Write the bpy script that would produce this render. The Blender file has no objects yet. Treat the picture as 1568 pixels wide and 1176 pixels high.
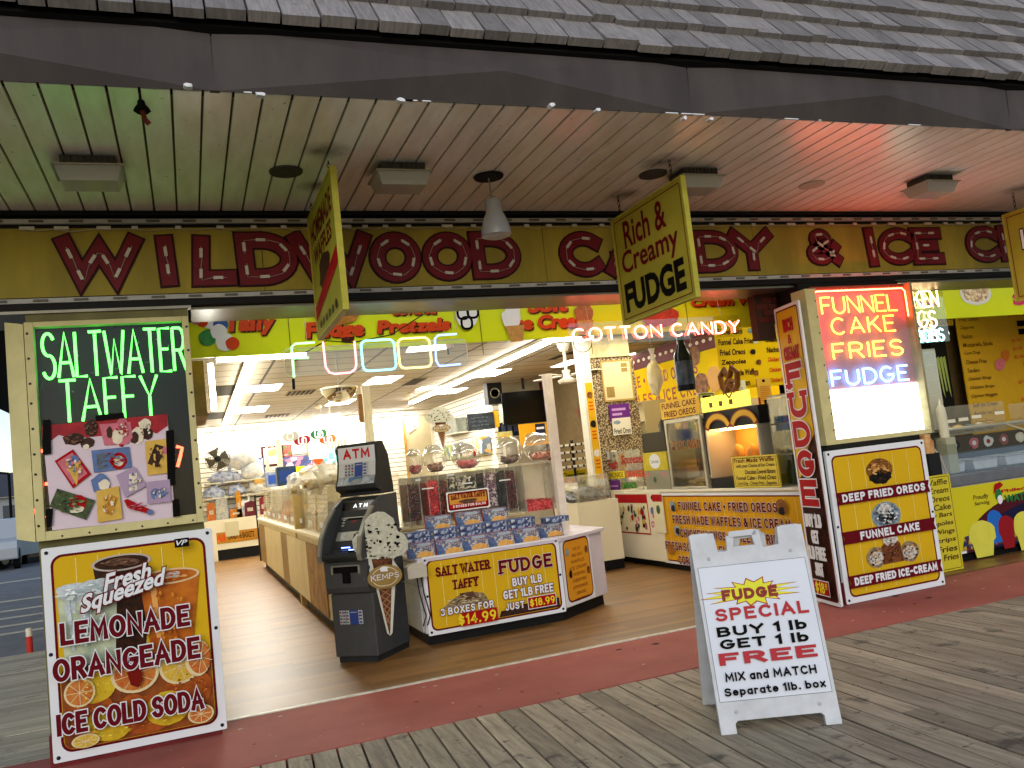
import bpy, bmesh, math, random
from mathutils import Vector, Matrix, noise
random.seed(7)
D = bpy.data
SC = bpy.context.scene
COL = SC.collection
R_ = math.radians

# ------------------------------------------------------------------ camera
FPX = 1314.679
RX = Vector((0.9310152, -0.3480248, -0.1099523))
RY = Vector((-0.0709433, 0.1229499, -0.9898739))
RZ = Vector((0.3580193, 0.929388, 0.0897782))
EYE = Vector((0, 0, 1.6))
cam = D.objects.new('camera', D.cameras.new('camera'))
COL.objects.link(cam)
cam.data.sensor_width = 36
cam.data.lens = FPX * 36 / 1568
cam.data.clip_start = 0.05
cam.data.clip_end = 2000
m = Matrix.Identity(4)
for i in range(3):
    m[i][0] = RX[i]; m[i][1] = -RY[i]; m[i][2] = -RZ[i]; m[i][3] = EYE[i]
cam.matrix_world = m
SC.camera = cam

# ------------------------------------------------------------------ light: dull dusk sky
W = D.worlds.new('World'); SC.world = W; W.use_nodes = True
nt = W.node_tree
bg = nt.nodes['Background']
sky = nt.nodes.new('ShaderNodeTexSky')
sky.sky_type = 'NISHITA'; sky.sun_disc = False
SUN_EL, SUN_AZ = R_(24), R_(205)
sky.sun_elevation = SUN_EL; sky.sun_rotation = SUN_AZ
sky.dust_density = 0.8; sky.air_density = 1.0
nt.links.new(sky.outputs[0], bg.inputs[0])
bg.inputs[1].default_value = 0.085
sun = D.objects.new('sun', D.lights.new('sun', 'SUN'))
COL.objects.link(sun)
sun.data.energy = 0.5; sun.data.angle = R_(40); sun.data.color = (1.0, 0.98, 0.95)
sd = Vector((math.sin(SUN_AZ) * math.cos(SUN_EL), math.cos(SUN_AZ) * math.cos(SUN_EL), math.sin(SUN_EL)))
sun.rotation_euler = sd.to_track_quat('Z', 'Y').to_euler()
SC.view_settings.view_transform = 'Standard'
SC.view_settings.look = 'None'
SC.view_settings.gamma = 1
SC.view_settings.exposure = 1.05
SC.render.engine = 'CYCLES'
SC.cycles.use_denoising = True
SC.cycles.max_bounces = 8
SC.cycles.transparent_max_bounces = 24
SC.cycles.caustics_reflective = False
SC.cycles.caustics_refractive = False
SC.cycles.sample_clamp_indirect = 4

# ------------------------------------------------------------------ measuring helpers (photo pixel -> point on a real plane)
def ray(u, v):
    return RX * ((u - 784) / FPX) + RY * ((v - 588) / FPX) + RZ
def at(u, v, X=None, Y=None, Z=None):
    d = ray(u, v)
    if Y is not None: t = (Y - EYE.y) / d.y
    elif X is not None: t = (X - EYE.x) / d.x
    else: t = (Z - EYE.z) / d.z
    return EYE + d * t

# ------------------------------------------------------------------ materials
def lin(h):
    h = h.lstrip('#')
    o = []
    for i in (0, 2, 4):
        c = int(h[i:i + 2], 16) / 255
        o.append(c / 12.92 if c <= 0.04045 else ((c + 0.055) / 1.055) ** 2.4)
    return (*o, 1)
MT = {}
def mat(name, col='#808080', rough=0.5, metal=0.0, var=0.0, scale=8.0, emit=0.0, bump=0.0, col2=None, contrast=0.5, spec=0.12, stretch=None, ecol=None):
    """noise-tinted principled surface"""
    if name in MT: return MT[name]
    M = D.materials.new(name); M.use_nodes = True
    n = M.node_tree.nodes; l = M.node_tree.links
    b = n['Principled BSDF']
    c = lin(col) if isinstance(col, str) else (*col, 1)
    b.inputs['Base Color'].default_value = c
    b.inputs['Roughness'].default_value = rough
    b.inputs['Metallic'].default_value = metal
    b.inputs['Specular IOR Level'].default_value = spec
    if var or col2 or bump:
        tc = n.new('ShaderNodeTexCoord')
        src = tc.outputs['Object']
        if stretch:
            mp = n.new('ShaderNodeMapping'); mp.inputs['Scale'].default_value = stretch
            l.new(src, mp.inputs[0]); src = mp.outputs[0]
        nz = n.new('ShaderNodeTexNoise'); nz.inputs['Scale'].default_value = scale
        nz.inputs['Detail'].default_value = 6; nz.inputs['Roughness'].default_value = 0.62
        l.new(src, nz.inputs['Vector'])
        if var or col2:
            rp = n.new('ShaderNodeValToRGB')
            c2 = lin(col2) if isinstance(col2, str) else tuple(x * (1 - var) for x in c[:3]) + (1,)
            rp.color_ramp.elements[0].color = c2
            rp.color_ramp.elements[1].color = c
            rp.color_ramp.elements[0].position = 0.5 - 0.3 * contrast
            rp.color_ramp.elements[1].position = 0.5 + 0.3 * contrast
            l.new(nz.outputs[0], rp.inputs[0]); l.new(rp.outputs[0], b.inputs['Base Color'])
        if bump:
            bp = n.new('ShaderNodeBump'); bp.inputs['Strength'].default_value = bump; bp.inputs['Distance'].default_value = 0.01
            l.new(nz.outputs[0], bp.inputs['Height']); l.new(bp.outputs[0], b.inputs['Normal'])
    if emit:
        b.inputs['Emission Color'].default_value = lin(ecol) if ecol else c
        b.inputs['Emission Strength'].default_value = emit
    MT[name] = M
    return M
def glow(name, rgb, strength):
    if name in MT: return MT[name]
    M = D.materials.new(name); M.use_nodes = True
    n = M.node_tree.nodes; l = M.node_tree.links
    n.remove(n['Principled BSDF'])
    e = n.new('ShaderNodeEmission'); e.inputs[0].default_value = (*rgb, 1); e.inputs[1].default_value = strength
    l.new(e.outputs[0], n['Material Output'].inputs[0])
    MT[name] = M; return M
def clear(name, tint=(0.93, 0.95, 0.94), gloss=0.12, rough=0.03, body=0.0, bcol=(0.8, 0.8, 0.75)):
    """thin acrylic or glass sheet: see-through with a fresnel sheen"""
    if name in MT: return MT[name]
    M = D.materials.new(name); M.use_nodes = True
    n = M.node_tree.nodes; l = M.node_tree.links
    n.remove(n['Principled BSDF'])
    t = n.new('ShaderNodeBsdfTransparent'); t.inputs[0].default_value = (*tint, 1)
    g = n.new('ShaderNodeBsdfGlossy'); g.inputs['Roughness'].default_value = rough
    lw = n.new('ShaderNodeLayerWeight'); lw.inputs[0].default_value = 0.35
    mr = n.new('ShaderNodeMapRange'); mr.inputs[3].default_value = gloss * 0.4; mr.inputs[4].default_value = min(1, gloss * 4)
    l.new(lw.outputs['Facing'], mr.inputs[0])
    mx = n.new('ShaderNodeMixShader'); l.new(mr.outputs[0], mx.inputs[0]); l.new(t.outputs[0], mx.inputs[1]); l.new(g.outputs[0], mx.inputs[2])
    out = mx
    if body:
        d = n.new('ShaderNodeBsdfDiffuse'); d.inputs[0].default_value = (*bcol, 1)
        m2 = n.new('ShaderNodeMixShader'); m2.inputs[0].default_value = body
        l.new(mx.outputs[0], m2.inputs[1]); l.new(d.outputs[0], m2.inputs[2]); out = m2
    l.new(out.outputs[0], n['Material Output'].inputs[0])
    MT[name] = M; return M
def nodes_mat(name):
    M = D.materials.new(name); M.use_nodes = True
    MT[name] = M
    n = M.node_tree.nodes
    return M, n, M.node_tree.links, n['Principled BSDF']

# ------------------------------------------------------------------ mesh builder
LOC = {}
class MB:
    def __init__(s, M=None):
        s.v = []; s.f = []; s.m = []; s.mats = []; s.M = M
    def mi(s, mt):
        if mt not in s.mats: s.mats.append(mt)
        return s.mats.index(mt)
    def add(s, vs, fs, mt):
        b = len(s.v); k = s.mi(mt)
        for p in vs:
            p = Vector(p)
            s.v.append(s.M @ p if s.M else p)
        for f in fs:
            s.f.append([b + i for i in f]); s.m.append(k)
    def face(s, pts, mt): s.add(pts, [range(len(pts))], mt)
    def box(s, x0, x1, y0, y1, z0, z1, mt):
        v = [(x, y, z) for z in (z0, z1) for y in (y0, y1) for x in (x0, x1)]
        s.add(v, [(0, 2, 3, 1), (4, 5, 7, 6), (0, 1, 5, 4), (2, 6, 7, 3), (0, 4, 6, 2), (1, 3, 7, 5)], mt)
    def prism(s, loop, vec, mt, side=None):
        n = len(loop); vec = Vector(vec)
        a = [Vector(p) for p in loop]
        s.add(a, [range(n)], mt)
        s.add([p + vec for p in a], [range(n - 1, -1, -1)], mt)
        s.add(a + [p + vec for p in a], [(i, i + n, (i + 1) % n + n, (i + 1) % n) for i in range(n)], side or mt)
    def tube(s, path, r, mt, n=8, closed=False, cap=True):
        P = [Vector(p) for p in path]
        if len(P) < 2: return
        rings = []; ref = None
        N = len(P)
        for i in range(N):
            if closed: t = P[(i + 1) % N] - P[i - 1]
            else: t = P[min(i + 1, N - 1)] - P[max(i - 1, 0)]
            if t.length < 1e-9: t = Vector((0, 0, 1))
            t.normalize()
            if ref is None:
                ref = Vector((0, 0, 1)) if abs(t.z) < 0.9 else Vector((1, 0, 0))
            a = (ref - t * ref.dot(t))
            if a.length < 1e-6: a = t.orthogonal()
            a.normalize(); b = t.cross(a); ref = a
            rr = r[i] if isinstance(r, (list, tuple)) else r
            rings.append([P[i] + (a * math.cos(2 * math.pi * k / n) + b * math.sin(2 * math.pi * k / n)) * rr for k in range(n)])
        vs = [p for g in rings for p in g]; fs = []
        for i in range(N if closed else N - 1):
            j = (i + 1) % N
            for k in range(n):
                fs.append((i * n + k, i * n + (k + 1) % n, j * n + (k + 1) % n, j * n + k))
        if cap and not closed:
            fs.append(list(range(n - 1, -1, -1))); fs.append([(N - 1) * n + k for k in range(n)])
        s.add(vs, fs, mt)
    def lathe(s, c, prof, mt, n=24, axis=Vector((0, 0, 1)), sx=1.0):
        axis = Vector(axis).normalized(); a = axis.orthogonal().normalized(); b = axis.cross(a); c = Vector(c)
        vs = []
        for r, z in prof:
            for k in range(n):
                t = 2 * math.pi * k / n
                vs.append(c + axis * z + a * (r * math.cos(t)) + b * (r * math.sin(t)))
        fs = []
        for i in range(len(prof) - 1):
            for k in range(n):
                fs.append((i * n + k, i * n + (k + 1) % n, (i + 1) * n + (k + 1) % n, (i + 1) * n + k))
        if prof[0][0] > 1e-4: fs.append(list(range(n - 1, -1, -1)))
        if prof[-1][0] > 1e-4: fs.append([(len(prof) - 1) * n + k for k in range(n)])
        s.add(vs, fs, mt)
    def ell(s, c, rx, ry, rz, mt, n=14, jit=0.0, seed=0):
        vs = []; h = n // 2 + 1
        rnd = random.Random(seed)
        for i in range(h + 1):
            ph = math.pi * i / h
            for k in range(n):
                t = 2 * math.pi * k / n
                q = Vector((math.sin(ph) * math.cos(t), math.sin(ph) * math.sin(t), math.cos(ph)))
                f = 1 + (jit * noise.noise(q * 2.2 + Vector((seed, 0, 0))) if jit else 0)
                vs.append((c[0] + rx * q.x * f, c[1] + ry * q.y * f, c[2] + rz * q.z * f))
        fs = []
        for i in range(h):
            for k in range(n):
                fs.append((i * n + k, (i + 1) * n + k, (i + 1) * n + (k + 1) % n, i * n + (k + 1) % n))
        s.add(vs, fs, mt)
    def build(s, name, parent=None, smooth=False, bev=0.0, origin=None):
        o_ = Vector(origin) if origin is not None else (LOC[parent.name] if parent else Vector((0, 0, 0)))
        me = D.meshes.new(name)
        me.from_pydata([tuple(p - o_) for p in s.v], [], [list(f) for f in s.f])
        for q in s.mats: me.materials.append(q)
        me.polygons.foreach_set('material_index', s.m)
        if smooth:
            me.shade_smooth()
            me.set_sharp_from_angle(angle=R_(smooth if smooth is not True else 40))
        me.update()
        ob = D.objects.new(name, me); COL.objects.link(ob)
        if parent: ob.parent = parent; LOC[ob.name] = LOC[parent.name]
        else: ob.location = o_; LOC[ob.name] = o_
        if bev:
            bm_ = ob.modifiers.new('edge', 'BEVEL'); bm_.width = bev; bm_.segments = 2; bm_.limit_method = 'ANGLE'; bm_.angle_limit = R_(50)
        return ob
def tag(o, label=None, cat=None, group=None, kind=None):
    if label: o['label'] = label
    if cat: o['category'] = cat
    if group: o['group'] = group
    if kind: o['kind'] = kind
    return o
def thing(name, label, cat, loc, group=None):
    o = D.objects.new(name, None); COL.objects.link(o); o.location = loc; o.empty_display_size = 0.1
    LOC[o.name] = Vector(loc)
    return tag(o, label, cat, group)
def single(mb, name, label, cat, group=None, smooth=False, bev=0.0):
    xs = [p.x for p in mb.v]; ys = [p.y for p in mb.v]; zs = [p.z for p in mb.v]
    o = mb.build(name, None, smooth, bev, origin=((min(xs) + max(xs)) / 2, (min(ys) + max(ys)) / 2, min(zs)))
    return tag(o, label, cat, group)
def struct(mb, name, smooth=False, bev=0.0): return tag(mb.build(name, None, smooth, bev), kind='structure')
def copy_tree(o, loc=None, label=None, parent=None, rz=None):
    c = o.copy(); COL.objects.link(c)
    if parent: c.parent = parent
    if loc is not None: c.location = loc; LOC[c.name] = Vector(loc)
    if rz is not None: c.rotation_euler.z = rz
    if label: c['label'] = label
    for ch in [k for k in D.objects if k.parent == o]: copy_tree(ch, parent=c)
    return c

# ------------------------------------------------------------------ letters
def arc(cx, cy, rx, ry, a0, a1, n=9):
    return [(cx + rx * math.cos(R_(a0 + (a1 - a0) * i / n)), cy + ry * math.sin(R_(a0 + (a1 - a0) * i / n))) for i in range(n + 1)]
GL = {
 'A': (.8, [[(0, 0), (.4, 1), (.8, 0)], [(.14, .33), (.66, .33)]]),
 'B': (.68, [[(0, 0), (0, 1)], [(0, 1), (.36, 1)] + arc(.36, .76, .26, .24, 85, -85) + [(.36, .52), (0, .52)], [(0, 0), (.38, 0)] + arc(.38, .26, .3, .26, -85, 85) + [(.3, .52)]]),
 'C': (.74, [arc(.4, .5, .4, .5, 48, 312, 18)]),
 'D': (.74, [[(0, .5), (0, 1), (.28, 1)] + arc(.28, .5, .46, .5, 85, -85, 14) + [(.28, 0), (0, 0), (0, .5)]]),
 'E': (.6, [[(.6, 1), (0, 1), (0, 0), (.6, 0)], [(0, .52), (.48, .52)]]),
 'F': (.58, [[(.58, 1), (0, 1), (0, 0)], [(0, .52), (.46, .52)]]),
 'G': (.78, [arc(.4, .5, .4, .5, 48, 345, 18) + [(.79, .46), (.46, .46)]]),
 'H': (.72, [[(0, 0), (0, 1)], [(.72, 0), (.72, 1)], [(0, .5), (.72, .5)]]),
 'I': (.0, [[(0, 0), (0, 1)]]),
 'J': (.5, [[(.5, 1), (.5, .25)] + arc(.25, .25, .25, .25, 0, -160)]),
 'K': (.7, [[(0, 0), (0, 1)], [(.66, 1), (.05, .45)], [(.24, .6), (.7, 0)]]),
 'L': (.56, [[(0, 1), (0, 0), (.56, 0)]]),
 'M': (.9, [[(0, 0), (.06, 1), (.45, .25), (.84, 1), (.9, 0)]]),
 'N': (.74, [[(0, 0), (0, 1), (.74, 0), (.74, 1)]]),
 'O': (.82, [arc(.41, .5, .41, .5, 90, 450, 26)]),
 'P': (.64, [[(0, 0), (0, 1)], [(0, 1), (.36, 1)] + arc(.36, .74, .27, .26, 85, -85) + [(.36, .48), (0, .48)]]),
 'Q': (.82, [arc(.41, .5, .41, .5, 90, 450, 26), [(.5, .25), (.82, -.08)]]),
 'R': (.68, [[(0, 0), (0, 1)], [(0, 1), (.36, 1)] + arc(.36, .74, .27, .26, 85, -85) + [(.36, .48), (0, .48)], [(.34, .48), (.68, 0)]]),
 'S': (.64, [arc(.33, .75, .3, .25, 25, 262, 12) + arc(.32, .25, .32, .26, 82, -155, 12)]),
 'T': (.7, [[(0, 1), (.7, 1)], [(.35, 1), (.35, 0)]]),
 'U': (.72, [[(0, 1), (0, .36)] + arc(.36, .36, .36, .36, 180, 360, 14) + [(.72, 1)]]),
 'V': (.76, [[(0, 1), (.38, 0), (.76, 1)]]),
 'W': (1.05, [[(0, 1), (.26, 0), (.525, .8), (.79, 0), (1.05, 1)]]),
 'X': (.7, [[(0, 0), (.7, 1)], [(0, 1), (.7, 0)]]),
 'Y': (.74, [[(0, 1), (.37, .48), (.74, 1)], [(.37, .48), (.37, 0)]]),
 'Z': (.66, [[(0, 1), (.66, 1), (0, 0), (.66, 0)]]),
 'a': (.5, [arc(.25, .33, .25, .33, 30, 330, 14), [(.5, .68), (.5, 0)]]), 'b': (.52, [[(0, 1), (0, 0)], arc(.26, .33, .26, .33, 150, -150, 14)]),
 'd': (.52, [[(.52, 1), (.52, 0)], arc(.26, .33, .26, .33, 30, 330, 14)]), 'e': (.5, [[(.02, .35), (.5, .35)], arc(.25, .33, .25, .33, 0, 315, 16)]), 'l': (0, [[(0, 0), (0, 1)]]),
 'n': (.46, [[(0, 0), (0, .68)], [(0, .42)] + arc(.23, .43, .23, .24, 170, 0, 8) + [(.46, 0)]]), 'o': (.54, [arc(.27, .33, .27, .33, 90, 450, 20)]), 'p': (.52, [[(0, .68), (0, -.28)], arc(.26, .33, .26, .33, 150, -150, 14)]),
 'r': (.3, [[(0, 0), (0, .68)], [(0, .4)] + arc(.2, .44, .2, .23, 170, 60, 5)]), 't': (.34, [[(.12, .95), (.12, .12), (.2, .02), (.34, .02)], [(-.06, .66), (.32, .66)]]), 'x': (.46, [[(0, 0), (.46, .68)], [(0, .68), (.46, 0)]]),
 'm': (.74, [[(0, 0), (0, .68)], [(0, .44)] + arc(.19, .45, .18, .22, 170, 0, 7) + [(.37, 0)], [(.37, .44)] + arc(.55, .45, .18, .22, 170, 0, 7) + [(.74, 0)]]),
 '1': (.2, [[(0, .82), (.2, 1), (.2, 0)]]),
 '3': (.6, [arc(.28, .75, .28, .25, 150, -80, 10) + arc(.28, .26, .32, .26, 85, -155, 12)]),
 '4': (.66, [[(.48, 0), (.48, 1), (0, .3), (.66, .3)]]),
 '5': (.6, [[(.56, 1), (.08, 1), (.04, .56)] + arc(.28, .32, .32, .32, 110, -150, 12)]),
 '8': (.62, [arc(.31, .76, .25, .24, 270, -90, 16), arc(.31, .26, .31, .26, 90, 450, 18)]),
 '9': (.62, [arc(.31, .69, .31, .31, 0, 360, 18), [(.62, .69), (.56, .3), (.3, 0)]]),
 '$': (.6, [arc(.3, .7, .28, .2, 25, 262, 10) + arc(.3, .3, .3, .2, 82, -155, 10), [(.3, 1.08), (.3, -.08)]]),
 '&': (.8, [[(.8, 0), (.2, .72)] + arc(.36, .8, .2, .2, 200, -30, 10) + [(.1, .4)] + arc(.3, .24, .28, .24, 150, 290, 8) + [(.62, .2), (.78, .48)]]),
 '.': (.02, [[(0, 0), (.02, .03)]]),
 '-': (.36, [[(0, .48), (.36, .48)]]),
 '*': (.3, [[(.15, .35), (.15, .65)], [(0, .5), (.3, .5)]]),
 '/': (.4, [[(0, 0), (.4, 1)]]),
}
def strokes(s, gap=0.26, space=0.45):
    """polylines of a word in unit-height coordinates, with the word's width"""
    x = 0; out = []
    for ch in s:
        if ch == ' ': x += space; continue
        w, ps = GL[ch]
        for p in ps: out.append([(x + a, b) for a, b in p])
        x += w + gap
    return out, max(x - gap, 0.01)
def ribbon(P, w):
    n = len(P); L = []; Rr = []
    closed = math.hypot(P[0][0] - P[-1][0], P[0][1] - P[-1][1]) < 1e-5
    for i in range(n):
        if closed and i in (0, n - 1): a, b, c = P[n - 2], P[0], P[1]
        else: a, b, c = P[max(i - 1, 0)], P[i], P[min(i + 1, n - 1)]
        d1 = Vector((b[0] - a[0], b[1] - a[1])); d2 = Vector((c[0] - b[0], c[1] - b[1]))
        if d1.length < 1e-9: d1 = d2
        if d2.length < 1e-9: d2 = d1
        d1.normalize(); d2.normalize()
        t = d1 + d2
        if t.length < 0.2: t = d2
        t.normalize(); nn = Vector((-t.y, t.x))
        k = nn.dot(Vector((-d2.y, d2.x))); k = max(k, 0.45)
        e = w / 2 / k
        L.append((b[0] + nn.x * e, b[1] + nn.y * e)); Rr.append((b[0] - nn.x * e, b[1] - nn.y * e))
    if not closed:                      # square ends
        for e, a in ((0, 1), (n - 1, n - 2)):
            d = Vector((P[e][0] - P[a][0], P[e][1] - P[a][1])).normalized() * w * 0.5
            L[e] = (L[e][0] + d.x, L[e][1] + d.y); Rr[e] = (Rr[e][0] + d.x, Rr[e][1] + d.y)
    return L, Rr
_TX = {}
def tmesh(s, off):
    k = (s, off)
    if k not in _TX:
        c = D.curves.new('t', 'FONT'); c.body = s; c.offset = off; c.resolution_u = 3
        o = D.objects.new('t', c)
        me = D.meshes.new_from_object(o)
        vs = [(v.co.x, v.co.y) for v in me.vertices]; fs = [list(p.vertices) for p in me.polygons]
        D.objects.remove(o); D.curves.remove(c); D.meshes.remove(me)
        _TX[k] = (vs, fs)
    return _TX[k]

# ------------------------------------------------------------------ a flat printed sheet standing somewhere in the place
class Sheet:
    STEP = 0.0005
    def __init__(s, o, ux, uy=(0, 0, 1), mb=None, off=0.001):
        s.o = Vector(o); s.ux = Vector(ux).normalized(); s.uy = Vector(uy).normalized()
        s.n = s.ux.cross(s.uy).normalized(); s.mb = mb or MB(); s.off = off
    def px(s, u, v):
        d = ray(u, v); t = (s.o - EYE).dot(s.n) / d.dot(s.n); q = EYE + d * t - s.o
        return (q.dot(s.ux), q.dot(s.uy))
    def w(s, p, off=None): return s.o + s.ux * p[0] + s.uy * p[1] + s.n * (s.off if off is None else off)
    def up(s): s.off += s.STEP
    def bb(s, a, b): # two pixel corners -> x0,y0,x1,y1
        p = s.px(*a); q = s.px(*b)
        return min(p[0], q[0]), min(p[1], q[1]), max(p[0], q[0]), max(p[1], q[1])
    def b3(s, bl, tl, r): # bottom left, top left, any pixel at the far end
        return s.px(*bl)[0], s.px(*bl)[1], s.px(*r)[0], s.px(*tl)[1]
    def poly(s, pts, mt):
        if sum(pts[i - 1][0] * pts[i][1] - pts[i][0] * pts[i - 1][1] for i in range(len(pts))) < 0: pts = pts[::-1]
        s.mb.face([s.w(p) for p in pts], mt); s.up()
    def ppoly(s, pts, mt): s.poly([s.px(*p) for p in pts], mt)
    @staticmethod
    def rr(x0, y0, x1, y1, r, n=5):
        if r <= 0: return [(x0, y0), (x1, y0), (x1, y1), (x0, y1)]
        return arc(x1 - r, y0 + r, r, r, -90, 0, n) + arc(x1 - r, y1 - r, r, r, 0, 90, n) + arc(x0 + r, y1 - r, r, r, 90, 180, n) + arc(x0 + r, y0 + r, r, r, 180, 270, n)
    def rect(s, x0, y0, x1, y1, mt, r=0): s.poly(s.rr(x0, y0, x1, y1, r), mt)
    def slab(s, x0, y0, x1, y1, t, mt, r=0, side=None):
        s.mb.prism([s.w(p) for p in s.rr(x0, y0, x1, y1, r)], -s.n * t, mt, side); s.up()
    def circ(s, cx, cy, rx, ry, mt, n=20, jit=0, seed=1):
        rnd = random.Random(seed)
        P = []
        for i in range(n):
            f = 1 + jit * rnd.uniform(-1, 1)
            P.append((cx + rx * f * math.cos(2 * math.pi * i / n), cy + ry * f * math.sin(2 * math.pi * i / n)))
        s.poly(P, mt)
    def dabs(s, cx, cy, rx, ry, mats, n, size=.14, seed=1):
        rnd = random.Random(seed)          # small flecks inside an ellipse, for printed food
        for k in range(n):
            a = rnd.uniform(0, 6.2832); r = math.sqrt(rnd.random()) * .86
            x, y = cx + rx * r * math.cos(a), cy + ry * r * math.sin(a); q = size * rnd.uniform(.35, 1.2); o = s.off
            t0 = rnd.uniform(0, 3); s.off = o + .0001 * (k % 9)
            s.mb.face([s.w((x + rx * q * (1 + .4 * math.sin(2.3 * j + k)) * math.cos(t0 + 6.2832 * j / 7), y + ry * q * .8 * math.sin(t0 + 6.2832 * j / 7))) for j in range(7)], mats[k % len(mats)]); s.off = o
        s.off += .0012
    def line(s, pts, w, mt):
        L, Q = ribbon(pts, w)
        vs = [s.w(p) for p in L] + [s.w(p) for p in Q]; n = len(L)
        s.mb.add(vs, [(i + n, i + 1 + n, i + 1, i) for i in range(n - 1)], mt); s.up()
    def ring(s, x0, y0, x1, y1, r, w, mt):
        p = s.rr(x0, y0, x1, y1, r); s.line(p + [p[0]], w, mt)
    def text(s, t, x0, y0, x1, y1, mt, bold=0.0, shear=0.0, out=None, ob=0.05, rot=0):
        vs, fs = tmesh(t, bold)
        if not vs: return
        def sh(q): return [(x + shear * y, y) for x, y in q]
        V = sh(vs); ax = min(p[0] for p in V); bx = max(p[0] for p in V); ay = min(p[1] for p in V); by = max(p[1] for p in V)
        y1 -= rot * (x1 - x0)
        kx = (x1 - x0) / (bx - ax); ky = (y1 - y0) / (by - ay)
        def T(q): return [(x0 + (x - ax) * kx, y0 + (y - ay) * ky + rot * (x - ax) * kx) for x, y in q]
        if out:
            ov, of = tmesh(t, bold + ob)
            s.mb.add([s.w(p) for p in T(sh(ov))], of, out); s.up()
        s.mb.add([s.w(p) for p in T(V)], fs, mt); s.up()
    def ptext(s, t, a, b, mt, **k): s.text(t, *s.bb(a, b), mt, **k)
    def stext(s, t, x0, y0, x1, y1, mt, w=0.2, serif=False, out=None, ow=0.1, gap=None, bow=0.0, nat=False):
        S, W_ = strokes(t, gap if gap is not None else 0.2 + w)
        if nat:          # strokes stretch with the letter, as in an extended face
            kx = (x1 - x0) / (W_ + w); ky = (y1 - y0); base = s.off
            for i, P in enumerate(S):
                L, Q = ribbon([(a, w / 2 + b * (1 - w)) for a, b in P], w); f = lambda q: (x0 + (q[0] + w / 2) * kx, y0 + q[1] * ky)
                s.off = base + 0.0002 * (i % 7); vs = [s.w(f(q)) for q in L] + [s.w(f(q)) for q in Q]; n = len(L)
                s.mb.add(vs, [(j + n, j + 1 + n, j + 1, j) for j in range(n - 1)], mt)
            s.off = base + .002; return
        h = (y1 - y0) * (1 - 0.0); ww = w * h
        kx = (x1 - x0 - ww) / W_; ky = h - ww
        def q(p):
            X = x0 + ww / 2 + p[0] * kx
            return (X, y0 + ww / 2 + p[1] * ky + bow * (1 - (2 * (X - x0) / (x1 - x0) - 1) ** 2))
        base = s.off
        for wid, mt_ in (((ww + ow * h), out), (ww, mt)):
            if mt_ is None: continue
            for i, P in enumerate(S):
                s.off = base + 0.0002 * (i % 7)
                s.line([q(p) for p in P], wid, mt_)
                if serif:
                    for e, a in ((0, 1), (-1, -2)):
                        dx, dy = P[e][0] - P[a][0], P[e][1] - P[a][1]
                        if abs(dy) > abs(dx) * 0.7 and (P[e][1] < 0.06 or P[e][1] > 0.94):
                            c = q(P[e]); k = 1 if P[e][1] > .5 else -1
                            s.off = base + 0.0002 * (i % 7) + 0.0001
                            g = wid - ww
                            s.rect(c[0] - ww * 1.05 - g / 2, c[1] + k * ww * 0.02 - ww * .3 - g / 2, c[0] + ww * 1.05 + g / 2, c[1] + k * ww * 0.5 + g / 2 if k > 0 else c[1] + ww * .3 + g / 2, mt_)
            base += 0.0019
        s.off = base
    def pstext(s, t, a, b, mt, **k): s.stext(t, *s.bb(a, b), mt, **k)
def facade(Y): return Sheet((0, Y, 0), (1, 0, 0))     # local coordinates are world x and z
def neon_word(mb, sh, t, box, r, mt, off=0.03, gap=0.3, alt=None, n=6):
    S, W_ = strokes(t, gap)
    x0, y0, x1, y1 = box
    for i, P in enumerate(S):
        q = [sh.w((x0 + p[0] / W_ * (x1 - x0), y0 + p[1] * (y1 - y0)), off + 0.004 * (i % 2)) for p in P]
        mb.tube(q, r, mt, n)

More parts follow.
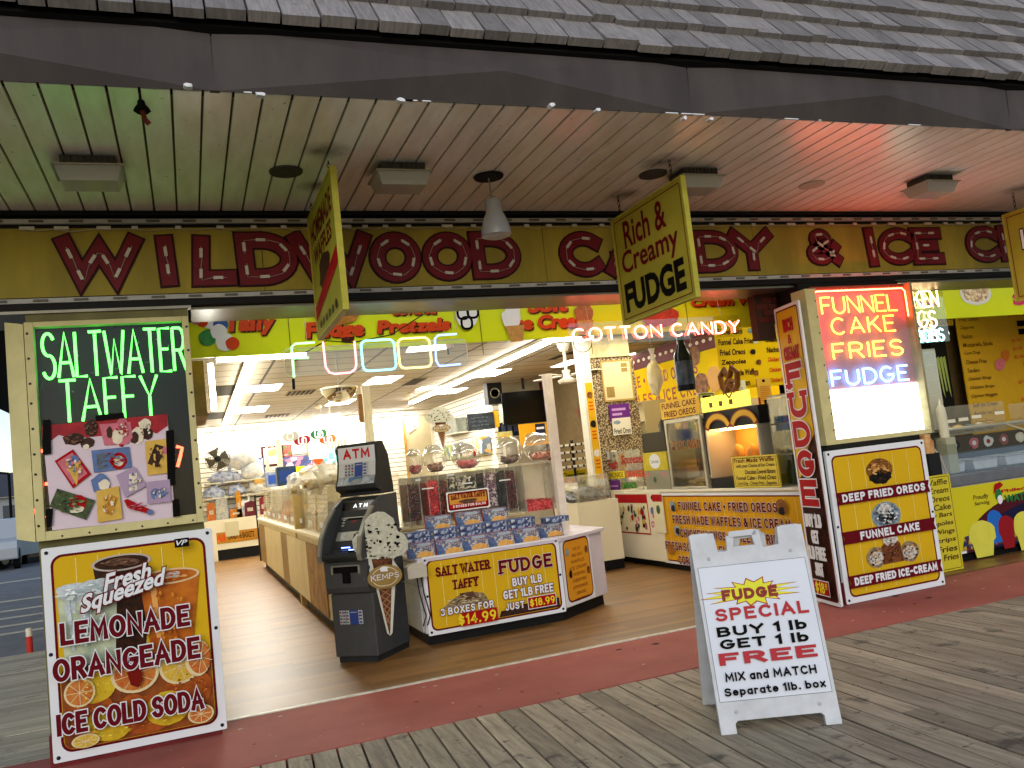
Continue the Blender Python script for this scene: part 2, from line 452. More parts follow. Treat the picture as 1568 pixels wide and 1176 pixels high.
# ================================================================== SETTING
def wood_mat(name, cA, cB, cC, scale, stretch, stain=0.0, rough=0.75, per=0.35):
    M, n, l, b = nodes_mat(name)
    tc = n.new('ShaderNodeTexCoord'); mp = n.new('ShaderNodeMapping'); mp.inputs['Scale'].default_value = stretch
    geo = n.new('ShaderNodeNewGeometry')
    l.new(tc.outputs['Object'], mp.inputs[0])
    vm = n.new('ShaderNodeVectorMath'); vm.operation = 'ADD'
    mu = n.new('ShaderNodeMath'); mu.operation = 'MULTIPLY'; mu.inputs[1].default_value = 60
    l.new(geo.outputs['Random Per Island'], mu.inputs[0]); l.new(mp.outputs[0], vm.inputs[0]); l.new(mu.outputs[0], vm.inputs[1])
    nz = n.new('ShaderNodeTexNoise'); nz.inputs['Scale'].default_value = scale; nz.inputs['Detail'].default_value = 8; nz.inputs['Roughness'].default_value = 0.7
    l.new(vm.outputs[0], nz.inputs['Vector'])
    rp = n.new('ShaderNodeValToRGB'); e = rp.color_ramp.elements
    e[0].position = 0.32; e[0].color = lin(cB); e[1].position = 0.68; e[1].color = lin(cA)
    l.new(nz.outputs[0], rp.inputs[0])
    mx = n.new('ShaderNodeMix'); mx.data_type = 'RGBA'; mx.blend_type = 'MULTIPLY'; mx.inputs['Factor'].default_value = 1
    r2 = n.new('ShaderNodeMapRange'); r2.inputs[3].default_value = 1 - per; r2.inputs[4].default_value = 1 + per * 0.6
    l.new(geo.outputs['Random Per Island'], r2.inputs[0])
    l.new(rp.outputs[0], mx.inputs['A']); l.new(r2.outputs[0], mx.inputs['B'])
    out = mx.outputs['Result']
    if stain:
        n2 = n.new('ShaderNodeTexNoise'); n2.inputs['Scale'].default_value = 3.2; n2.inputs['Detail'].default_value = 5; n2.inputs['Roughness'].default_value = .6
        l.new(tc.outputs['Object'], n2.inputs['Vector'])
        r3 = n.new('ShaderNodeMapRange'); r3.inputs[1].default_value = 0.60; r3.inputs[2].default_value = 0.68
        l.new(n2.outputs[0], r3.inputs[0])
        n3 = n.new('ShaderNodeTexNoise'); n3.inputs['Scale'].default_value = 14; n3.inputs['Detail'].default_value = 3
        l.new(tc.outputs['Object'], n3.inputs['Vector'])
        r4 = n.new('ShaderNodeMapRange'); r4.inputs[1].default_value = 0.66; r4.inputs[2].default_value = 0.71
        l.new(n3.outputs[0], r4.inputs[0])
        mxm = n.new('ShaderNodeMath'); mxm.operation = 'MAXIMUM'; l.new(r3.outputs[0], mxm.inputs[0]); l.new(r4.outputs[0], mxm.inputs[1])
        sc = n.new('ShaderNodeMath'); sc.operation = 'MULTIPLY'; sc.inputs[1].default_value = stain; l.new(mxm.outputs[0], sc.inputs[0])
        m3 = n.new('ShaderNodeMix'); m3.data_type = 'RGBA'; l.new(sc.outputs[0], m3.inputs['Factor']); l.new(out, m3.inputs['A']); m3.inputs['B'].default_value = lin(cC)
        out = m3.outputs['Result']
    l.new(out, b.inputs['Base Color']); b.inputs['Roughness'].default_value = rough
    bp = n.new('ShaderNodeBump'); bp.inputs['Strength'].default_value = 0.4; bp.inputs['Distance'].default_value = 0.006
    l.new(nz.outputs[0], bp.inputs['Height']); l.new(bp.outputs[0], b.inputs['Normal'])
    return M
M_plank = wood_mat('boardwalk_wood', '#a4977f', '#6a5f4e', '#2a2620', 5, (5, .45, 5), stain=.8, per=.36)
M_plankx = wood_mat('side_boardwalk_wood', '#b9b19c', '#8a8372', '#4a463e', 5, (.45, 5, 5), stain=.5, per=.25)
M_nail = mat('nail_head', '#2a2622', .6, metal=.3)
M_asphalt = mat('asphalt', '#7c7d80', .9, var=.25, scale=3)
M_paint = mat('road_paint', '#b8b4a4', .8, var=.25, scale=4)
M_apron = mat('red_concrete', '#a65f54', .7, col2='#874a41', scale=1.6, contrast=.9, bump=.15)
M_black = mat('black_paint', '#141414', .55, var=.3, scale=5)
M_dark = mat('dark_void', '#0b0b0b', .9)

b = MB(); b.box(-300, 300, -60, 600, -.3, -.08, M_asphalt); struct(b, 'ground')
b = MB(); b.box(-120, 120, -59, -3.25, -.0795, -.03, mat('sand', '#cfc4a6', .95, var=.12, scale=.8)); struct(b, 'bounce_sand')  # unseen sand behind the camera, added to bounce light onto the soffit
b = MB()
for k, (v, w) in enumerate(((893, .35), (922, .22), (937, .2), (948, .16), (960, .16), (972, .16))):
    y = at(5, v, Z=-.076).y; b.box(-16, -1.9, y, y + w, -.08, -.074, M_paint)
for x in (-9, -6.2, -3.6): b.box(x, x + .14, 26.5, 31, -.08, -.0745, M_paint)
b.box(-12, -1.5, 11.78, 11.98, -.08, -.0735, mat('kerb_yellow', '#b7a672', .8, var=.3))
struct(b, 'road_markings')
b = MB()                                   # boards run out from the shop front
rnd = random.Random(3); x = -5.2
while x < 13:
    w = .142; e = 5.48 + rnd.uniform(-.006, .004); y = e
    while y > -3:
        L = rnd.choice((2.4, 3.0, 3.6, 4.2)) if y < 5.4 else rnd.uniform(1.6, 4.2)
        y1 = max(y - L, -3); s0 = -(5.48 - y) * .075; s1 = -(5.48 - y1) * .075
        dz = rnd.uniform(-.003, .001)
        lo = [(x + s1 + .004, y1 + .003), (x + w + s1 - .004, y1 + .003), (x + w + s0 - .004, y), (x + s0 + .004, y)]
        b.prism([(p[0], p[1], -.045 + dz) for p in lo][::-1], (0, 0, .045), M_plank)
        yy = math.floor(y / .61) * .61
        while yy > y1 + .02 and yy > 1.2:
            for q in (.03, .112):
                cx = x + q - (5.48 - yy) * .075 + rnd.uniform(-.006, .006); cy = yy + rnd.uniform(-.012, .012)
                b.face([(cx + .0045 * math.cos(t), cy + .0045 * math.sin(t), dz + .0012) for t in [2 * math.pi * k / 6 for k in range(6)]], M_nail)
            yy -= .61
        y = y1 - .002
    x += w + .006
struct(b, 'boardwalk')
b = MB(); b.box(-16, 13, -3.2, 5.48, -.078, -.05, M_dark); b.box(-16, -1.28, 5.48, 11.75, -.078, -.05, M_dark); b.box(-1.28, -.96, 6.63, 11.75, -.078, -.05, M_dark); struct(b, 'boardwalk_underside')
b = MB(); y = 5.49
while y < 11.7:
    x = -1.3 if y < 6.62 else -.97
    while x > -12:
        L = rnd.uniform(2, 4); b.box(max(x - L, -12), x - .003, y, y + .138, -.045 + rnd.uniform(-.003, .001), rnd.uniform(-.003, .001), M_plankx); x -= L
    y += .146
struct(b, 'side_boardwalk')
b = MB(); b.box(-1.27, 14, 5.485, 6.62, -.07, .004, M_apron); rnd = random.Random(17)
for k in range(70):
    cx, cy, r_ = rnd.uniform(-1, 7.5), rnd.uniform(5.53, 6.55), rnd.uniform(.004, .02) * (2.2 if k % 9 == 0 else 1)
    b.face([(cx + r_ * math.cos(t) * rnd.uniform(.6, 1.3), cy + r_ * math.sin(t) * rnd.uniform(.5, 1), .0052) for t in [2 * math.pi * j / 7 for j in range(7)]], mat('paint_chip', '#b9a79c', .8) if k % 3 else mat('gum_spot', '#3d221e', .8))
struct(b, 'pavement')
b = MB(); b.box(.1, 5.36, 6.62, 6.665, -.07, .012, mat('threshold_metal', '#cfcabb', .45, metal=.2, var=.3, scale=12)); struct(b, 'threshold_strip')

# shop floor: wood-look boards running along the front
M, n, l, bs = nodes_mat('shop_floor_boards')
tc = n.new('ShaderNodeTexCoord'); br = n.new('ShaderNodeTexBrick')
br.inputs['Scale'].default_value = 1; br.inputs['Brick Width'].default_value = 1.2; br.inputs['Row Height'].default_value = .1; br.inputs['Mortar Size'].default_value = .0015
br.inputs['Color1'].default_value = lin('#86602f'); br.inputs['Color2'].default_value = lin('#654621'); br.inputs['Mortar'].default_value = lin('#3a2817')
br.inputs['Bias'].default_value = 0; br.offset = .37
mp = n.new('ShaderNodeMapping'); mp.inputs['Scale'].default_value = (1.2, 14, 1)
nz = n.new('ShaderNodeTexNoise'); nz.inputs['Scale'].default_value = 2.2; nz.inputs['Detail'].default_value = 6
l.new(tc.outputs['Object'], br.inputs['Vector']); l.new(tc.outputs['Object'], mp.inputs[0]); l.new(mp.outputs[0], nz.inputs['Vector'])
mx = n.new('ShaderNodeMix'); mx.data_type = 'RGBA'; mx.blend_type = 'OVERLAY'; mx.inputs['Factor'].default_value = .55
l.new(br.outputs[0], mx.inputs['A']); l.new(nz.outputs[0], mx.inputs['B']); l.new(mx.outputs['Result'], bs.inputs['Base Color'])
r1 = n.new('ShaderNodeMapRange'); r1.inputs[3].default_value = .34; r1.inputs[4].default_value = .52; l.new(nz.outputs[0], r1.inputs[0]); l.new(r1.outputs[0], bs.inputs['Roughness'])
b = MB(); b.box(-.93, 14, 6.67, 24, -.07, .006, M); struct(b, 'shop_floor')

# ================================================================== THE BUILDING
M_shake = wood_mat('roof_shakes', '#8d8887', '#676362', '#3c3836', 9, (6, .7, .7), stain=.35, per=.3, rough=.85)
M_fascia = mat('fascia_metal', '#4a4443', .55, var=.3, scale=2.6, bump=.12, stretch=(1, 1, .35))
M_cream = mat('cream_wall', '#d9cfae', .7, var=.12, scale=2)
M_ycab = mat('cabinet_yellow', '#c6bc88', .5, var=.24, scale=7, contrast=.9)
shop = thing('candy_shop', 'boardwalk candy shop with brown shake roof and wide open lit front', 'shop building', (2.6, 6.45, 0))
b = MB(); th = R_(58); up = Vector((0, math.cos(th), math.sin(th))); nr = Vector((0, -math.sin(th), math.cos(th))); p0 = Vector((0, 4.35, 3.985))
rnd = random.Random(11)
for c in range(9):
    x = -3.0 + rnd.uniform(0, .15)
    while x < 11.5:
        w = rnd.choice((.13, .16, .18, .21, .24)) + rnd.uniform(-.01, .01); t = rnd.uniform(.03, .046); d = rnd.uniform(-.012, .012)
        o = p0 + up * (c * .272 + d) + Vector((x, 0, 0)); top = up * .35
        vs = []
        for k, q in ((0, o), (1, o + top)):
            h = t if k == 0 else .006
            base = nr * (.03 if k == 0 else 0.004)
            for xx in (0.006, w - .006):
                vs.append(q + Vector((xx, 0, 0)) + base - nr * .02); vs.append(q + Vector((xx, 0, 0)) + base + nr * h)
        b.add(vs, [(0, 2, 3, 1), (4, 5, 7, 6), (1, 3, 7, 5), (0, 1, 5, 4), (2, 6, 7, 3), (0, 4, 6, 2)], M_shake)
        x += w
b.build('shingle_roof', shop)
b = MB(); q = p0 - nr * .03
b.prism([q + Vector((-3, 0, 0)), q + Vector((11.5, 0, 0)), q + Vector((11.5, 0, 0)) + up * 2.8, q + Vector((-3, 0, 0)) + up * 2.8], -nr * .06, M_dark)
b.box(-3, 11.5, 4.44, 4.52, 3.66, 4.0, M_dark)
b.build('roof_deck', shop)
b = MB(); zb, zt = 3.645, 3.985; Yf = 4.425
seams = [-2.9, at(330, 147, Y=Yf).x, at(1060, 182, Y=Yf).x, at(1548, 199, Y=Yf).x, 9.2]
for i in range(4):
    a, c = seams[i] + .004, seams[i + 1] - .004; mm = (.45 * a + .55 * c)
    B0, B1, T0, T1 = Vector((a, Yf, zb)), Vector((c, Yf, zb)), Vector((a, Yf - .012, zt)), Vector((c, Yf - .012, zt))
    Mm = Vector((mm, Yf - .085, zb + .165)); 
    for f in ((T0, T1, Mm), (T0, Mm, B0), (T1, B1, Mm), (B0, Mm, B1)): b.face([f[0], f[2], f[1]], M_fascia)
    b.box(c - .02, c + .028, Yf - .002, Yf + .03, zb + .002, zt, M_fascia)
b.box(-3, 11.5, Yf - .03, Yf + .03, 3.986, 4.0, M_fascia)
b.build('eave_fascia', shop)
b = MB(); rnd = random.Random(8)                                      # flaking paint along the lower edge
Mfl = mat('flaked_paint', '#cfd2d6', .6)
for (u, v, s_) in ((288, 130, .03), (615, 152, .03), (846, 160, .02), (917, 167, .018), (400, 143, .03), (1050, 180, .015), (1090, 181, .02)):
    p = at(u, v, Y=Yf - .05); b.prism([(p.x + s_ * math.cos(t) * rnd.uniform(.6, 1.1), Yf - .05 + rnd.uniform(0, .005), p.z + .012 * math.sin(t) * rnd.uniform(.6, 1.3)) for t in [2 * math.pi * k / 7 for k in range(7)]], (0, .04, 0), Mfl)
for k in range(16):
    x = rnd.uniform(-1.2, 7); w = rnd.uniform(.02, .12)
    b.box(x, x + w, Yf - .004, Yf + .008, zb - .003, zb + .003, Mfl)
b.build('flaking_edge', shop)

# soffit boards with rust marks round the fixings
M, n, l, bs = nodes_mat('soffit_boards')
tc = n.new('ShaderNodeTexCoord'); nz = n.new('ShaderNodeTexNoise'); nz.inputs['Scale'].default_value = 4; nz.inputs['Detail'].default_value = 7
mp = n.new('ShaderNodeMapping'); mp.inputs['Scale'].default_value = (3, .6, 1); l.new(tc.outputs['Object'], mp.inputs[0]); l.new(mp.outputs[0], nz.inputs[0])
rp = n.new('ShaderNodeValToRGB'); rp.color_ramp.elements[0].position = .3; rp.color_ramp.elements[1].position = .65
rp.color_ramp.elements[0].color = lin('#e2dac8'); rp.color_ramp.elements[1].color = lin('#f5f0e5'); l.new(nz.outputs[0], rp.inputs[0])
acc = None
wob = n.new('ShaderNodeTexNoise'); wob.inputs['Scale'].default_value = 9; wob.inputs['Detail'].default_value = 4; l.new(tc.outputs['Object'], wob.inputs[0])
SPOTS = [(.94, 5.2, .17), (.97, 5.86, .15), (3.38, 5.24, .2), (3.45, 5.98, .17), (-.43, 5.72, .22), (1.5, 5.72, .2), (3.85, 5.74, .16), (6.45, 5.8, .24), (7.6, 5.7, .2)]
for (x, y, r) in SPOTS:
    dd = n.new('ShaderNodeVectorMath'); dd.operation = 'DISTANCE'; l.new(tc.outputs['Object'], dd.inputs[0]); dd.inputs[1].default_value = (x - 2.6, y - 6.45, 3.65)
    mr = n.new('ShaderNodeMapRange'); mr.inputs[1].default_value = r; mr.inputs[2].default_value = r * .2; mr.inputs[3].default_value = 0; mr.inputs[4].default_value = 1.5
    l.new(dd.outputs['Value'], mr.inputs[0])
    if acc is None: acc = mr.outputs[0]
    else:
        mm = n.new('ShaderNodeMath'); mm.operation = 'MAXIMUM'; l.new(acc, mm.inputs[0]); l.new(mr.outputs[0], mm.inputs[1]); acc = mm.outputs[0]
mm = n.new('ShaderNodeMath'); mm.operation = 'MULTIPLY'; l.new(acc, mm.inputs[0]); l.new(wob.outputs[0], mm.inputs[1]); mm.use_clamp = True
mx = n.new('ShaderNodeMix'); mx.data_type = 'RGBA'; l.new(mm.outputs[0], mx.inputs['Factor']); l.new(rp.outputs[0], mx.inputs['A']); mx.inputs['B'].default_value = lin('#3a2a20')
sp = n.new('ShaderNodeTexNoise'); sp.inputs['Scale'].default_value = 26; sp.inputs['Detail'].default_value = 2; l.new(tc.outputs['Object'], sp.inputs[0])
sr = n.new('ShaderNodeMapRange'); sr.inputs[1].default_value = .70; sr.inputs[2].default_value = .75; sr.inputs[4].default_value = .6; l.new(sp.outputs[0], sr.inputs[0])
m5 = n.new('ShaderNodeMix'); m5.data_type = 'RGBA'; l.new(sr.outputs[0], m5.inputs['Factor']); l.new(mx.outputs['Result'], m5.inputs['A']); m5.inputs['B'].default_value = lin('#5a4c3c')
l.new(m5.outputs['Result'], bs.inputs['Base Color']); bs.inputs['Roughness'].default_value = .29; bs.inputs['Specular IOR Level'].default_value = .75
M_soffit = M
b = MB(); x = -.698 - .15 * 16
while x < 11.3:
    b.box(x + .006, x + .1435, 4.45, 6.46, 3.65, 3.675, M_soffit); x += .1502
b.build('soffit', shop, bev=.003)
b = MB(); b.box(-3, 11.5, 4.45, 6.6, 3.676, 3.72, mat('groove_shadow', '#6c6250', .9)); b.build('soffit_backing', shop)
b = MB()
p = at(217, 165, Z=3.649)
b.circ = None
b.prism([(p.x + .035 * math.cos(t) * (1 + .4 * math.sin(3 * t)), p.y + .10 * math.sin(t), 3.6485) for t in [2 * math.pi * k / 14 for k in range(14)]], (0, 0, .0012), M_dark)
b.tube([(p.x, p.y + .03, 3.65), (p.x + .01, p.y + .05, 3.61), (p.x + .03, p.y + .06, 3.585)], .014, mat('rust', '#6a2f22', .8, var=.4, scale=20)); b.build('soffit_hole', shop)

# header beam behind the name board
b = MB(); b.box(-3, 11.5, 6.47, 6.72, 2.955, 3.70, M_black); b.box(-3, 11.5, 6.405, 6.47, 3.615, 3.648, M_black); b.box(-3, 11.5, 6.42, 6.47, 2.957, 3.018, M_black)
b.build('header_beam', shop, bev=.004)
b = MB(); Mal = mat('aluminium_trim', '#77746a', .4, metal=.7, var=.2)
b.box(.08, 5.45, 6.475, 6.95, 2.935, 2.954, Mal); b.box(6.7, 11.5, 6.475, 6.95, 2.935, 2.954, Mal); b.box(-3, .1, 6.40, 6.95, 2.935, 2.954, Mal); b.build('header_trim', shop)

# pillars and shell
M_pil = mat('pillar_paint', '#6e6a45', .6, var=.3, scale=6); M_kick = mat('red_kickboard', '#6c2426', .65, var=.3, scale=6)
b = MB(); b.box(-.945, .075, 6.42, 6.95, .0, 2.955, M_pil); b.build('pillar', shop)
b = MB(); b.box(5.43, 6.62, 6.42, 6.74, .0, 2.955, M_black); b.build('pillar', shop)
for xa, xb in ((-.94, .09), (5.38, 6.56)): b = MB(); b.box(xa, xb, 6.33, 6.42, .005, .2, M_kick); b.build('kickboard', shop)
def slat_mat(name, colr, per):
    M, n, l, bs = nodes_mat(name)
    tc = n.new('ShaderNodeTexCoord'); sx = n.new('ShaderNodeSeparateXYZ'); l.new(tc.outputs['Object'], sx.inputs[0])
    a = n.new('ShaderNodeMath'); a.operation = 'MODULO'; a.inputs[1].default_value = per
    l.new(sx.outputs[2], a.inputs[0])
    c = n.new('ShaderNodeMath'); c.operation = 'LESS_THAN'; c.inputs[1].default_value = per * .16; l.new(a.outputs[0], c.inputs[0])
    mx = n.new('ShaderNodeMix'); mx.data_type = 'RGBA'; l.new(c.outputs[0], mx.inputs['Factor']); mx.inputs['A'].default_value = lin(colr); mx.inputs['B'].default_value = lin('#6d6144')
    l.new(mx.outputs['Result'], bs.inputs['Base Color']); bs.inputs['Roughness'].default_value = .5
    return M
M_slat = slat_mat('slatwall', '#ebe6d8', .12)
ZC = 3.3
M, n, l, bs = nodes_mat('ceiling_tiles')                               # lay-in tiles with dark T-bars
tc = n.new('ShaderNodeTexCoord'); br = n.new('ShaderNodeTexBrick'); br.offset = 0
br.inputs['Scale'].default_value = 1; br.inputs['Brick Width'].default_value = 1.42; br.inputs['Row Height'].default_value = .61; br.inputs['Mortar Size'].default_value = .02; br.inputs['Mortar Smooth'].default_value = 0
br.inputs['Color1'].default_value = lin('#a39a84'); br.inputs['Color2'].default_value = lin('#978d76'); br.inputs['Mortar'].default_value = lin('#2c261c')
l.new(tc.outputs['Object'], br.inputs['Vector']); l.new(br.outputs[0], bs.inputs['Base Color']); bs.inputs['Roughness'].default_value = .7
b = MB(); b.box(-1, 14, 6.72, 24, ZC, ZC + .1, M); b.build('ceiling', shop)
for u0, v0, u1, v1 in ((322, 605, 372, 588), (310, 642, 352, 630), (665, 603, 700, 596), (870, 540, 905, 532), (845, 548, 868, 543)):
    p = at(u0, v0, Z=ZC); q = at(u1, v1, Z=ZC); b = MB(); b.box(min(p.x, q.x), max(p.x, q.x), min(p.y, q.y), max(p.y, q.y) + .2, ZC - .006, ZC - .002, mat('ceiling_void', '#2b2519', .9)); b.build('missing_tile', shop)
b = MB(); b.box(-1, 7, 23.0, 23.2, 0, ZC, M_slat); b.build('back_wall', shop)
b = MB(); b.box(-.92, -.8, 6.96, 23.2, 0, 3.8, M_cream); b.build('side_wall', shop)
b = MB(); b.box(6.4, 6.55, 18.0, 23.0, 0, ZC, M_slat); b.build('side_wall', shop)
b = MB(); b.box(6.5, 9.6, 17.7, 17.85, 0, ZC, mat('grey_wall', '#a39b84', .7, var=.1)); b.build('back_wall', shop)
b = MB(); b.box(7.62, 7.78, 9.6, 17.7, 0, ZC, mat('stall_wall', '#6b5a3c', .7, var=.2)); b.build('side_wall', shop)
b = MB(); b.box(7.62, 14, 9.6, 9.75, 0, ZC, mat('stall_back', '#57482e', .7, var=.2)); b.build('back_wall', shop)
b = MB(); b.box(13.85, 14, 6.7, 9.6, 0, 3.8, M_cream); b.build('side_wall', shop)
b = MB(); b.box(-3, 14, 6.72, 24, 3.5, 3.6, M_dark); b.build('roof_slab', shop)
# pebbled column at the corner of the food stand
M, n, l, bs = nodes_mat('pebble_dash')
tc = n.new('ShaderNodeTexCoord'); vo = n.new('ShaderNodeTexVoronoi'); vo.inputs['Scale'].default_value = 42; l.new(tc.outputs['Object'], vo.inputs['Vector'])
rp = n.new('ShaderNodeValToRGB'); rp.color_ramp.elements[0].color = lin('#c9b48a'); rp.color_ramp.elements[1].color = lin('#4d3c25'); rp.color_ramp.elements[1].position = .62
rp.color_ramp.elements[0].position = .1
l.new(vo.outputs['Distance'], rp.inputs[0]); l.new(rp.outputs[0], bs.inputs['Base Color']); bs.inputs['Roughness'].default_value = .8
bp = n.new('ShaderNodeBump'); bp.invert = True; bp.inputs['Strength'].default_value = .8; bp.inputs['Distance'].default_value = .01; l.new(vo.outputs['Distance'], bp.inputs['Height']); l.new(bp.outputs[0], bs.inputs['Normal'])
M_pebble = M
b = MB(); b.box(5.62, 6.36, 11.36, 11.75, 0, 2.99, M_pebble); b.box(5.62, 6.3, 11.33, 11.75, 2.99, ZC, mat('raw_plaster', '#c7b88d', .9, var=.3, scale=6)); b.build('column', shop)
b = MB(); b.box(5.46, 5.62, 11.31, 11.5, 0, ZC, mat('white_trim', '#cfc8b6', .5, var=.1)); b.build('column_trim', shop)
b = MB(); b.box(7.46, 7.61, 17.5, 17.69, 0, ZC, mat('brick_trim', '#54231c', .8, var=.4, scale=14)); b.build('brick_pier', shop)
b = MB()                                                              # brick upstand beside the tall fudge sign
Mbr = mat('brick', '#5a2a22', .8, var=.4, scale=9)
for r in range(5):
    for k in range(3):
        b.box(5.22 + k * .13 + (r % 2) * .06, 5.22 + k * .13 + .12 + (r % 2) * .06, 6.78, 6.9, 2.66 + r * .065, 2.66 + r * .065 + .055, Mbr)
b.box(5.2, 5.4, 6.79, 6.89, 2.5, 2.99, mat('mortar', '#3b2a22', .9)); b.build('brickwork', shop)

# ================================================================== NAME BOARD
M_ysign = mat('sign_yellow_aged', '#9c8b33', .5, col2='#75682a', scale=3.2, contrast=.9, stretch=(1.2, 1, .35)); M_maroon = mat('maroon_letter', '#691722', .45, var=.25, scale=9); M_maroond = mat('maroon_edge', '#2e0b10', .6)
M_led = mat('led_module', '#b9b4ac', .4, var=.15, scale=40); M_wire = mat('wire', '#9a958c', .5)
nb = thing('name_board', 'long yellow name board with maroon letters across the shop front', 'shop sign', (2.6, 6.45, 3.05))
b = MB()
for a, c in ((-2.9, .62), (.625, 2.9), (2.905, 5.02), (5.025, 6.9), (6.905, 11.4)): b.box(a, c, 6.45, 6.47, 3.055, 3.535, M_ysign)
b.build('panel', nb)
for zz, vv in ((at(784, 338, Y=6.44).z, 0), (at(784, 438.5, Y=6.44).z, 1)):
    b = MB(); b.box(-2.9, 11.4, 6.42 if vv == 0 else 6.41, 6.45, zz - .016, zz + .016, mat('strip_housing', '#a3a2a0', .4, var=.15, scale=30))
    x = -2.85
    while x < 11.3:
        b.box(x, x + .09, 6.413 if vv == 0 else 6.403, 6.42 if vv == 0 else 6.41, zz - .008, zz + .008, mat('strip_led', '#5d5a52', .4, var=.3, scale=60)); x += .245
    b.build('light_strip', nb)
b = MB(); x = -.95; rnd = random.Random(5); pts = []
zc_ = at(784, 345, Y=6.43).z
while x < 8.6:
    b.box(x, x + rnd.choice((.04, .05, .09)), 6.425, 6.445, zc_ - .014, zc_ + .008, M_led); pts += [(x, 6.43, zc_ - .01), (x + .1, 6.425, zc_ - .02 - rnd.uniform(0, .012))]; x += rnd.uniform(.16, .3)
b.tube(pts, .003, M_wire, 5); b.build('wiring', nb)
LET = [('W', 87, 437, 211, 362), ('I', 245, 438, 269, 362), ('L', 297, 438, 357, 362), ('D', 368, 437, 452, 357), ('W', 450, 433, 566, 357), ('O', 570, 433, 639, 357), ('O', 650, 430, 717, 357), ('D', 726, 427, 792, 356),
       ('C', 862, 424, 922, 356), ('A', 930, 422, 992, 355), ('N', 1002, 419, 1056, 354), ('D', 1066, 417, 1124, 354), ('Y', 1122, 414, 1178, 352), ('&', 1238, 406, 1281, 352), ('I', 1323, 408, 1345, 350), ('C', 1348, 406, 1396, 350), ('E', 1400, 405, 1438, 350), ('C', 1483, 402, 1528, 347), ('R', 1534, 400, 1580, 346)]
fb = facade(6.45)
for i, (ch, u0, v0, u1, v1) in enumerate(LET):
    x0, y0, x1, y1 = fb.bb((u0, v0), (u1, v1)); b = MB(); sh = Sheet(fb.o, fb.ux, mb=b, off=.012)
    rnd = random.Random(i); S, W_ = strokes(ch); h = y1 - y0; ww = .285 * h; jr = rnd.uniform(-.02, .02)
    kx = (x1 - x0 - ww) / max(W_, .05) if ch != 'I' else 0; ky = h - ww
    T = lambda p: (x0 + ww / 2 + p[0] * kx + (0 if ch != 'I' else (x1 - x0 - ww) / 2) + jr * p[1], y0 + ww / 2 + p[1] * ky)
    for wid, m_, o_ in ((ww + .03, M_maroond, .008), (ww, M_maroon, .014)):
        for k, P in enumerate(S):
            L_, Q_ = ribbon([T(p) for p in P], wid); nn_ = len(L_)
            dz = o_ + .0011 * k
            for a in range(nn_ - 1):
                vs = [sh.w(q, dz) for q in (L_[a], L_[a + 1], Q_[a + 1], Q_[a])] + [sh.w(q, 0.001) for q in (L_[a], L_[a + 1], Q_[a + 1], Q_[a])]
                b.add(vs, [(3, 2, 1, 0), (0, 1, 5, 4), (2, 3, 7, 6), (3, 0, 4, 7), (1, 2, 6, 5)], m_)
    lt = b.build('letter', nb)
    b = MB()
    for P in S:
        q = [T(p) for p in P]; tot = [0]
        for a in range(len(q) - 1): tot.append(tot[-1] + math.dist(q[a], q[a + 1]))
        nmod = max(1, round(tot[-1] / .17)); wp = []
        for k in range(nmod):
            t = (k + .5) / nmod * tot[-1]; a = max(j for j in range(len(q) - 1) if tot[j] <= t)
            f = (t - tot[a]) / (tot[a + 1] - tot[a]); c = Vector((q[a][0] + (q[a + 1][0] - q[a][0]) * f, q[a][1] + (q[a + 1][1] - q[a][1]) * f)); d = Vector((q[a + 1][0] - q[a][0], q[a + 1][1] - q[a][1])).normalized()
            pp = [(c + d * s1 * .034 + Vector((-d.y, d.x)) * s2 * .011) for s1, s2 in ((-1, -1), (1, -1), (1, 1), (-1, 1))]
            b.prism([sh.w((z.x, z.y), .019) for z in pp][::-1], sh.n * .008, M_led); wp += [sh.w((c.x - d.x * .05, c.y - d.y * .05), .019), sh.w((c.x + d.x * .05 + .006, c.y + d.y * .05), .019)]
        b.tube(wp, .0022, M_wire, 4)
    b.build('led_modules', lt)

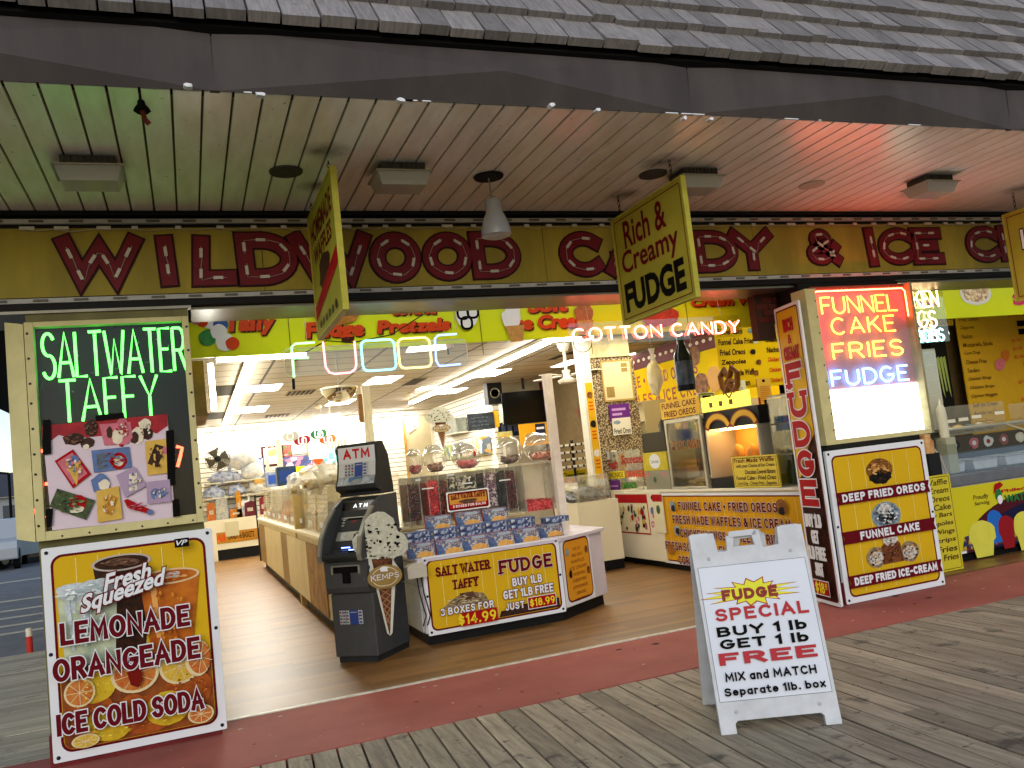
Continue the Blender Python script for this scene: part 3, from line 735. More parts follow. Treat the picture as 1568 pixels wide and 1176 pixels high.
# ================================================================== SIGN COLOURS
Y_ = mat('print_yellow', '#c9a21c', .5, var=.1, scale=1.5, spec=.04); WH = mat('print_white', '#d4d6da', .5, var=.05, scale=3, spec=.04); MR = mat('print_maroon', '#5c0f18', .5, spec=.03); RD = mat('print_red', '#981418', .5, spec=.03); BK = mat('print_black', '#0c0a09', .5, spec=.03)
BRT = mat('print_yellow_bright', '#d9c428', .5, spec=.04); STR = mat('print_stripe', '#d8c77a', .35)
BOLT = mat('bolt_head', '#20242c', .4, metal=.4)
def framed(name, label, cat, sh, box, t=.02, inner=Y_, r=.09, margin=.05, bolts=True, lines=8, body=WH, group=None):
    """white board with a maroon line and a yellow field; returns (thing, drawing sheet, field box)"""
    x0, y0, x1, y1 = box
    o = thing(name, label, cat, sh.w(((x0 + x1) / 2, y0)), group)
    b = MB(); s = Sheet(sh.o, sh.ux, sh.uy, b, 0.0)
    s.slab(x0, y0, x1, y1, t, body, .012); b.build('panel', o)
    b = MB(); s = Sheet(sh.o, sh.ux, sh.uy, b, .0015)
    s.rect(x0 + margin, y0 + margin, x1 - margin, y1 - margin, MR, r)
    f = margin + .016; s.rect(x0 + f, y0 + f, x1 - f, y1 - f, inner, r - .012)
    for k in range(1, lines):
        xx = x0 + f + (x1 - x0 - 2 * f) * k / lines; s.off += 0; s.line([(xx, y0 + f + .02), (xx, y1 - f - .02)], .005, STR)
    if bolts:
        bb_ = MB(); q = Sheet(sh.o, sh.ux, sh.uy, bb_, 0.0)
        for (x, y) in [(x0 + .03, y0 + .03), (x1 - .03, y0 + .03), (x0 + .03, y1 - .03), (x1 - .03, y1 - .03), (x0 + .022, (y0 + y1) / 2), (x1 - .022, (y0 + y1) / 2)]:
            bb_.lathe(q.w((x, y), 0), [(.012, 0), (.012, .004), (.006, .008), (0, .008)], BOLT, 10, axis=sh.n)
        bb_.build('bolt', o)
    return o, s, (x0 + f, y0 + f, x1 - f, y1 - f)

# ---------------------------------------------------------------- left neon cabinet
cab = thing('neon_cabinet', 'yellow framed sign cabinet with green neon lettering on dark backing', 'neon sign', (-.45, 6.35, 1.43))
b = MB(); x0, x1, z0, z1 = -.945, .075, 1.425, 2.865; yf, yb = 6.335, 6.42
fw = .055
b.box(x0, x0 + fw, yf, yb, z0, z1, M_ycab); b.box(x1 - fw * .8, x1, yf, yb, z0, z1, M_ycab); b.box(x0 + fw, x1 - fw * .8, yf, yb, z0, z0 + .06, M_ycab); b.box(x0 + fw, x1 - fw * .8, yf, yb, z1 - .035, z1, M_ycab)
b.prism([(-1.068, 6.41, z0 + .03), (-.95, 6.345, z0), (-.95, 6.42, z0), (-1.068, 6.42, z0 + .03)], (0, 0, 1.43), M_ycab)
b.build('frame', cab, bev=.004)
b = MB()
for k in range(9):
    for x in (x0 + .018, x1 - .016): b.lathe((x, yf, z0 + .1 + k * .155 + (k % 3) * .012), [(.009, 0), (.006, .006), (0, .006)], BOLT, 8, axis=(0, -1, 0))
for k in range(6): b.lathe((x0 + .15 + k * .16, yf, z0 + .02), [(.007, 0), (.005, .006), (0, .006)], BOLT, 8, axis=(0, -1, 0))
b.build('rivets', cab)
b = MB(); b.box(x0 + fw, x1 - fw * .8, 6.402, 6.419, z0 + .06, z1 - .035, mat('neon_backing', '#0d131a', .35, var=.2, scale=3)); b.build('backing', cab)
nG = glow('neon_green', (.10, 1.0, .09), 3.4); nRed = glow('neon_red', (1, .07, .03), 5)
sh = facade(6.402)
b = MB(); neon_word(b, sh, 'SALTWATER', sh.bb((68, 581), (281, 503)), .0095, nG, off=.035, gap=.16)
neon_word(b, sh, 'TAFFY', sh.bb((95, 648), (240, 575)), .0095, nG, off=.035, gap=.2); b.build('neon_lettering', cab, smooth=True)
b = MB()
for (u, v) in ((70, 545), (92, 560), (120, 545), (148, 530), (165, 545), (190, 535), (212, 525), (240, 520), (258, 530), (112, 600), (135, 610), (160, 600), (192, 595), (228, 605)): q = sh.w(sh.px(u, v), 0); b.tube([q, q - Vector((0, .03, 0))], .004, mat('glass_post', '#6f7a78', .3), 6)
b.tube([sh.w(sh.px(*q), .012) for q in ((66, 585), (60, 610), (52, 640), (46, 690))], .004, mat('neon_lead', '#3a4040', .5), 5)
for (u0, u1, v) in ((84, 96, 578), (112, 124, 574), (140, 150, 572), (176, 190, 566), (222, 236, 556), (124, 132, 640)): b.tube([sh.w(sh.px(u0, v), .022), sh.w(sh.px(u1, v - 1), .022)], .006, mat('neon_lead', ''), 5)
b.build('tube_supports', cab)
b = MB()
for P in ([(270, 684), (279, 686), (276, 700), (272, 715)], [(53, 701), (60, 693), (68, 690)], [(53, 780), (60, 788), (70, 793)], [(70, 741), (74, 741)]):
    b.tube([sh.w(sh.px(*q), .03) for q in P], .0105, nRed, 6)
b.build('red_tube_border', cab, smooth=True)
b = MB(); b.box(x0 + fw - .01, x1 - fw * .8 + .01, 6.343, 6.346, z0 + .05, z1 - .03, clear('cabinet_glass', (.9, .93, .93), .018)); b.build('glass', cab)

# poster taped to the cabinet glass
ps = facade(6.335); P4 = [(64, 652), (256, 634), (268, 792), (80, 812)]
po = thing('ice_cream_poster', 'white ice cream poster with red heading taped over the neon cabinet glass', 'poster', ps.w(ps.px(170, 800)))
b = MB(); q = [ps.w(ps.px(*p), .001) for p in P4]; b.prism([q[3], q[2], q[1], q[0]], (0, .003, 0), mat('poster_paper', '#c9b8c2', .5, var=.06)); b.build('sheet', po)
b = MB(); s = Sheet(ps.o, ps.ux, mb=b, off=.003)
PR = mat('poster_red', '#a3202a', .4, col2='#7c1420', scale=9)
s.ppoly([(64, 652), (256, 634), (257, 652), (240, 664), (215, 655), (200, 664), (150, 668), (110, 672), (90, 666), (66, 684)], PR)
brown = mat('choc', '#3d2218', .45, var=.4, scale=30); pink = mat('pink_ice', '#c46a78', .5, var=.25, scale=20); yel = mat('poster_yellow', '#c9a248', .5, var=.15, scale=20); blu = mat('poster_blue', '#5a6f9c', .5, var=.25, scale=25); grn = mat('poster_green', '#3c5a38', .5, var=.4, scale=25); cream = mat('cream_ice', '#d8cdb4', .5, var=.15, scale=25)
def blob(u, v, ru, rv, m_, jit=.12, seed=3, n=16):
    x, y = s.px(u, v); x1_, y1_ = s.px(u + ru, v); x2_, y2_ = s.px(u, v - rv); s.circ(x, y, abs(x1_ - x), abs(y2_ - y), m_, n, jit, seed)
for a in ((113, 672, 17, 9, brown), (134, 678, 12, 8, brown), (140, 655, 11, 13, brown), (132, 684, 5, 4, cream), (222, 650, 10, 9, cream), (226, 664, 9, 9, brown), (210, 667, 11, 13, cream), (206, 670, 7, 9, brown), (175, 662, 6, 12, yel), (188, 652, 8, 16, pink), (186, 680, 4, 4, RD)): blob(*a)
s.ppoly([(152, 650), (200, 646), (203, 670), (196, 680), (160, 682)], pink); blob(180, 668, 9, 12, cream); blob(168, 662, 5, 9, brown)
s.ppoly([(84, 706), (112, 688), (140, 726), (112, 748)], RD); s.ppoly([(88, 708), (111, 693), (134, 725), (112, 742)], pink); blob(113, 712, 12, 11, yel); blob(113, 705, 9, 8, blu); s.ppoly([(106, 722), (122, 718), (118, 744)], yel)
s.ppoly([(140, 690), (198, 684), (202, 716), (144, 724)], blu); blob(182, 706, 13, 13, RD, 0); blob(182, 706, 8, 8, cream, 0); s.ppoly([(148, 696), (160, 694), (164, 716), (150, 720)], mat('poster_grey', '#5c6470', .5, var=.4, scale=40))
s.ppoly([(222, 676), (254, 672), (260, 724), (226, 728)], yel); s.ppoly([(238, 680), (252, 684), (242, 716), (226, 710)], brown); blob(252, 690, 4, 6, pink)
s.ppoly([(88, 748), (146, 766), (132, 796), (76, 776)], mat('poster_dark', '#2a2822', .5, col2='#4a5b34', scale=40)); blob(120, 770, 14, 12, RD); blob(118, 780, 12, 5, cream)
blob(154, 740, 14, 15, blu); blob(160, 742, 9, 8, cream)
s.ppoly([(148, 752), (182, 744), (188, 794), (150, 800)], yel); s.ppoly([(166, 756), (182, 762), (172, 790), (158, 784)], mat('poster_orange', '#b9812e', .5, var=.2, scale=20))
lav = mat('poster_lavender', '#a08aa4', .5, var=.12, scale=10)
s.ppoly([(178, 728), (206, 714), (224, 744), (192, 762)], lav); s.ppoly([(198, 726), (210, 724), (210, 750), (198, 752)], cream)
s.ppoly([(224, 738), (260, 734), (262, 768), (226, 772)], lav); blob(236, 756, 5, 8, blu); blob(248, 755, 6, 7, blu); s.ppoly([(190, 766), (196, 764), (230, 780), (226, 786), (196, 778)], RD); blob(230, 784, 5, 4, blu)
def pd(u, v, ru, rv, mats, n, size=.16, seed=1):
    x, y = s.px(u, v); s.dabs(x, y, abs(s.px(u + ru, v)[0] - x), abs(s.px(u, v - rv)[1] - y), mats, n, size, seed)
for k, q in enumerate(((113, 672, 16, 8, [brown, mat('choc_hi', '#6a4632', .4)]), (140, 655, 10, 12, [brown, mat('choc_hi', '')]), (188, 656, 10, 16, [pink, cream, RD]), (222, 656, 11, 12, [cream, brown]), (113, 714, 14, 18, [yel, pink, blu, cream]), (172, 704, 24, 12, [blu, mat('poster_grey', ''), RD]), (240, 700, 12, 20, [yel, brown]), (110, 772, 24, 14, [grn, mat('poster_dark', ''), mat('leaf_hi', '#6a7a4a', .5)]), (168, 774, 12, 20, [yel, cream, mat('poster_orange', '')]), (206, 738, 12, 14, [lav, cream, blu]), (210, 775, 16, 6, [RD, pink]), (244, 754, 12, 12, [lav, blu, cream]))): pd(*q, 26, .17, k)
b.build('artwork', po)
b = MB(); s = Sheet(ps.o, ps.ux, mb=b, off=.018)
for P in ([(146, 636), (190, 632), (191, 640), (147, 645)], [(66, 644), (78, 642), (79, 695), (66, 697)], [(254, 660), (266, 658), (269, 742), (257, 744)], [(264, 766), (274, 763), (276, 790), (265, 792)], [(70, 780), (82, 778), (80, 804), (72, 808)]): s.ppoly(P, BK)
b.build('tape', po)

# ---------------------------------------------------------------- drinks board
sh = facade(6.315); box = sh.bb((82, 1170), (311, 810)); box = (box[0] - .0, box[1], box[2] + .055, box[3])
o, s, f = framed('drinks_board', 'tall white edged board picturing cold drinks and citrus on yellow', 'sign board', sh, box, t=.03, r=.07, lines=7)
dark = mat('cola', '#1c0f0b', .25, col2='#3a1d12', scale=20); lemj = mat('lemonade_juice', '#b9bfa0', .3, col2='#8f9a86', scale=9, var=.2); orj = mat('orange_juice', '#b8691d', .3, col2='#96450f', scale=7); ice = mat('ice', '#c3ccd0', .25, var=.35, scale=30)
orp = mat('orange_peel', '#a8541a', .4, col2='#7a3412', scale=10); lem = mat('lemon_skin', '#c9ab28', .4, col2='#b08d1a', scale=9); orf = mat('orange_flesh', '#a84f22', .4, col2='#c07a35', scale=26); pith = mat('pith', '#cfbd8f', .4)
F0, F1, F2, F3 = f; fw_, fh_ = F2 - F0, F3 - F1
g = lambda x, y: (F0 + fw_ * x, F1 + fh_ * y)
def gp(pts, m_): s.poly([g(*p) for p in pts], m_)
def gc(x, y, rx, ry, m_, jit=0, n=22, seed=1):
    k = 1.06 + jit * .6; x = min(max(x, rx * k), 1 - rx * k); y = min(max(y, ry * k), 1 - ry * k)
    s.circ(F0 + fw_ * x, F1 + fh_ * y, fw_ * rx, fh_ * ry, m_, n, jit, seed)
s.poly(Sheet.rr(F0 + .004, F1 + .004, F2 - .004, F1 + fh_ * .42, .05), mat('citrus_ground', '#8d4a1a', .45, col2='#5f2a12', scale=8))
gp([(.33, .40), (.56, .40), (.62, .93), (.25, .93)], dark); gc(.44, .93, .2, .045, mat('cup_rim', '#b8aaa0', .25, var=.2)); gc(.44, .93, .18, .036, dark); gc(.42, .935, .09, .02, mat('cola_ice', '#6d4c3a', .3, var=.5, scale=40)); gc(.5, .925, .06, .018, mat('cola_ice', '#6d4c3a'))
gp([(.04, .42), (.36, .42), (.40, .80), (.01, .80)], lemj); gc(.2, .80, .2, .05, ice, .15, 26); gc(.12, .82, .1, .04, ice, .2, 14, 4); gc(.28, .83, .1, .035, ice, .2, 14, 6)
for k, y in enumerate((.74, .69, .63)): gp([(.05 + .1 * k, y), (.13 + .1 * k, y + .02), (.12 + .1 * k, y - .04), (.06 + .1 * k, y - .05)], ice)
gp([(.6, .42), (.88, .42), (.96, .82), (.55, .82)], orj); gc(.755, .82, .21, .042, mat('cup_lip', '#d0b48a', .25)); gc(.755, .82, .19, .033, orj); gc(.78, .825, .05, .018, ice, .2, 12)
gp([(.62, .78), (.66, .78), (.67, .5), (.64, .5)], mat('orange_glint', '#d39a55', .25)); gp([(.06, .78), (.09, .78), (.11, .5), (.09, .5)], ice)
for (x, y, rx, ry, m_, sd_) in ((.08, .16, .16, .12, orp, 1), (.9, .2, .16, .13, orp, 2), (.55, .1, .2, .1, orp, 3), (.22, .30, .13, .085, lem, 4), (.3, .08, .16, .09, lem, 5), (.68, .12, .15, .09, lem, 6), (.45, .14, .1, .09, orp, 7)): gc(x, y, rx, ry, m_, .03, 24, sd_)
def slice_(x, y, rx, ry, m_, a0=0):
    gc(x, y, rx, ry, pith); gc(x, y, rx * .86, ry * .86, m_)
    for k in range(8):
        t = a0 + k * math.pi / 4; s.line([g(x, y), g(x + rx * .84 * math.cos(t), y + ry * .84 * math.sin(t))], .004, pith)
slice_(.48, .33, .16, .10, orf, .2); slice_(.78, .33, .14, .095, mat('lemon_flesh', '#c9ae45', .4, col2='#b98f2a', scale=30), .3); slice_(.02 + .1, .285, .1, .075, orf); slice_(.93, .36, .09, .10, orf, .5); slice_(.14, .035, .09, .035, mat('lemon_flesh', '#c9ae45')); slice_(.9, .06, .09, .05, orf)
gp([(.43, .35), (.52, .36), (.53, .3), (.5, .26), (.45, .28)], mat('glaze', '#6d140d', .2))
def gd(x, y, rx, ry, mats, n, size=.14, seed=1): s.dabs(F0 + fw_ * x, F1 + fh_ * y, fw_ * rx, fh_ * ry, mats, n, size, seed)
icel = [mat('ice_a', '#dfe6e8', .3), mat('ice_b', '#93a2a4', .3), mat('ice_c', '#b9c4bd', .3)]
gd(.2, .80, .18, .045, icel, 50, .16, 2); gd(.2, .64, .13, .14, icel, 40, .10, 3); gd(.42, .93, .14, .024, [mat('cola_a', '#8d6a50', .3), mat('cola_b', '#4a2c1c', .3), dark], 36, .14, 4); gd(.75, .82, .15, .024, [mat('oj_a', '#d9a060', .3), mat('oj_b', '#a85a16', .3)], 24, .16, 5); gd(.74, .62, .13, .17, [mat('oj_c', '#c27a2a', .3), mat('oj_d', '#9a4d10', .3)], 30, .09, 6)
for q_ in ((.22, .30, .11, .07, 7), (.3, .08, .14, .07, 8), (.68, .12, .13, .07, 9)): gd(*q_[:4], [mat('lem_a', '#d8c04a', .4), mat('lem_b', '#a88a14', .4)], 40, .07, q_[4])
for q_ in ((.17, .16, .14, .10, 10), (.83, .2, .14, .11, 11), (.55, .11, .17, .08, 12)): gd(*q_[:4], [mat('org_a', '#bd6a28', .4), mat('org_b', '#7a3210', .4)], 46, .06, q_[4])
b = s.mb; b.build('artwork', o)
b = MB(); s2 = Sheet(s.o, s.ux, mb=b, off=s.off + .001); SHD = mat('letter_shadow', '#331a12', .5)
s2.ptext('Fresh', (160, 907), (231, 858), WH, bold=.03, shear=.25, out=MR, ob=.05, rot=.17)
s2.ptext('Squeezed', (126, 946), (254, 866), WH, bold=.03, shear=.25, out=MR, ob=.05, rot=.22)
for t, A, B, C_ in (('LEMONADE', (95, 987), (92.4, 953), (291, 950)), ('ORANGEADE', (84, 1043), (83, 1008), (307, 1000)), ('ICE COLD SODA', (90, 1124), (87, 1091), (313, 1080))):
    x0_, y0_, x1_, y1_ = s2.b3(A, B, C_); s2.stext(t, x0_, y0_, x1_, y1_, MR, w=.2, out=WH, ow=.10, gap=.42)
s2.prect = None
x0_, y0_, x1_, y1_ = s2.bb((268, 838), (289, 822)); s2.rect(x0_, y0_, x1_, y1_, BK); s2.text('VP', x0_ + .01, y0_ + .012, x1_ - .01, y1_ - .012, WH, bold=.02, shear=.3)
b.build('lettering', o)

# ---------------------------------------------------------------- right light box with neon
lb = thing('neon_light_box', 'bright light box with red and blue neon words on the pillar', 'neon sign', (6.05, 6.35, 1.46))
sh = facade(6.36); X0, Z0, X1, Z1 = sh.bb((1273, 676), (1390, 438)); X0 = sh.px(1258, 560)[0]; X1 = sh.px(1404, 560)[0]; X0 -= .0
q0 = sh.w((X0, Z0)); q1 = sh.w((X1, Z1)); xa, xb, za, zb = q0.x, q1.x, q0.z, q1.z
b = MB(); b.box(xa - .12, xa, 6.3, 6.5, za - .03, zb, M_ycab); b.box(xa, xb, 6.3, 6.35, za - .03, za + .012, M_ycab); b.box(xa, xb, 6.37, 6.416, zb + .001, zb + .03, mat('box_dark', '#4a4030', .6, var=.3)); b.box(xb, xb + .03, 6.3, 6.42, za - .03, zb + .03, mat('box_edge', '#8f8a64', .5, var=.3))
b.build('frame', lb, bev=.003)
b = MB()
for k in range(9): b.lathe((xa - .02, 6.3, za + .1 + k * .15), [(.008, 0), (.005, .005), (0, .005)], BOLT, 8, axis=(0, -1, 0))
b.build('rivets', lb)
b = MB(); b.box(xa, xb, 6.401, 6.415, za + .4, zb, mat('box_backing', '#a87a80', .5, var=.05)); b.build('backing', lb)
zf = sh.w(sh.px(1330, 592)).z
b = MB(); b.box(xa, xb, 6.385, 6.4, za + .012, zf, glow('lit_panel', (1, .98, .9), 4)); b.build('lit_panel', lb)
nO = glow('neon_orange', (1, .27, .03), 5.5); nY = glow('neon_yellow', (1, .48, .04), 4.5); nB = glow('neon_blue', (.10, .40, 1), 10); nWash = glow('red_wash_glow', (1, .05, .02), 26)
sh = facade(6.40)
b = MB()
neon_word(b, sh, 'FUNNEL', sh.bb((1256, 482), (1366, 452)), .0095, nO, off=.03, gap=.2)
neon_word(b, sh, 'CAKE', sh.bb((1272, 513), (1364, 484)), .0095, nO, off=.03, gap=.3)
neon_word(b, sh, 'FRIES', sh.bb((1274, 551), (1376, 521)), .0095, nY, off=.03, gap=.3)
neon_word(b, sh, 'FUDGE', sh.bb((1272, 592), (1384, 560)), .0095, nB, off=.03, gap=.3); b.build('neon_lettering', lb, smooth=True)
b = MB(); b.tube([(xa + .02, 6.35, zf + .25), (xa + .02, 6.35, zb - .05), (xa + .05, 6.35, zb - .02), (xb - .05, 6.35, zb - .02), (xb - .02, 6.35, zb - .05), (xb - .02, 6.35, zb - .3)], .007, nWash, 6); b.build('red_tube_border', lb, smooth=True)  # red tubes added to wash the backing and soffit with red light
b = MB(); b.box(xa, xb, 6.312, 6.315, za + .012, zb - .012, clear('box_glass', (.95, .95, .95), .03)); b.build('glass', lb)

# ---------------------------------------------------------------- fried treats board
def gd(x, y, rx, ry, mats, n, size=.14, seed=1): s.dabs(F0 + fw_ * x, F1 + fh_ * y, fw_ * rx, fh_ * ry, mats, n, size, seed)
sh = facade(6.325); box = sh.bb((1297, 926), (1412, 673)); box = (sh.px(1297, 926)[0], box[1], sh.px(1448, 896)[0], box[3])
o, s, f = framed('fried_treats_board', 'white edged yellow board with three red ribbons of fried desserts', 'sign board', sh, box, t=.03, r=.06, lines=6)
F0, F1, F2, F3 = f; fw_, fh_ = F2 - F0, F3 - F1
dough = mat('dough', '#8f5a26', .5, col2='#4d2c12', scale=14); darkc = mat('dark_cookie', '#1a1411', .5, var=.4, scale=30); plate = mat('plate', '#5b6f7c', .3, col2='#8fa0aa', scale=26); cakes = mat('cake_swirl', '#20262c', .5, col2='#8796a0', scale=60); whip = mat('whip', '#c8c4bd', .5, var=.2, scale=30); choco = mat('choc_ice', '#4a2418', .5, col2='#7a4528', scale=24)
gc(.5, .87, .15, .085, dough, .03); gc(.5, .815, .13, .05, darkc, .1); gc(.46, .89, .05, .03, mat('dough_lit', '#b98a4a', .5))
gc(.5, .53, .165, .10, plate); gc(.5, .535, .145, .085, cakes, .06); gc(.5, .515, .09, .05, darkc, .1); gc(.49, .57, .075, .05, whip, .08)
gc(.32, .24, .11, .075, mat('half_ball', '#5d4632', .5, col2='#a08a6c', scale=20), .04); gc(.7, .24, .11, .075, mat('half_ball', ''), .04); gc(.32, .235, .08, .05, whip); gc(.7, .235, .08, .05, whip); gp([(.38, .18), (.62, .18), (.6, .32), (.42, .32)], choco); gc(.5, .29, .11, .06, choco, .05); gc(.5, .35, .085, .045, whip, .08); gc(.5, .395, .025, .02, RD)
crust = [mat('crust_a', '#a9743a', .5, spec=.03), mat('crust_b', '#6a3f1a', .5, spec=.03), mat('crust_c', '#c99a5c', .5, spec=.03)]; greys = [mat('frost_a', '#aab4ba', .5, spec=.03), mat('frost_b', '#39434c', .5, spec=.03), mat('frost_c', '#d0d4d4', .5, spec=.03)]
whites = [mat('whip_a', '#d6d2ca', .5, spec=.03), mat('whip_b', '#a59f95', .5, spec=.03)]; darks = [mat('cookie_a', '#0e0a08', .5), mat('cookie_b', '#33251d', .5)]
gd(.5, .885, .14, .065, crust, 60, .13, 2); gd(.5, .815, .11, .04, darks, 26, .16, 3); gd(.5, .535, .14, .085, greys, 90, .10, 4); gd(.5, .515, .085, .045, darks, 26, .18, 5); gd(.49, .575, .065, .042, whites, 26, .2, 6)
for cx_ in (.32, .7): gd(cx_, .24, .1, .07, crust + darks, 40, .13, 7); gd(cx_, .237, .07, .045, whites + greys[:1], 26, .18, 8)
gd(.5, .26, .1, .075, [choco, crust[1], darks[1], mat('choc_lit', '#8a5636', .5)], 60, .12, 9); gd(.5, .352, .075, .04, whites, 26, .2, 10)
for (y, t) in ((.70, 'DEEP FRIED OREOS'), (.415, 'FUNNEL CAKE'), (.10, 'DEEP FRIED ICE-CREAM')):
    a, c = g(-.03, y - .045), g(1.03, y + .045)
    s.poly([(a[0], a[1]), (c[0], a[1]), (c[0] - .02, (a[1] + c[1]) / 2), (c[0], c[1]), (a[0], c[1]), (a[0] + .02, (a[1] + c[1]) / 2)], MR)
    pad = .06 if len(t) > 12 else .2
    s.stext(t, a[0] + pad, a[1] + .02, c[0] - pad, c[1] - .02, WH, w=.25, gap=.5)
s.mb.build('artwork', o)

# ---------------------------------------------------------------- tall fudge sign on the pillar flank
A = at(1247, 922, Z=0.0); Bq = at(1289, 934, Z=0.0); ux = (Bq - A); ux.z = 0
sh = Sheet(A, ux); 
xs_ = sh.px(1220, 700); 
c = sh.bb((1249, 915), (1285, 928)); top = sh.px(1200, 468)[1]
W4 = ux.length
o = thing('tall_fudge_sign', 'narrow upright fudge sign, yellow above and dark brown below, on pillar flank', 'sign board', A)
b = MB(); s = Sheet(sh.o, sh.ux, mb=b, off=0); s.slab(0, .02, W4, top, .02, WH, .02); b.build('panel', o)
b = MB(); s = Sheet(sh.o, sh.ux, mb=b, off=.0015); H4 = top
s.rect(.03, .05, W4 - .03, top - .03, MR, .03); s.rect(.045, .065, W4 - .045, top - .045, Y_, .02); s.rect(.045, .065, W4 - .045, top * .42, mat('fudge_brown', '#22100b', .5, spec=.03, col2='#3b1a10', scale=6), .02)
s.poly([(.045, top * .40), (W4 - .045, top * .40), (W4 - .045, top * .56), (W4 * .5, top * .50)], mat('fudge_brown', ''))
s.stext('RICH', .14, top * .91, W4 - .14, top * .955, RD, w=.24); s.text('&', W4 * .42, top * .868, W4 * .58, top * .9, RD, bold=.03); s.stext('CREAMY', .09, top * .815, W4 - .09, top * .86, RD, w=.24, gap=.45)
for k, ch in enumerate('FUDGE'):
    y1_ = top * (.805 - k * .098); s.stext(ch, .085, y1_ - top * .088, W4 - .085, y1_, RD, w=.27, serif=True, out=WH, ow=.09)
for k, (t, pad) in enumerate((('BUY 1LB', .09), ('GET', .17), ('1LB FREE', .08), ('JUST', .16))):
    y1_ = top * (.30 - k * .053); s.stext(t, pad, y1_ - top * .044, W4 - pad, y1_, WH, w=.22, gap=.45)
s.rect(.1, top * .035, W4 - .1, top * .085, WH); s.rect(.106, top * .038, W4 - .106, top * .082, RD); s.stext('$18', .13, top * .042, W4 * .62, top * .078, BRT, w=.2); s.text('.99', W4 * .64, top * .056, W4 - .13, top * .078, BRT, bold=.03)
b.build('artwork', o)

# ---------------------------------------------------------------- hanging signs under the soffit
def chain(mb, p, q, m_, n_=4):
    p, q = Vector(p), Vector(q)
    for k in range(n_):
        c = p.lerp(q, (k + .5) / n_); L = (p - q).length / n_ * .62; a = Vector((1, 0, 0)) if k % 2 else Vector((0, 1, 0))
        mb.tube([c + a * .010 * math.cos(t) + Vector((0, 0, L * math.sin(t))) for t in [2 * math.pi * j / 10 for j in range(10)]], .003, m_, 5, closed=True)
Mch = mat('chain_steel', '#2b2724', .5, metal=.5)
def hanging(name, label, X, y0, y1, z0, z1, skew=0):
    o = thing(name, label, 'hanging sign', (X, (y0 + y1) / 2, z0), 'double sided signs hung from the soffit')
    b = MB(); P = [(X - .014, y0, z0), (X - .014, y1, z0), (X - .014, y1, z1), (X - .014, y0, z1)]
    b.prism(P, (.028, 0, 0), mat('hang_yellow', '#9c9130', .5, var=.15, scale=4)); b.build('panel', o, bev=.002)
    b = MB()
    e = .012
    for (a0, a1, c0, c1) in ((y0 - e, y0 + .004, z0 - e, z1 + e), (y1 - .004, y1 + e, z0 - e, z1 + e), (y0 + .004, y1 - .004, z0 - e, z0 + .004), (y0 + .004, y1 - .004, z1 - .004, z1 + e)):
        b.box(X - .02, X + .02, a0, a1, c0, c1, mat('hang_edge', '#a8a03c', .45, var=.2, scale=10))
    b.build('frame', o)
    for yy in (y0 + .13, y1 - .13):
        b = MB(); chain(b, (X, yy, 3.652), (X, yy, z1 + .012), Mch, 4 if 3.652 - z1 < .2 else 6); b.build('chain', o)
    return o, Sheet((X - .0145, y1, z0), (0, -1, 0))
o, sh = hanging('hanging_sign', 'hanging fudge sign with maroon and black words on yellow', 3.42, 5.08, 6.15, 2.615, 3.475)
b = MB(); s = Sheet(sh.o, sh.ux, mb=b, off=.001); Wd, Hh = 1.07, .86
s.ring(.03, .03, Wd - .03, Hh - .03, .01, .008, MR)
s.text('Rich &', .17, Hh * .67, Wd - .25, Hh * .93, MR, bold=.02); s.text('Creamy', .09, Hh * .385, Wd - .12, Hh * .66, MR, bold=.02); s.text('FUDGE', .08, Hh * .08, Wd - .09, Hh * .36, BK, bold=.045)
b.build('lettering', o)
o, sh = hanging('hanging_sign', 'hanging sign with brown letters and a red ribbon, seen nearly edge on', .98, 5.25, 6.36, 2.66, 3.555)
b = MB(); s = Sheet((.98 - .0145, 6.36, 2.66), (0, -1, 0), mb=b, off=.001)
s.text('HOMEMADE', .1, .66, 1.02, .82, MR, bold=.03); s.text('WAFFLES', .15, .5, .95, .63, MR, bold=.03); s.circ(.55, .38, .25, .12, brown, 18, .15); s.poly([(.02, .12), (1.09, .30), (1.09, .42), (.02, .22)], RD); s.text('CONES', .2, .18, .9, .30, WH, bold=.03, rot=.17)
for k in range(6): s.circ(.2 + k * .14, .07, .04, .03, brown, 10, .2, k)
b.build('artwork', o)
o, sh = hanging('hanging_sign', 'hanging lemonade sign on yellow at the right end of the soffit', 7.62, 4.9, 5.94, 2.61, 3.455)
o['label'] = 'hanging lemonade sign with white and orange words on yellow'
b = MB(); s = Sheet(sh.o, sh.ux, mb=b, off=.001); s.ring(.03, .03, 1.01, .815, .01, .008, MR)
s.text('Fresh', .28, .68, .8, .79, MR, bold=.02); s.text('Lemonade', .15, .47, .92, .66, WH, bold=.03, out=BK, ob=.05); s.text('Orangeade', .22, .27, .92, .43, mat('orange_ink', '#a8431c', .4), bold=.03, out=MR, ob=.05); s.text('Cold', .22, .06, .7, .2, mat('orange_ink', ''), bold=.03)
b.build('lettering', o)

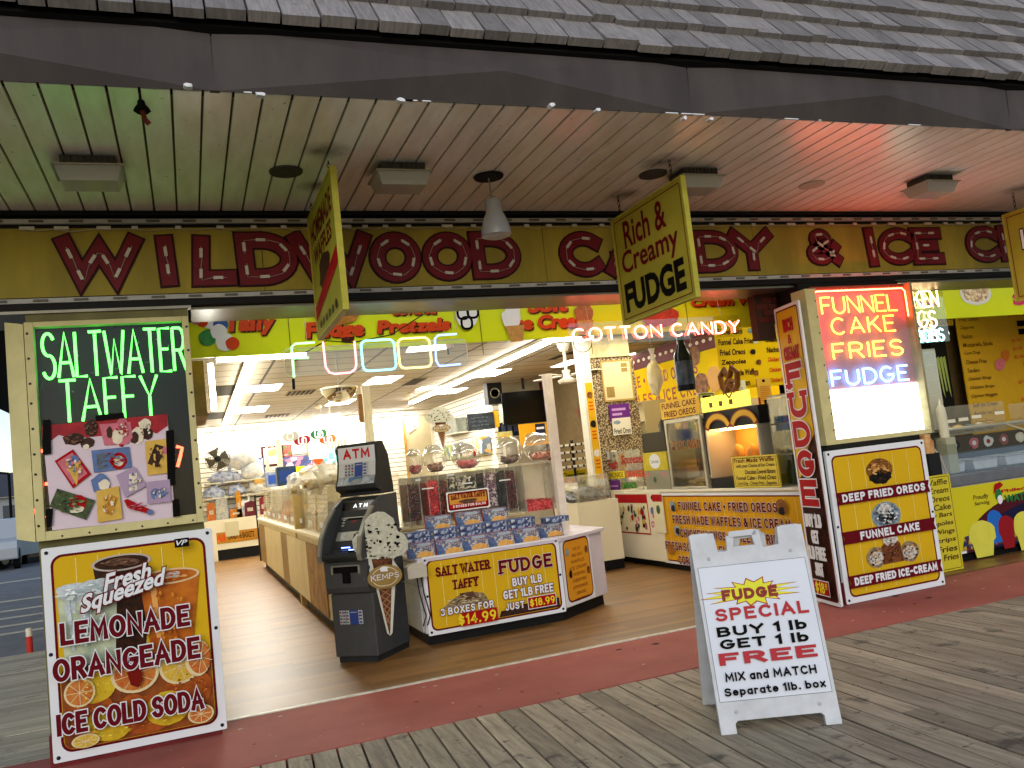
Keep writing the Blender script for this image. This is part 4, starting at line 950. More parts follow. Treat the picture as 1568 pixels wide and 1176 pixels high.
# ---------------------------------------------------------------- soffit fittings
Mlh = mat('lamp_housing', '#4b4a45', .5, metal=.3, var=.3, scale=20)
lens = clear('lamp_lens', (.85, .85, .8), .25, .15, body=.45, bcol=(.55, .55, .5))
def wallpack(p, lab, w=.36, d=.22):
    o = thing('soffit_light', lab, 'light', (p.x, p.y, 3.65), 'square flood lights under the soffit')
    b = MB(); b.box(p.x - w / 2 + .03, p.x + w / 2 - .03, p.y - d / 2, p.y + d / 2, 3.585, 3.65, Mlh)
    for k in range(9): xx = p.x - w / 2 + .05 + k * (w - .1) / 8; b.box(xx - .006, xx + .006, p.y - d / 2 - .012, p.y - d / 2, 3.59, 3.645, Mlh)
    b.build('housing', o, bev=.003)
    b = MB(); z = 3.585; a, c = .0, .035
    lo = [(p.x - w / 2, p.y - d / 2 - .03, z), (p.x + w / 2, p.y - d / 2 - .03, z), (p.x + w / 2, p.y + d / 2 + .03, z), (p.x - w / 2, p.y + d / 2 + .03, z)]
    hi = [(q[0] + (.03 if q[0] < p.x else -.03), q[1] + (.04 if q[1] < p.y else -.04), z - .085) for q in lo]
    b.add(lo + hi, [(4, 5, 6, 7), (0, 1, 5, 4), (1, 2, 6, 5), (2, 3, 7, 6), (3, 0, 4, 7), (3, 2, 1, 0)], lens); b.build('lens', o)
    b = MB(); b.tube([(p.x - .1, p.y, 3.54), (p.x + .1, p.y, 3.54)], .022, mat('lamp_tube', '#9d9b90', .3), 8); b.build('bulb', o)
    b = MB(); b.box(p.x - w / 2 - .012, p.x + w / 2 + .012, p.y - d / 2 - .042, p.y + d / 2 + .042, 3.579, 3.587, mat('lens_rim', '#8f8c7e', .5)); b.build('rim', o)
for (u, v, lab) in ((138, 268, 'square soffit flood light glowing greenish above the green neon'), (612, 276, 'square soffit flood light between the edge-on sign and the pendant lamp'), (1062, 282, 'square soffit flood light half hidden behind the hanging fudge sign'), (1424, 290, 'square soffit flood light lit red above the light box')):
    wallpack(at(u, v - 8, Z=3.6), lab)
def can(p, lab, r=.085, empty=True):
    o = thing('recessed_light', lab, 'light', (p.x, p.y, 3.645), 'round recessed lights in the soffit')
    b = MB(); b.lathe((p.x, p.y, 3.636), [(r, 0), (r + .022, .003), (r + .024, .014), (r, .014)], Mlh if empty else mat('can_ring', '#b9ae9b', .4), 26); b.build('ring', o, smooth=True)
    b = MB(); b.lathe((p.x, p.y, 3.6425), [(0, 0), (r, 0), (r, .004), (0, .004)], M_dark if empty else mat('can_face', '#77705f', .5), 26); b.build('opening', o)
can(at(438, 264, Z=3.64), 'empty black recessed light hole beside the edge-on hanging sign')
can(at(1243, 284, Z=3.64), 'pale ringed recessed light between the fudge sign and red flood light', empty=False)
can(at(1000, 268, Z=3.64), 'dark recessed light hole behind the hanging fudge sign')
p = at(748, 270, Z=3.645)
o = thing('pendant_lamp', 'grey bell shaped pendant lamp hanging from a black soffit plate', 'lamp', (p.x, p.y, 3.2))
b = MB(); b.lathe((p.x, p.y, 3.632), [(0, 0), (.105, .002), (.11, .012), (0, .014)], M_black, 26); b.build('ceiling_plate', o, smooth=True)
b = MB(); b.tube([(p.x, p.y, 3.635), (p.x + .004, p.y, 3.53), (p.x + .015, p.y, 3.44)], .006, mat('cord', '#77736a', .5), 6); b.tube([(p.x + .03, p.y, 3.5), (p.x + .012, p.y, 3.44), (p.x + .02, p.y, 3.36)], .003, mat('cord', ''), 5); b.build('cord', o)
b = MB(); b.lathe((p.x + .012, p.y, 3.195), [(.0, .01), (.075, 0), (.108, .012), (.105, .06), (.085, .13), (.058, .19), (.055, .27), (.03, .285), (0, .285)], clear('frosted_shade', (.6, .62, .62), .3, .3, body=.55, bcol=(.32, .33, .34)), 28); b.build('shade', o, smooth=True)
b = MB(); b.ell((p.x + .012, p.y, 3.26), .04, .04, .055, mat('bulb_grey', '#8e908e', .3), 12); b.build('bulb', o, smooth=True)

# ---------------------------------------------------------------- A-frame sign on the boards
PL = mat('white_plastic', '#cbced3', .45, col2='#a9abae', scale=6, contrast=1.0)
c0 = at(1105, 1126, Z=.0); c1 = at(1290, 1108, Z=.0); ax = (c1 - c0); ax.z = 0; Wd = ax.length; ax.normalize(); back = Vector((-ax.y, ax.x, 0)); mid = (c0 + c1) / 2
o = thing('sandwich_board', 'white plastic folding A-frame sign advertising a fudge special on the boards', 'A-frame sign', mid)
tilt = math.atan2(.27, 1.06)
upv = (back * math.sin(tilt) + Vector((0, 0, 1)) * math.cos(tilt)).normalized()
HT = 1.09
def leaf(o_, ux_, uy_, name):
    b = MB(); s = Sheet(o_, ux_, uy_, b, 0)
    def bx(x0, y0, x1, y1, t=.035): b.prism([s.w(q, 0) for q in ((x0, y0), (x1, y0), (x1, y1), (x0, y1))], -s.n * t, PL)
    out = [(0, 0), (.085, 0), (.085, .05), (.10, .065), (Wd - .10, .065), (Wd - .085, .05), (Wd - .085, 0), (Wd, 0), (Wd, HT), (Wd - .14, HT), (Wd - .15, HT - .1), (Wd - .24, HT - .11), (Wd - .25, HT - .01), (Wd - .27, HT + .0), (Wd - .42, HT + .0), (Wd - .44, HT - .02), (Wd - .45, HT - .11), (.15, HT - .11), (.14, HT), (0, HT)]
    hole = [(Wd - .40, HT - .035), (Wd - .295, HT - .035), (Wd - .285, HT - .09), (Wd - .41, HT - .09)]
    # split round the handle hole so the leaf is a single closed outline each side
    L_ = out[:9] + out[9:14] + [hole[1], hole[2], hole[3], hole[0], (Wd - .42, HT - .035), (Wd - .44, HT - .02)] + out[16:]
    b.prism([s.w(q, 0) for q in L_], -s.n * .035, PL)
    b.prism([s.w(q, 0) for q in ((Wd - .43, HT - .0335), (Wd - .262, HT - .0335), (Wd - .27, HT), (Wd - .42, HT))], -s.n * .0345, PL)
    return b.build(name, o, bev=.004)
leaf(c0, ax, upv, 'front_leaf')
topc = c0 + upv * HT
b0 = c0 + back * (.62) ; upb = (topc + back * .045 - b0).normalized()
lf2 = leaf(b0 + ax * Wd, -ax, upb, 'rear_leaf')
b = MB()
for t in (.06, Wd - .07): b.tube([topc + ax * (t - .05) + back * .02 + Vector((0, 0, -.012)), topc + ax * (t + .05) + back * .02 + Vector((0, 0, -.012))], .016, PL, 10)
b.build('hinge', o, smooth=True)
b = MB(); s = Sheet(c0, ax, upv, b, .002); s.rect(.018, .165, Wd - .018, .90, mat('panel_groove', '#6d7078', .6)); s.rect(.021, .168, Wd - .021, .897, mat('sign_sheet', '#cbd0da', .4, var=.04, scale=3)); b.build('sign_sheet', o)
b = MB(); s = Sheet(c0, ax, upv, b, .0035)
def B_(u0, v0, u1, v1): return s.bb((u0, v0), (u1, v1))
cx, cy = s.px(1152, 906); rnd = random.Random(4); star = []
for k in range(30):
    t = 2 * math.pi * k / 30; e = (1.0 if k % 2 == 0 else .68) * (1 + .25 * (rnd.random() - .5)); stretch = 1.35 if (k % 2 == 0 and abs(math.cos(t)) > .8) else 1
    star.append((cx + .2 * e * math.cos(t) * stretch, cy + .068 * e * math.sin(t)))
s.poly([(cx + (x - cx) * 1.09, cy + (y - cy) * 1.12) for x, y in star], RD); s.poly(star, mat('star_yellow', '#cfcf2e', .4))
AR = mat('aframe_red', '#a3232c', .4); BRN = mat('star_brown', '#7a2a1a', .4)
s.stext('FUDGE', *s.b3((1106.7, 920.5), (1104.5, 904.5), (1191.5, 913)), BRN, w=.26, gap=.45, out=AR, ow=.06)
s.stext('SPECIAL', *s.b3((1096.5, 952.5), (1094.4, 933.3), (1239, 938)), AR, w=.22, gap=.42, nat=True)
s.stext('BUY 1 lb', *s.b3((1098.7, 976.3), (1096, 961.3), (1236, 964)), BK, w=.23, gap=.42, nat=True); s.stext('GET 1 lb', *s.b3((1103.3, 995.3), (1101, 980.4), (1239, 984)), BK, w=.23, gap=.42, nat=True)
s.stext('FREE', *s.b3((1102, 1020), (1098.7, 1001.5), (1252, 1006)), AR, w=.25, gap=.42, nat=True)
s.stext('MIX and MATCH', *s.b3((1111, 1044.5), (1108.8, 1031), (1250.3, 1031)), BK, w=.22, gap=.4, nat=True); s.stext('Separate 1lb. box', *s.b3((1109.7, 1067), (1107.6, 1054.5), (1264, 1052)), BK, w=.22, gap=.4, nat=True)
b.build('lettering', o)
b = MB()
for (x, y) in ((.1, .11), (Wd - .1, .11), (.09, .945), (Wd - .09, .945)): b.lathe(c0 + ax * x + upv * y, [(.011, 0), (.009, .004), (0, .005)], mat('rivet_grey', '#a2a5ab', .4), 10, axis=s.n)
b.build('rivet', o)

# ================================================================== INSIDE THE SHOP
def speck(name, cols, scale=60, rough=.4):
    if name in MT: return MT[name]
    M, n, l, bs = nodes_mat(name)
    tc = n.new('ShaderNodeTexCoord'); vo = n.new('ShaderNodeTexVoronoi'); vo.inputs['Scale'].default_value = scale
    l.new(tc.outputs['Object'], vo.inputs['Vector']); sx = n.new('ShaderNodeSeparateXYZ'); l.new(vo.outputs['Color'], sx.inputs[0])
    rp = n.new('ShaderNodeValToRGB'); rp.color_ramp.interpolation = 'CONSTANT'; e = rp.color_ramp.elements
    while len(e) < len(cols): e.new(0.5)
    for i, c in enumerate(cols): e[i].position = i / len(cols); e[i].color = lin(c)
    l.new(sx.outputs[0], rp.inputs[0]); l.new(rp.outputs[0], bs.inputs['Base Color']); bs.inputs['Roughness'].default_value = rough
    bp = n.new('ShaderNodeBump'); bp.invert = True; bp.inputs['Strength'].default_value = .7; bp.inputs['Distance'].default_value = .01; l.new(vo.outputs['Distance'], bp.inputs['Height']); l.new(bp.outputs[0], bs.inputs['Normal'])
    return M
L_tube = glow('fluorescent', (1, .96, .86), 34); L_pan = glow('troffer_diffuser', (1, .96, .86), 18)
M_wfr = mat('fixture_white', '#cfc9b8', .5)
# ceiling panels of light
TR = [((372, 601), (432, 588)), ((362, 633), (412, 621)), ((556, 589), (617, 575)), ((480, 642), (523, 633)), ((716, 578), (783, 565)), ((662, 604), (716, 594)), ((845, 562), (895, 550)), ((498, 621), (545, 611)), ((640, 596), (668, 591)), ((955, 545), (985, 540))]
TL = ['over the central aisle', 'over the far aisle', 'behind the neon fudge word', 'above the jelly bean signs', 'above the black television', 'behind the ice cream cone cutout', 'beside the white ceiling fan', 'beside the dome mirror', 'next to the bright strip light', 'over the food stand']
for k, (a, c) in enumerate(TR):
    p = at(*a, Z=ZC - .012); q = at(*c, Z=ZC - .012); xa, xb = p.x, q.x; ya, yb = min(p.y, q.y), max(p.y, q.y)
    if yb - ya < .45: yb = ya + .55
    if yb - ya > 1.3: yb = ya + 1.2
    o = thing('ceiling_light', 'lit ceiling light panel ' + TL[k], 'light', ((xa + xb) / 2, (ya + yb) / 2, ZC - .02), 'lit panels in the shop ceiling')
    b = MB(); b.box(xa - .03, xb + .03, ya - .03, yb + .03, ZC - .012, ZC - .001, M_wfr); b.build('frame', o)
    b = MB(); b.box(xa, xb, ya, yb, ZC - .018, ZC - .013, L_pan); b.build('diffuser', o)
for k in range(4):  # unseen panels added to brighten the food stand and freezer bay
    x = (6.9, 6.6, 6.2, 9.6)[k]; y = 7.7 + 1.5 * k if k < 3 else 7.9
    o = thing('ceiling_light', ['added unseen light panel above the tall fudge sign', 'added unseen light panel above the waffle sign', 'added unseen light panel above the popcorn machine', 'added unseen light panel above the ice cream freezer'][k], 'light', (x, y, ZC - .02), 'lit panels in the shop ceiling')
    b = MB(); b.box(x - .33, x + .33, y - .33, y + .33, ZC - .012, ZC - .001, M_wfr); b.build('frame', o)
    b = MB(); b.box(x - .3, x + .3, y - .3, y + .3, ZC - .018, ZC - .013, glow('stand_fill_panel', (1, .90, .70), 13)); b.build('diffuser', o)
def strip(name, lab, p, q, gl=L_tube):
    o = thing('strip_light', lab, 'strip light', (p + q) / 2); d = (q - p).normalized(); sd_ = Vector((d.y, -d.x, 0))
    b = MB(); w = [p + sd_ * .07, q + sd_ * .07, q - sd_ * .07, p - sd_ * .07]; b.prism(w, (0, 0, .05), M_wfr); b.build('housing', o)
    for s_ in (-1, 1):
        b = MB(); b.tube([p + sd_ * .045 * s_ + Vector((0, 0, -.02)), q + sd_ * .045 * s_ + Vector((0, 0, -.02))], .019, gl, 8); b.build('tube', o)
V3 = Vector
xr = at(838, 522, Z=ZC - .06); xl = at(387, 547, Z=ZC - .06)
strip('strip_light', 'long fluorescent strip light running back along the ceiling over the candy bins', V3((xr.x, xr.y, ZC - .06)), V3((xr.x + .1, 19.5, ZC - .06)))
strip('strip_light', 'long fluorescent strip light running back over the empty aisle', V3((xl.x, xl.y, ZC - .06)), V3((xl.x + .05, 21.5, ZC - .06)))
FT = glow('front_tube', (1, .95, .84), 40)
strip('strip_light', 'added unseen strip light across the ceiling above the display counter', V3((1.2, 8.25, ZC - .06)), V3((4.6, 8.25, ZC - .06)), glow('counter_fill_tube', (1, .95, .84), 20))  # unseen strip added to light the counter front and candy rack
p = at(332, 549, Z=ZC - .06); q = at(468, 541, Z=ZC - .06); strip('strip_light', 'short fluorescent strip light across the ceiling just behind the taffy banner', V3((p.x, p.y, ZC - .06)), V3((q.x, p.y, ZC - .06)), FT)
p = at(835, 519, Z=ZC - .06); q = at(905, 515, Z=ZC - .06); strip('strip_light', 'short fluorescent strip light across the ceiling behind the ice cream banner', V3((p.x, p.y, ZC - .06)), V3((q.x, p.y, ZC - .06)), FT)
strip('strip_light', 'fluorescent strip light along the back wall above the pictures', V3((.3, 22.7, 3.12)), V3((5.9, 22.7, 3.12)), glow('cove_tube', (1, .95, .84), 55))
strip('strip_light', 'fluorescent strip light behind the header shining on the yellow banner', V3((.3, 6.9, 3.22)), V3((5.1, 6.9, 3.22)), glow('banner_tube', (1, .97, .85), 5))
strip('strip_light', 'fluorescent strip light behind the header shining on the funnel cake banner', V3((7.3, 6.9, 3.22)), V3((11.5, 6.9, 3.22)), glow('banner_tube', (1, .97, .85), 5))
p = at(623, 536, Y=9.2); q = at(683, 531, Y=9.2)
o = thing('tube_lamp', 'bare white tube lamp with round brown cap under the ceiling', 'lamp', p)
b = MB(); b.prism([p + V3((0, 0, -.02)), q + V3((0, 0, -.02)), q + V3((0, 0, .03)), p + V3((.03, 0, .03))], (0, .05, 0), glow('tube_lamp_face', (1, .97, .88), 8)); b.build('tube', o)
b = MB(); b.ell((q.x + .04, q.y, q.z + .01), .05, .05, .05, mat('lamp_cap', '#8d7a74', .5), 12); b.tube([(q.x + .02, q.y, q.z), (q.x + .02, q.y, q.z - .09)], .012, M_black, 6); b.build('cap', o, smooth=True)

# yellow banner behind the header
M_ban = mat('banner_yellow', '#c3d016', .45, var=.05, scale=1.2)
bO = mat('banner_orange', '#b93c12', .45); bS = mat('banner_shadow', '#3a1608', .5)
Yb = 7.4
def banner(name, lab, xa, xb, z0):
    o = thing(name, lab, 'banner', ((xa + xb) / 2, Yb, z0))
    b = MB(); b.box(xa, xb, Yb + .002, Yb + .03, z0, ZC, M_ban); b.build('panel', o); return o
sh = facade(Yb); zb_ = at(480, 538, Y=Yb).z
o = banner('menu_banner', 'long yellow banner naming taffy fudge pretzels and ice cream above the entrance', -.2, 5.9, zb_)
b = MB(); s = Sheet(sh.o, sh.ux, mb=b, off=.002)
for (u, v) in ((443, 510), (735, 495), (900, 480), (1050, 470)): x = s.px(u, v)[0]; s.rect(x - .004, s.px(u, 548)[1] + .03, x + .004, s.px(u, 430)[1], mat('seam', '#5f6016', .6))
for (u, v, r_, m_) in ((323, 490, 15, WH), (338, 484, 14, BRT), (310, 493, 9, bO), (318, 517, 14, mat('mint_green', '#3d8a4c', .4, var=.3, scale=20)), (300, 490, 8, pink), (338, 498, 12, mat('candy_blue', '#2a4e92', .4)), (335, 508, 13, WH), (345, 524, 15, WH), (356, 526, 11, bO)): blob(u, v, r_, r_ * .9, m_, .06)
for (t, A_, B2) in (('Taffy', (344, 516), (421, 480)), ('Fudge', (468, 526), (556, 490)), ('Covered', (598, 484), (667, 461)), ('Pretzels', (577, 512), (688, 486)), ('Soft', (808, 480), (867, 455)), ('Ice Cream', (780, 507), (901, 479)), ('Cream Wings', (1058, 474), (1186, 452))):
    x0_, y0_, x1_, y1_ = s.bb(A_, B2); s.text(t, x0_ + .012, y0_ - .012, x1_ + .012, y1_ - .012, bS, bold=.06, shear=.12); s.text(t, x0_, y0_, x1_, y1_, bO, bold=.055, shear=.12)
blob(714, 483, 17, 20, WH, .03); 
for (u, v) in ((708, 480), (723, 478), (714, 495)): s.ring(s.px(u - 8, v)[0], s.px(u, v + 9)[1], s.px(u + 8, v)[0], s.px(u, v - 9)[1], .04, .022, BK)
blob(782, 487, 15, 16, WH, .08); blob(784, 474, 12, 12, WH, .08); s.ppoly([(772, 500), (802, 498), (800, 522), (782, 524)], mat('cone', '#b78a4a', .5, var=.3, scale=30))
blob(893, 480, 15, 14, mat('choc_swirl', '#a4643c', .5, var=.3, scale=30), .08); blob(893, 466, 11, 11, mat('choc_swirl', ''), .08); s.ppoly([(882, 492), (908, 490), (902, 520), (890, 521)], mat('cone', ''))
blob(515, 480, 38, 18, mat('fudge_pile', '#b2762c', .5, var=.4, scale=20), .08); blob(1010, 485, 30, 16, mat('wings_pic', '#b2402a', .5, var=.4, scale=20), .1)
b.build('artwork', o)
zb2 = at(1500, 485, Y=Yb).z
o = banner('menu_banner', 'yellow banner picturing a funnel cake above the freezer', 6.7, 13, zb2)
b = MB(); s = Sheet(sh.o, sh.ux, mb=b, off=.002)
blob(1494, 450, 24, 17, mat('plate_white', '#c8c8cc', .4), .03); blob(1494, 448, 21, 14, speck('funnel_cake', ['#a88a62', '#d0bd9c', '#8f6f48', '#c7b08a'], 30), .07)
s.ptext('S', (1552, 468), (1568, 448), mat('banner_pink', '#b8305c', .4), bold=.06); s.ptext('Chicken', (1400, 470), (1434, 458), bO, bold=.05)
b.build('artwork', o)

# hanging neon words
def neonthing(name, lab, loc): return thing(name, lab, 'neon sign', loc)
Yn = 7.12; sh = facade(Yn); ac = clear('neon_acrylic', (.96, .97, .96), .10)
o = neonthing('hanging_neon', 'multicoloured neon tubes spelling fudge hung in the entrance', sh.w(sh.px(575, 570)))
def rpath(u0, v0, u1, v1, r, open_=None):
    x0, y0, x1, y1 = sh.bb((u0, v1), (u1, v0)); return Sheet.rr(x0, y0, x1, y1, r, 6)
neonc = {'F': (.25, 1, .3), 'U': (1, .28, .32), 'D': (.2, .85, 1), 'G': (1, .72, .2), 'E': (.22, .35, 1)}
def tb(nm, paths, r=.0085):
    b = MB()
    for P in paths: b.tube([sh.w(p, .02) for p in P], r, glow('neon_tube_' + nm.lower(), neonc[nm], 2.0), 7)
    b.build('letter_tube', o, smooth=True)
px = lambda *P: [sh.px(*p) for p in P]
tb('F', [px((481, 525), (452, 527), (446, 532), (450, 578)), px((448, 549), (472, 548))])
tb('U', [px((494, 524), (498, 562), (504, 571), (512, 573), (536, 571), (543, 566), (545, 558), (542, 523))])
x = rpath(556, 520, 602, 569, .045); tb('D', [x + [x[0]]])
x = rpath(612, 517, 656, 565, .05); tb('G', [x + [x[0]]])
tb('E', [px((698, 512), (670, 514), (665, 519), (667, 553), (672, 561), (704, 558))])
b = MB(); x = rpath(437, 519, 713, 577, .05); b.prism([sh.w(p, .0) for p in x], -sh.n * .006, ac); b.build('acrylic_plate', o)
b = MB(); xx = [sh.w(p, .002) for p in x]; b.tube(xx, .004, mat('acrylic_edge', '#c9c6b0', .3), 5, closed=True)
for (u, v) in ((470, 520), (700, 505)): p = sh.w(sh.px(u, v), 0); b.tube([p, (p.x, p.y + .2, ZC)], .0025, M_wire, 4)
b.build('frame_wire', o)
b = MB(); b.tube([sh.w(sh.px(*q), -.02) for q in ((700, 440), (650, 480), (600, 512), (540, 524), (500, 521), (470, 538), (452, 552))], .005, M_black, 6); b.tube([sh.w(sh.px(449, 580), 0), sh.w(sh.px(450, 596), 0)], .012, M_black, 8); b.build('cable', o)
o = neonthing('hanging_neon', 'pinkish red neon words cotton candy hung in the entrance', sh.w(sh.px(1003, 526)))
nC = glow('neon_cotton', (1, .14, .10), 11)
b = MB(); x0, y0, x1, y1 = sh.bb((878, 527), (1128, 487))
S_, W_ = strokes('COTTON CANDY', .3, .5)
for i, P in enumerate(S_): b.tube([sh.w((x0 + p[0] / W_ * (x1 - x0), y0 + .02 + p[1] * (y1 - y0 - .05)), .02 + .006 * (i % 2)) for p in P], .0082, nC, 7)
b.build('letter_tube', o, smooth=True)
b = MB(); b.prism([sh.w(p, 0) for p in Sheet.rr(x0 - .04, y0 - .02, x1 + .04, y1 + .03, .03)], -sh.n * .006, ac); b.build('acrylic_plate', o)
b = MB()
for t in (.1, .9): p = sh.w((x0 + (x1 - x0) * t, y1 + .03)); b.tube([p, (p.x, p.y + .1, ZC)], .0025, M_wire, 4)
b.tube([sh.w(sh.px(890 + 14 * math.cos(t), 527 + 13 * math.sin(t)), .03) for t in [2 * math.pi * k / 16 for k in range(15)]], .004, M_black, 5); b.build('cable', o)

# ---------------------------------------------------------------- cash machine
A0 = V3((1.077, 7.89, 0)); A1 = V3((1.395, 7.59, 0)); ux = (A1 - A0).normalized(); uy = V3((-ux.y, ux.x, 0))
T = Matrix.Identity(4)
for i in range(3): T[i][0] = ux[i]; T[i][1] = uy[i]; T[i][2] = (0, 0, 1)[i]; T[i][3] = (A0.x, A0.y, .006)[i]
Wd = .44; Dp = .6
GR = mat('machine_grey', '#414243', .45, var=.12, scale=10); GR2 = mat('machine_dark', '#292b2c', .4, var=.2, scale=10); SIL = mat('machine_silver', '#8a8a80', .35, metal=.4, var=.1); SCR = mat('screen_black', '#07080a', .15)
o = thing('cash_machine', 'dark grey upright cash machine with a curved topper sign standing on the shop floor', 'cash machine', A0)
def T2(y0, z0, y1, z1): # frame on the sloping face: returns sheet whose x runs across the machine
    a = T @ V3((0, y0, z0)); u_ = (T @ V3((1, y0, z0))) - a; v_ = (T @ V3((0, y1, z1))) - a
    return Sheet(a, u_, v_), v_.length
b = MB(T); b.box(.02, Wd - .02, .06, Dp, .0, .05, GR2); b.build('base', o)
b = MB(T); b.box(0, Wd, .035, Dp, .05, .60, GR); b.build('lower_cabinet', o, bev=.012)
b = MB(T); prof = [(.005, .605), (-.02, .66), (-.025, .88), (.0, .905)]; b.prism([(0, y, z) for y, z in prof + [(Dp, .905), (Dp, .605)]], (Wd, 0, 0), GR); b.build('dispenser_door', o, bev=.012)
prof = [(.0, .91), (-.075, .90), (-.09, .93), (-.085, .955), (.05, 1.0), (.16, 1.16), (.265, 1.30), (.32, 1.40), (.36, 1.425), (Dp, 1.425), (Dp, .91)]
b = MB(T); b.prism([(.03, y, z) for y, z in prof], (Wd - .06, 0, 0), GR2); b.build('head', o, bev=.006)
for x in (0, Wd - .032):
    b = MB(T); pr = [(.0, .91), (-.10, .90), (-.115, .95), (-.07, 1.1), (.03, 1.23), (.17, 1.35), (.33, 1.425), (Dp, 1.435), (Dp, .91)]; b.prism([(x, y, z) for y, z in pr], (.032, 0, 0), GR)
    for k in range(2, 6): y0, z0 = pr[k - 1]; y1, z1 = pr[k]; b.prism([(x - .001, y0 - .001, z0), (x - .001, y1 - .001, z1), (x - .001, y1 + .022, z1 - .012), (x - .001, y0 + .022, z0 - .012)], (.034, 0, 0), SIL)
    b.build('side_arch', o, bev=.003)
s, L_ = T2(.060, 1.01, .265, 1.30); b = s.mb; s.off = .002
s.slab(.06, .16, Wd - .06, .30, .012, SIL, .01); s.rect(.13, .175, .29, .29, SCR, .005); s.rect(.18, .195, .235, .235, mat('screen_text', '#6d6a66', .3)); s.rect(.185, .2, .23, .23, SCR); s.circ(.21, .25, .03, .014, mat('screen_red', '#5c1c18', .3), 12)
for k in range(4):
    for x in (.085, .31): s.rect(x, .178 + k * .028, x + .028, .192 + k * .028, mat('key_grey', '#8a8b88', .4))
s.slab(.07, .055, Wd - .07, .145, .008, SIL, .006); s.rect(.11, .07, .16, .135, mat('label_white', '#a9abae', .4, var=.35, scale=60)); s.rect(.25, .07, .34, .12, SCR); s.rect(.27, .125, .33, .135, SCR)
b.build('screen_panel', o)
b = MB(T)
b.box(.06, Wd - .06, -.07, .02, .957, .968, GR2); b.box(.07, .27, -.03, .03, .968, .975, mat('keypad_blue', '#141a3a', .3)); 
for r in range(3):
    for c in range(4): b.box(.085 + c * .045, .115 + c * .045, -.025 + r * .018, -.013 + r * .018, .975, .981, mat('key_dark', '#2a2c33', .4))
b.box(.28, .36, -.05, .03, .968, 1.0, SCR); b.build('keypad', o)
b = MB(T); b.box(.17, .26, .02, .024, 1.0, 1.008, glow('blue_lamp', (.15, .25, 1), 5)); b.box(.29, .35, -.051, -.05, .985, .992, glow('blue_lamp', (.15, .25, 1), 5)); b.build('blue_light', o)
s, L_ = T2(.272, 1.31, .322, 1.40); s.off = .003; s.rect(.04, .005, Wd - .04, .09, SCR, .01); s.stext('A T M', .16, .028, .31, .065, glow('lit_letters', (.9, .95, 1), 1.2), w=.2); s.mb.build('lit_header', o)
b = MB(T); b.box(.1, .36, -.034, -.0265, .79, .845, SCR); b.box(.19, .27, -.036, -.0265, .70, .79, SCR)
for (x0, x1, z0, z1) in ((.08, .1, .78, .855), (.36, .38, .78, .855), (.08, .38, .845, .855)): b.box(x0, x1, -.04, -.0265, z0, z1, SIL)
b.build('cash_slot', o)
s = Sheet(T @ V3((0, .035, 0)), ux); s.off = .002
def stickers(s, x, z, k=1.0):
    for j, w in enumerate((.03, .028, .034)):
        s.rect(x + j * .036 * k, z, x + (j * .036 + w) * k, z + .12 * k, mat('label_white', ''))
        for r in range(4): s.rect(x + (j * .036 + .004) * k, z + (.01 + r * .028) * k, x + (j * .036 + .024) * k, z + (.026 + r * .028) * k, mat(['mini_red', 'mini_blue', 'mini_green'][(r + j) % 3], ['#8a2a2a', '#2c3e78', '#476a4c'][(r + j) % 3], .4))
    s.rect(x + .112 * k, z - .002, x + .195 * k, z + .122 * k, mat('card_blue', '#2a3c7a', .4)); s.rect(x + .12 * k, z + .1 * k, x + .185 * k, z + .106 * k, mat('label_white', ''))
    s.rect(x + .2 * k, z, x + .245 * k, z + .12 * k, mat('label_white', ''))
    for r in range(4): s.rect(x + .206 * k, z + (.01 + r * .028) * k, x + .236 * k, z + (.024 + r * .028) * k, mat('mini_blue', ''))
stickers(s, .08, .335); s.mb.build('card_labels', o)
# topper: curved lit sign
b = MB(T); pr = [(y + .17, z) for y, z in [(.18, 1.44), (.20, 1.47), (.13, 1.50), (.12, 1.54), (.16, 1.62), (.185, 1.75), (.19, 1.90), (.21, 1.925), (.30, 1.925), (.38, 1.80), (.42, 1.50), (.42, 1.44)]]
b.prism([(-.02, y, z) for y, z in pr], (Wd - .0, 0, 0), GR2); b.build('topper', o, bev=.01)
tp = [(.29, 1.545), (.33, 1.62), (.355, 1.75), (.36, 1.895)]
b = MB(T)
for k in range(3):
    (y0, z0), (y1, z1) = tp[k], tp[k + 1]; m_ = [mat('topper_photo', '#5c6066', .35, col2='#9aa0a6', scale=14), mat('topper_grey', '#a9abae', .35), mat('topper_white', '#b9bbc0', .35)][k]
    b.face([(.0, y0 - .003, z0), (Wd - .04, y0 - .003, z0), (Wd - .04, y1 - .003, z1), (.0, y1 - .003, z1)], m_)
b.build('topper_sign', o)
s, L_ = T2(.353, 1.75, .358, 1.895); s.off = .004; s.stext('ATM', .055, .035, .345, .125, mat('atm_red', '#a8161c', .35), w=.22); s.mb.build('lettering', o)
s, L_ = T2(.326, 1.62, .351, 1.75); s.off = .004; stickers(s, .07, .0, 1.02); s.mb.build('card_labels', o)
s, L_ = T2(.288, 1.545, .326, 1.62); s.off = .004; s.rect(.12, .03, .27, .075, mat('hand_blue', '#3a5f86', .4, var=.3, scale=30)); s.circ(.22, .03, .06, .025, mat('hand_grey', '#7d7f82', .4, var=.3, scale=20), 14, .1); s.mb.build('hand_picture', o)

